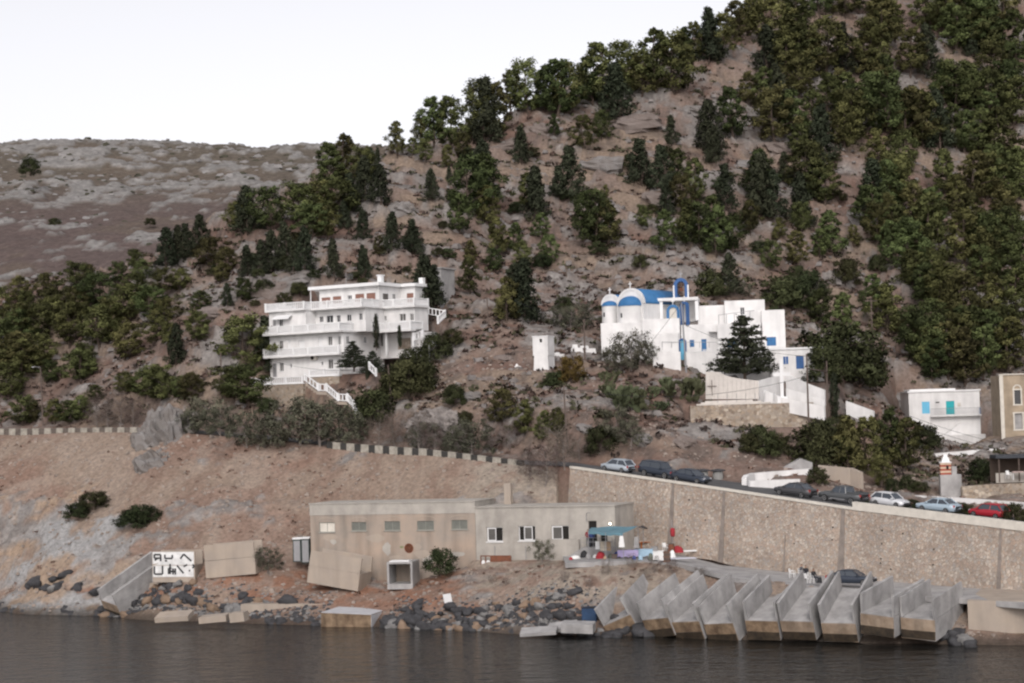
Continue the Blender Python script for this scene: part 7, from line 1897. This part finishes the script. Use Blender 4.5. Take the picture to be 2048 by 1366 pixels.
wire(PT['d'] - Vector((0, 0, .3)), PT['g'] - Vector((0, 0, 2.5)), 1.6, "overhead wire from the roadside pole to the pair of poles"); wire(PT['e'] - Vector((0, 0, 2.5)), PT['g'] - Vector((0, 0, .3)), .8, "overhead wire across the front of the church")
wire(PT['e'], P(1290, 700, 231), .05, "stay wire slanting down left from the grey church pole"); wire(P(1820, 832, 225), P(2100, 905, 215), .5, "upper slanting wire across the white house"); wire(P(1822, 845, 224), P(2100, 918, 214), .5, "middle slanting wire across the white house"); wire(P(1885, 880, 224), P(2000, 910, 214), .2, "short lower wire at the white house's corner"); wire(P(1030, 600, 246), PT['i'], .6, "thin wire running to the pole left of the church"); wire(PT['c'], P(545, 722, 243), .9, "wire from the villa's pole across its lower storey")
# ------------------------------------------------------------------ loose stones and dry tufts on the ground
def scatter():
    r = np.random.default_rng(5)
    def spots(n, y0, y1, umin=-80, umax=2130, only_up=False):
        y = r.uniform(y0, y1, n * 3); u = r.uniform(umin, umax, n * 3); x = (u - 1024) / FPX * y
        z, k = zbase(x, y); zz, rock = zdetail(x, y, z, k); ok = (k > .75) & (zz > .4) & ((y > np.interp(x, EX, EY)) | (not only_up)); x, y, zz = x[ok][:n], y[ok][:n], zz[ok][:n]; return x, y, zz
    def stones(name, n, y0, y1, s0, s1, mat, lab):
        x, y, z = spots(n, y0, y1, only_up=y0 > 190); n = len(x); s = s0 + (s1 - s0) * r.random(n) ** 3
        B = np.array([(-1, -1, -.6), (1, -1, -.6), (1, 1, -.6), (-1, 1, -.6), (-.6, -.7, .5), (.6, -.6, .6), (.7, .6, .4), (-.5, .7, .6)]) * .5; F = np.array([(0, 1, 5, 4), (1, 2, 6, 5), (2, 3, 7, 6), (3, 0, 4, 7), (4, 5, 6, 7)])
        V = B[None] * (1 + r.uniform(-.35, .35, (n, 8, 3))); a = r.uniform(0, 6.28, n); ca, sa = np.cos(a)[:, None], np.sin(a)[:, None]; V = np.stack([V[..., 0] * ca - V[..., 1] * sa, V[..., 0] * sa + V[..., 1] * ca, V[..., 2]], -1) * s[:, None, None] + np.stack([x, y, z], -1)[:, None, :]
        me = bpy.data.meshes.new(name); me.from_pydata(V.reshape(-1, 3).tolist(), [], (F[None] + 8 * np.arange(n)[:, None, None]).reshape(-1, 4).tolist()); me.update(); me.materials.append(mat); o = bpy.data.objects.new(name, me); COL.objects.link(o); tag(o, lab, "stones", kind="stuff")
    stones("loose_stones", 9000, 150, 240, .05, .5, M("pale_stone", (.30, .25, .215), var=.35, scale=.8), "pale loose stones scattered over the lower slopes"); stones("slope_stones", 7000, 215, 390, .15, 1.2, M("hill_stone", (.22, .20, .19), var=.35, scale=.8), "grey stones scattered over the upper hillside"); stones("dark_stones", 2200, 200, 300, .08, .5, M("brown_stone", (.10, .075, .065), var=.3), "brown stones scattered over the slopes")
    def tufts(name, n, y0, y1, s0, s1, col, lab, seed):
        x, y, z = spots(n, y0, y1, only_up=y0 > 200); keepm = fbm(x / 9 + seed, y / 9, 3) > .42; x, y, z = x[keepm], y[keepm], z[keepm]; n = len(x); s = s0 + (s1 - s0) * r.random(n) ** 2; q = 16
        d = r.normal(size=(n, q, 3)); d[..., 2] = np.abs(d[..., 2]) * .8 + .1; d /= np.linalg.norm(d, axis=-1)[..., None]; c = np.stack([x, y, z], -1)[:, None] + d * s[:, None, None] * r.uniform(.3, .9, (n, q, 1)) * np.array((1.2, 1.2, .8))
        a = r.normal(size=(n, q, 3)); a[..., 2] += .6; a /= np.linalg.norm(a, axis=-1)[..., None]; b = np.cross(a, r.normal(size=(n, q, 3))); b /= np.linalg.norm(b, axis=-1)[..., None]; a *= s[:, None, None] * .42; b *= s[:, None, None] * .2; b *= np.where((np.cross(b, a) * (d + np.array((0, -.4, 1.2)))).sum(-1) < 0, -1, 1)[..., None]
        V = np.stack([c - a, c + b, c + a, c - b], 2).reshape(-1, 3); m = n * q; me = bpy.data.meshes.new(name); me.vertices.add(len(V)); me.vertices.foreach_set("co", V.ravel()); me.loops.add(m * 4); me.loops.foreach_set("vertex_index", np.arange(m * 4, dtype=np.int32)); me.polygons.add(m); me.polygons.foreach_set("loop_start", np.arange(0, m * 4, 4, dtype=np.int32)); me.update(calc_edges=True)
        nr = d * .6 + np.array((0, -.25, .8)); nr /= np.linalg.norm(nr, axis=-1)[..., None]; me.polygons.foreach_set('use_smooth', np.ones(m, bool)); me.normals_split_custom_set_from_vertices(np.repeat(nr.reshape(-1, 3), 4, 0).tolist())
        t = np.repeat(.7 + .6 * r.random(n), q * 4); ca = me.color_attributes.new("tint", 'FLOAT_COLOR', 'POINT'); ca.data.foreach_set("color", np.c_[t, t, t, np.ones_like(t)].ravel()); me.materials.append(leaf_mat(name + "_leaf", col, 0)); o = bpy.data.objects.new(name, me); COL.objects.link(o); tag(o, lab, "ground cover", kind="stuff")
    tufts("dry_scrub", 12000, 205, 390, .2, .8, (.11, .078, .06), "low brown dry scrub covering the hillside", 1); tufts("green_scrub", 7000, 205, 390, .2, .95, (.075, .075, .042), "low olive green scrub dotted over the hillside", 4); tufts("dry_grass", 1800, 155, 240, .1, .4, (.235, .165, .12), "tufts of dry reddish grass on the lower slopes", 7); tufts("dark_scrub", 1800, 205, 300, .25, .8, (.06, .048, .04), "dark dead scrub on the middle slope", 9)
scatter()
def far_rocks():
    xs, ys, Z = far_hill.T; r = np.random.default_rng(8); n = 5200; i = r.integers(0, len(ys), n); j = r.integers(0, len(xs), n); k = fbm(xs[j] / 40 + 2, ys[i] / 22, 3) > .47; i, j = i[k], j[k]; n = len(i)
    for nm, sl, mat, lab, sc in (("far_rocks", slice(0, n // 2), M("far_rock", (.24, .23, .225), var=.3, scale=.3), "pale limestone rocks on the far hill", (2.2, 1.5, 1.3)), ("far_scrub", slice(n // 2, n), M("far_bush", (.06, .058, .04), var=.3, scale=.4), "dark low scrub dotted over the far hill", (1.6, 1.2, .9))):
        a, b = i[sl], j[sl]; m = len(a); B = np.array([(-1, -1, -.6), (1, -1, -.6), (1, 1, -.6), (-1, 1, -.6), (-.6, -.7, .5), (.6, -.6, .6), (.7, .6, .4), (-.5, .7, .6)]) * .5; F = np.array([(0, 1, 5, 4), (1, 2, 6, 5), (2, 3, 7, 6), (3, 0, 4, 7), (4, 5, 6, 7)])
        V = B[None] * (1 + r.uniform(-.4, .4, (m, 8, 3))) * np.array(sc) * (.3 + 1.2 * r.random((m, 1, 1)) ** 2) + np.stack([xs[b] + r.uniform(-.4, .4, m), ys[a], Z[a, b]], -1)[:, None]
        me = bpy.data.meshes.new(nm); me.from_pydata(V.reshape(-1, 3).tolist(), [], (F[None] + 8 * np.arange(m)[:, None, None]).reshape(-1, 4).tolist()); me.update(); me.materials.append(mat); o = bpy.data.objects.new(nm, me); COL.objects.link(o); tag(o, lab, "rocks" if nm == "far_rocks" else "ground cover", kind="stuff")
far_rocks()
def rubble():
    r = np.random.default_rng(12); n = 2600; u = np.where(r.random(n) < .45, r.uniform(190, 650, n), r.uniform(770, 1200, n)); us = [q[0] for q in SHORE_PX]
    sx = np.interp(u, us, [s.x for s in SHORE]); sy = np.interp(u, us, [s.y for s in SHORE]); d = r.random(n) ** 1.6 * 5.5; x = sx + .2 * d; y = sy + .2 + d; z, k = zbase(x, y); z, _ = zdetail(x, y, z, k); s = (.12 + .5 * r.random(n) ** 2) * (1.1 - d / 9)
    B = np.array([(-1, -1, -.6), (1, -1, -.6), (1, 1, -.6), (-1, 1, -.6), (-.6, -.7, .5), (.6, -.6, .6), (.7, .6, .4), (-.5, .7, .6)]) * .5; F = np.array([(0, 1, 5, 4), (1, 2, 6, 5), (2, 3, 7, 6), (3, 0, 4, 7), (4, 5, 6, 7)])
    V = B[None] * (1 + r.uniform(-.4, .4, (n, 8, 3))) * s[:, None, None] * np.array((1.2, 1, .9)) + np.stack([x, y, np.maximum(z, .02)], -1)[:, None]
    for nm, sl, mat, lab in (("dark_rubble", slice(0, 1700), ROCKD, "dark small rubble packed between the shore boulders"), ("pale_rubble", slice(1700, n), ROCKG, "pale broken stones scattered among the shore rubble")):
        v = V[sl]; me = bpy.data.meshes.new(nm); me.from_pydata(v.reshape(-1, 3).tolist(), [], (F[None] + 8 * np.arange(len(v))[:, None, None]).reshape(-1, 4).tolist()); me.update(); me.materials.append(mat); o = bpy.data.objects.new(nm, me); COL.objects.link(o); tag(o, lab, "rubble", kind="stuff")
rubble()
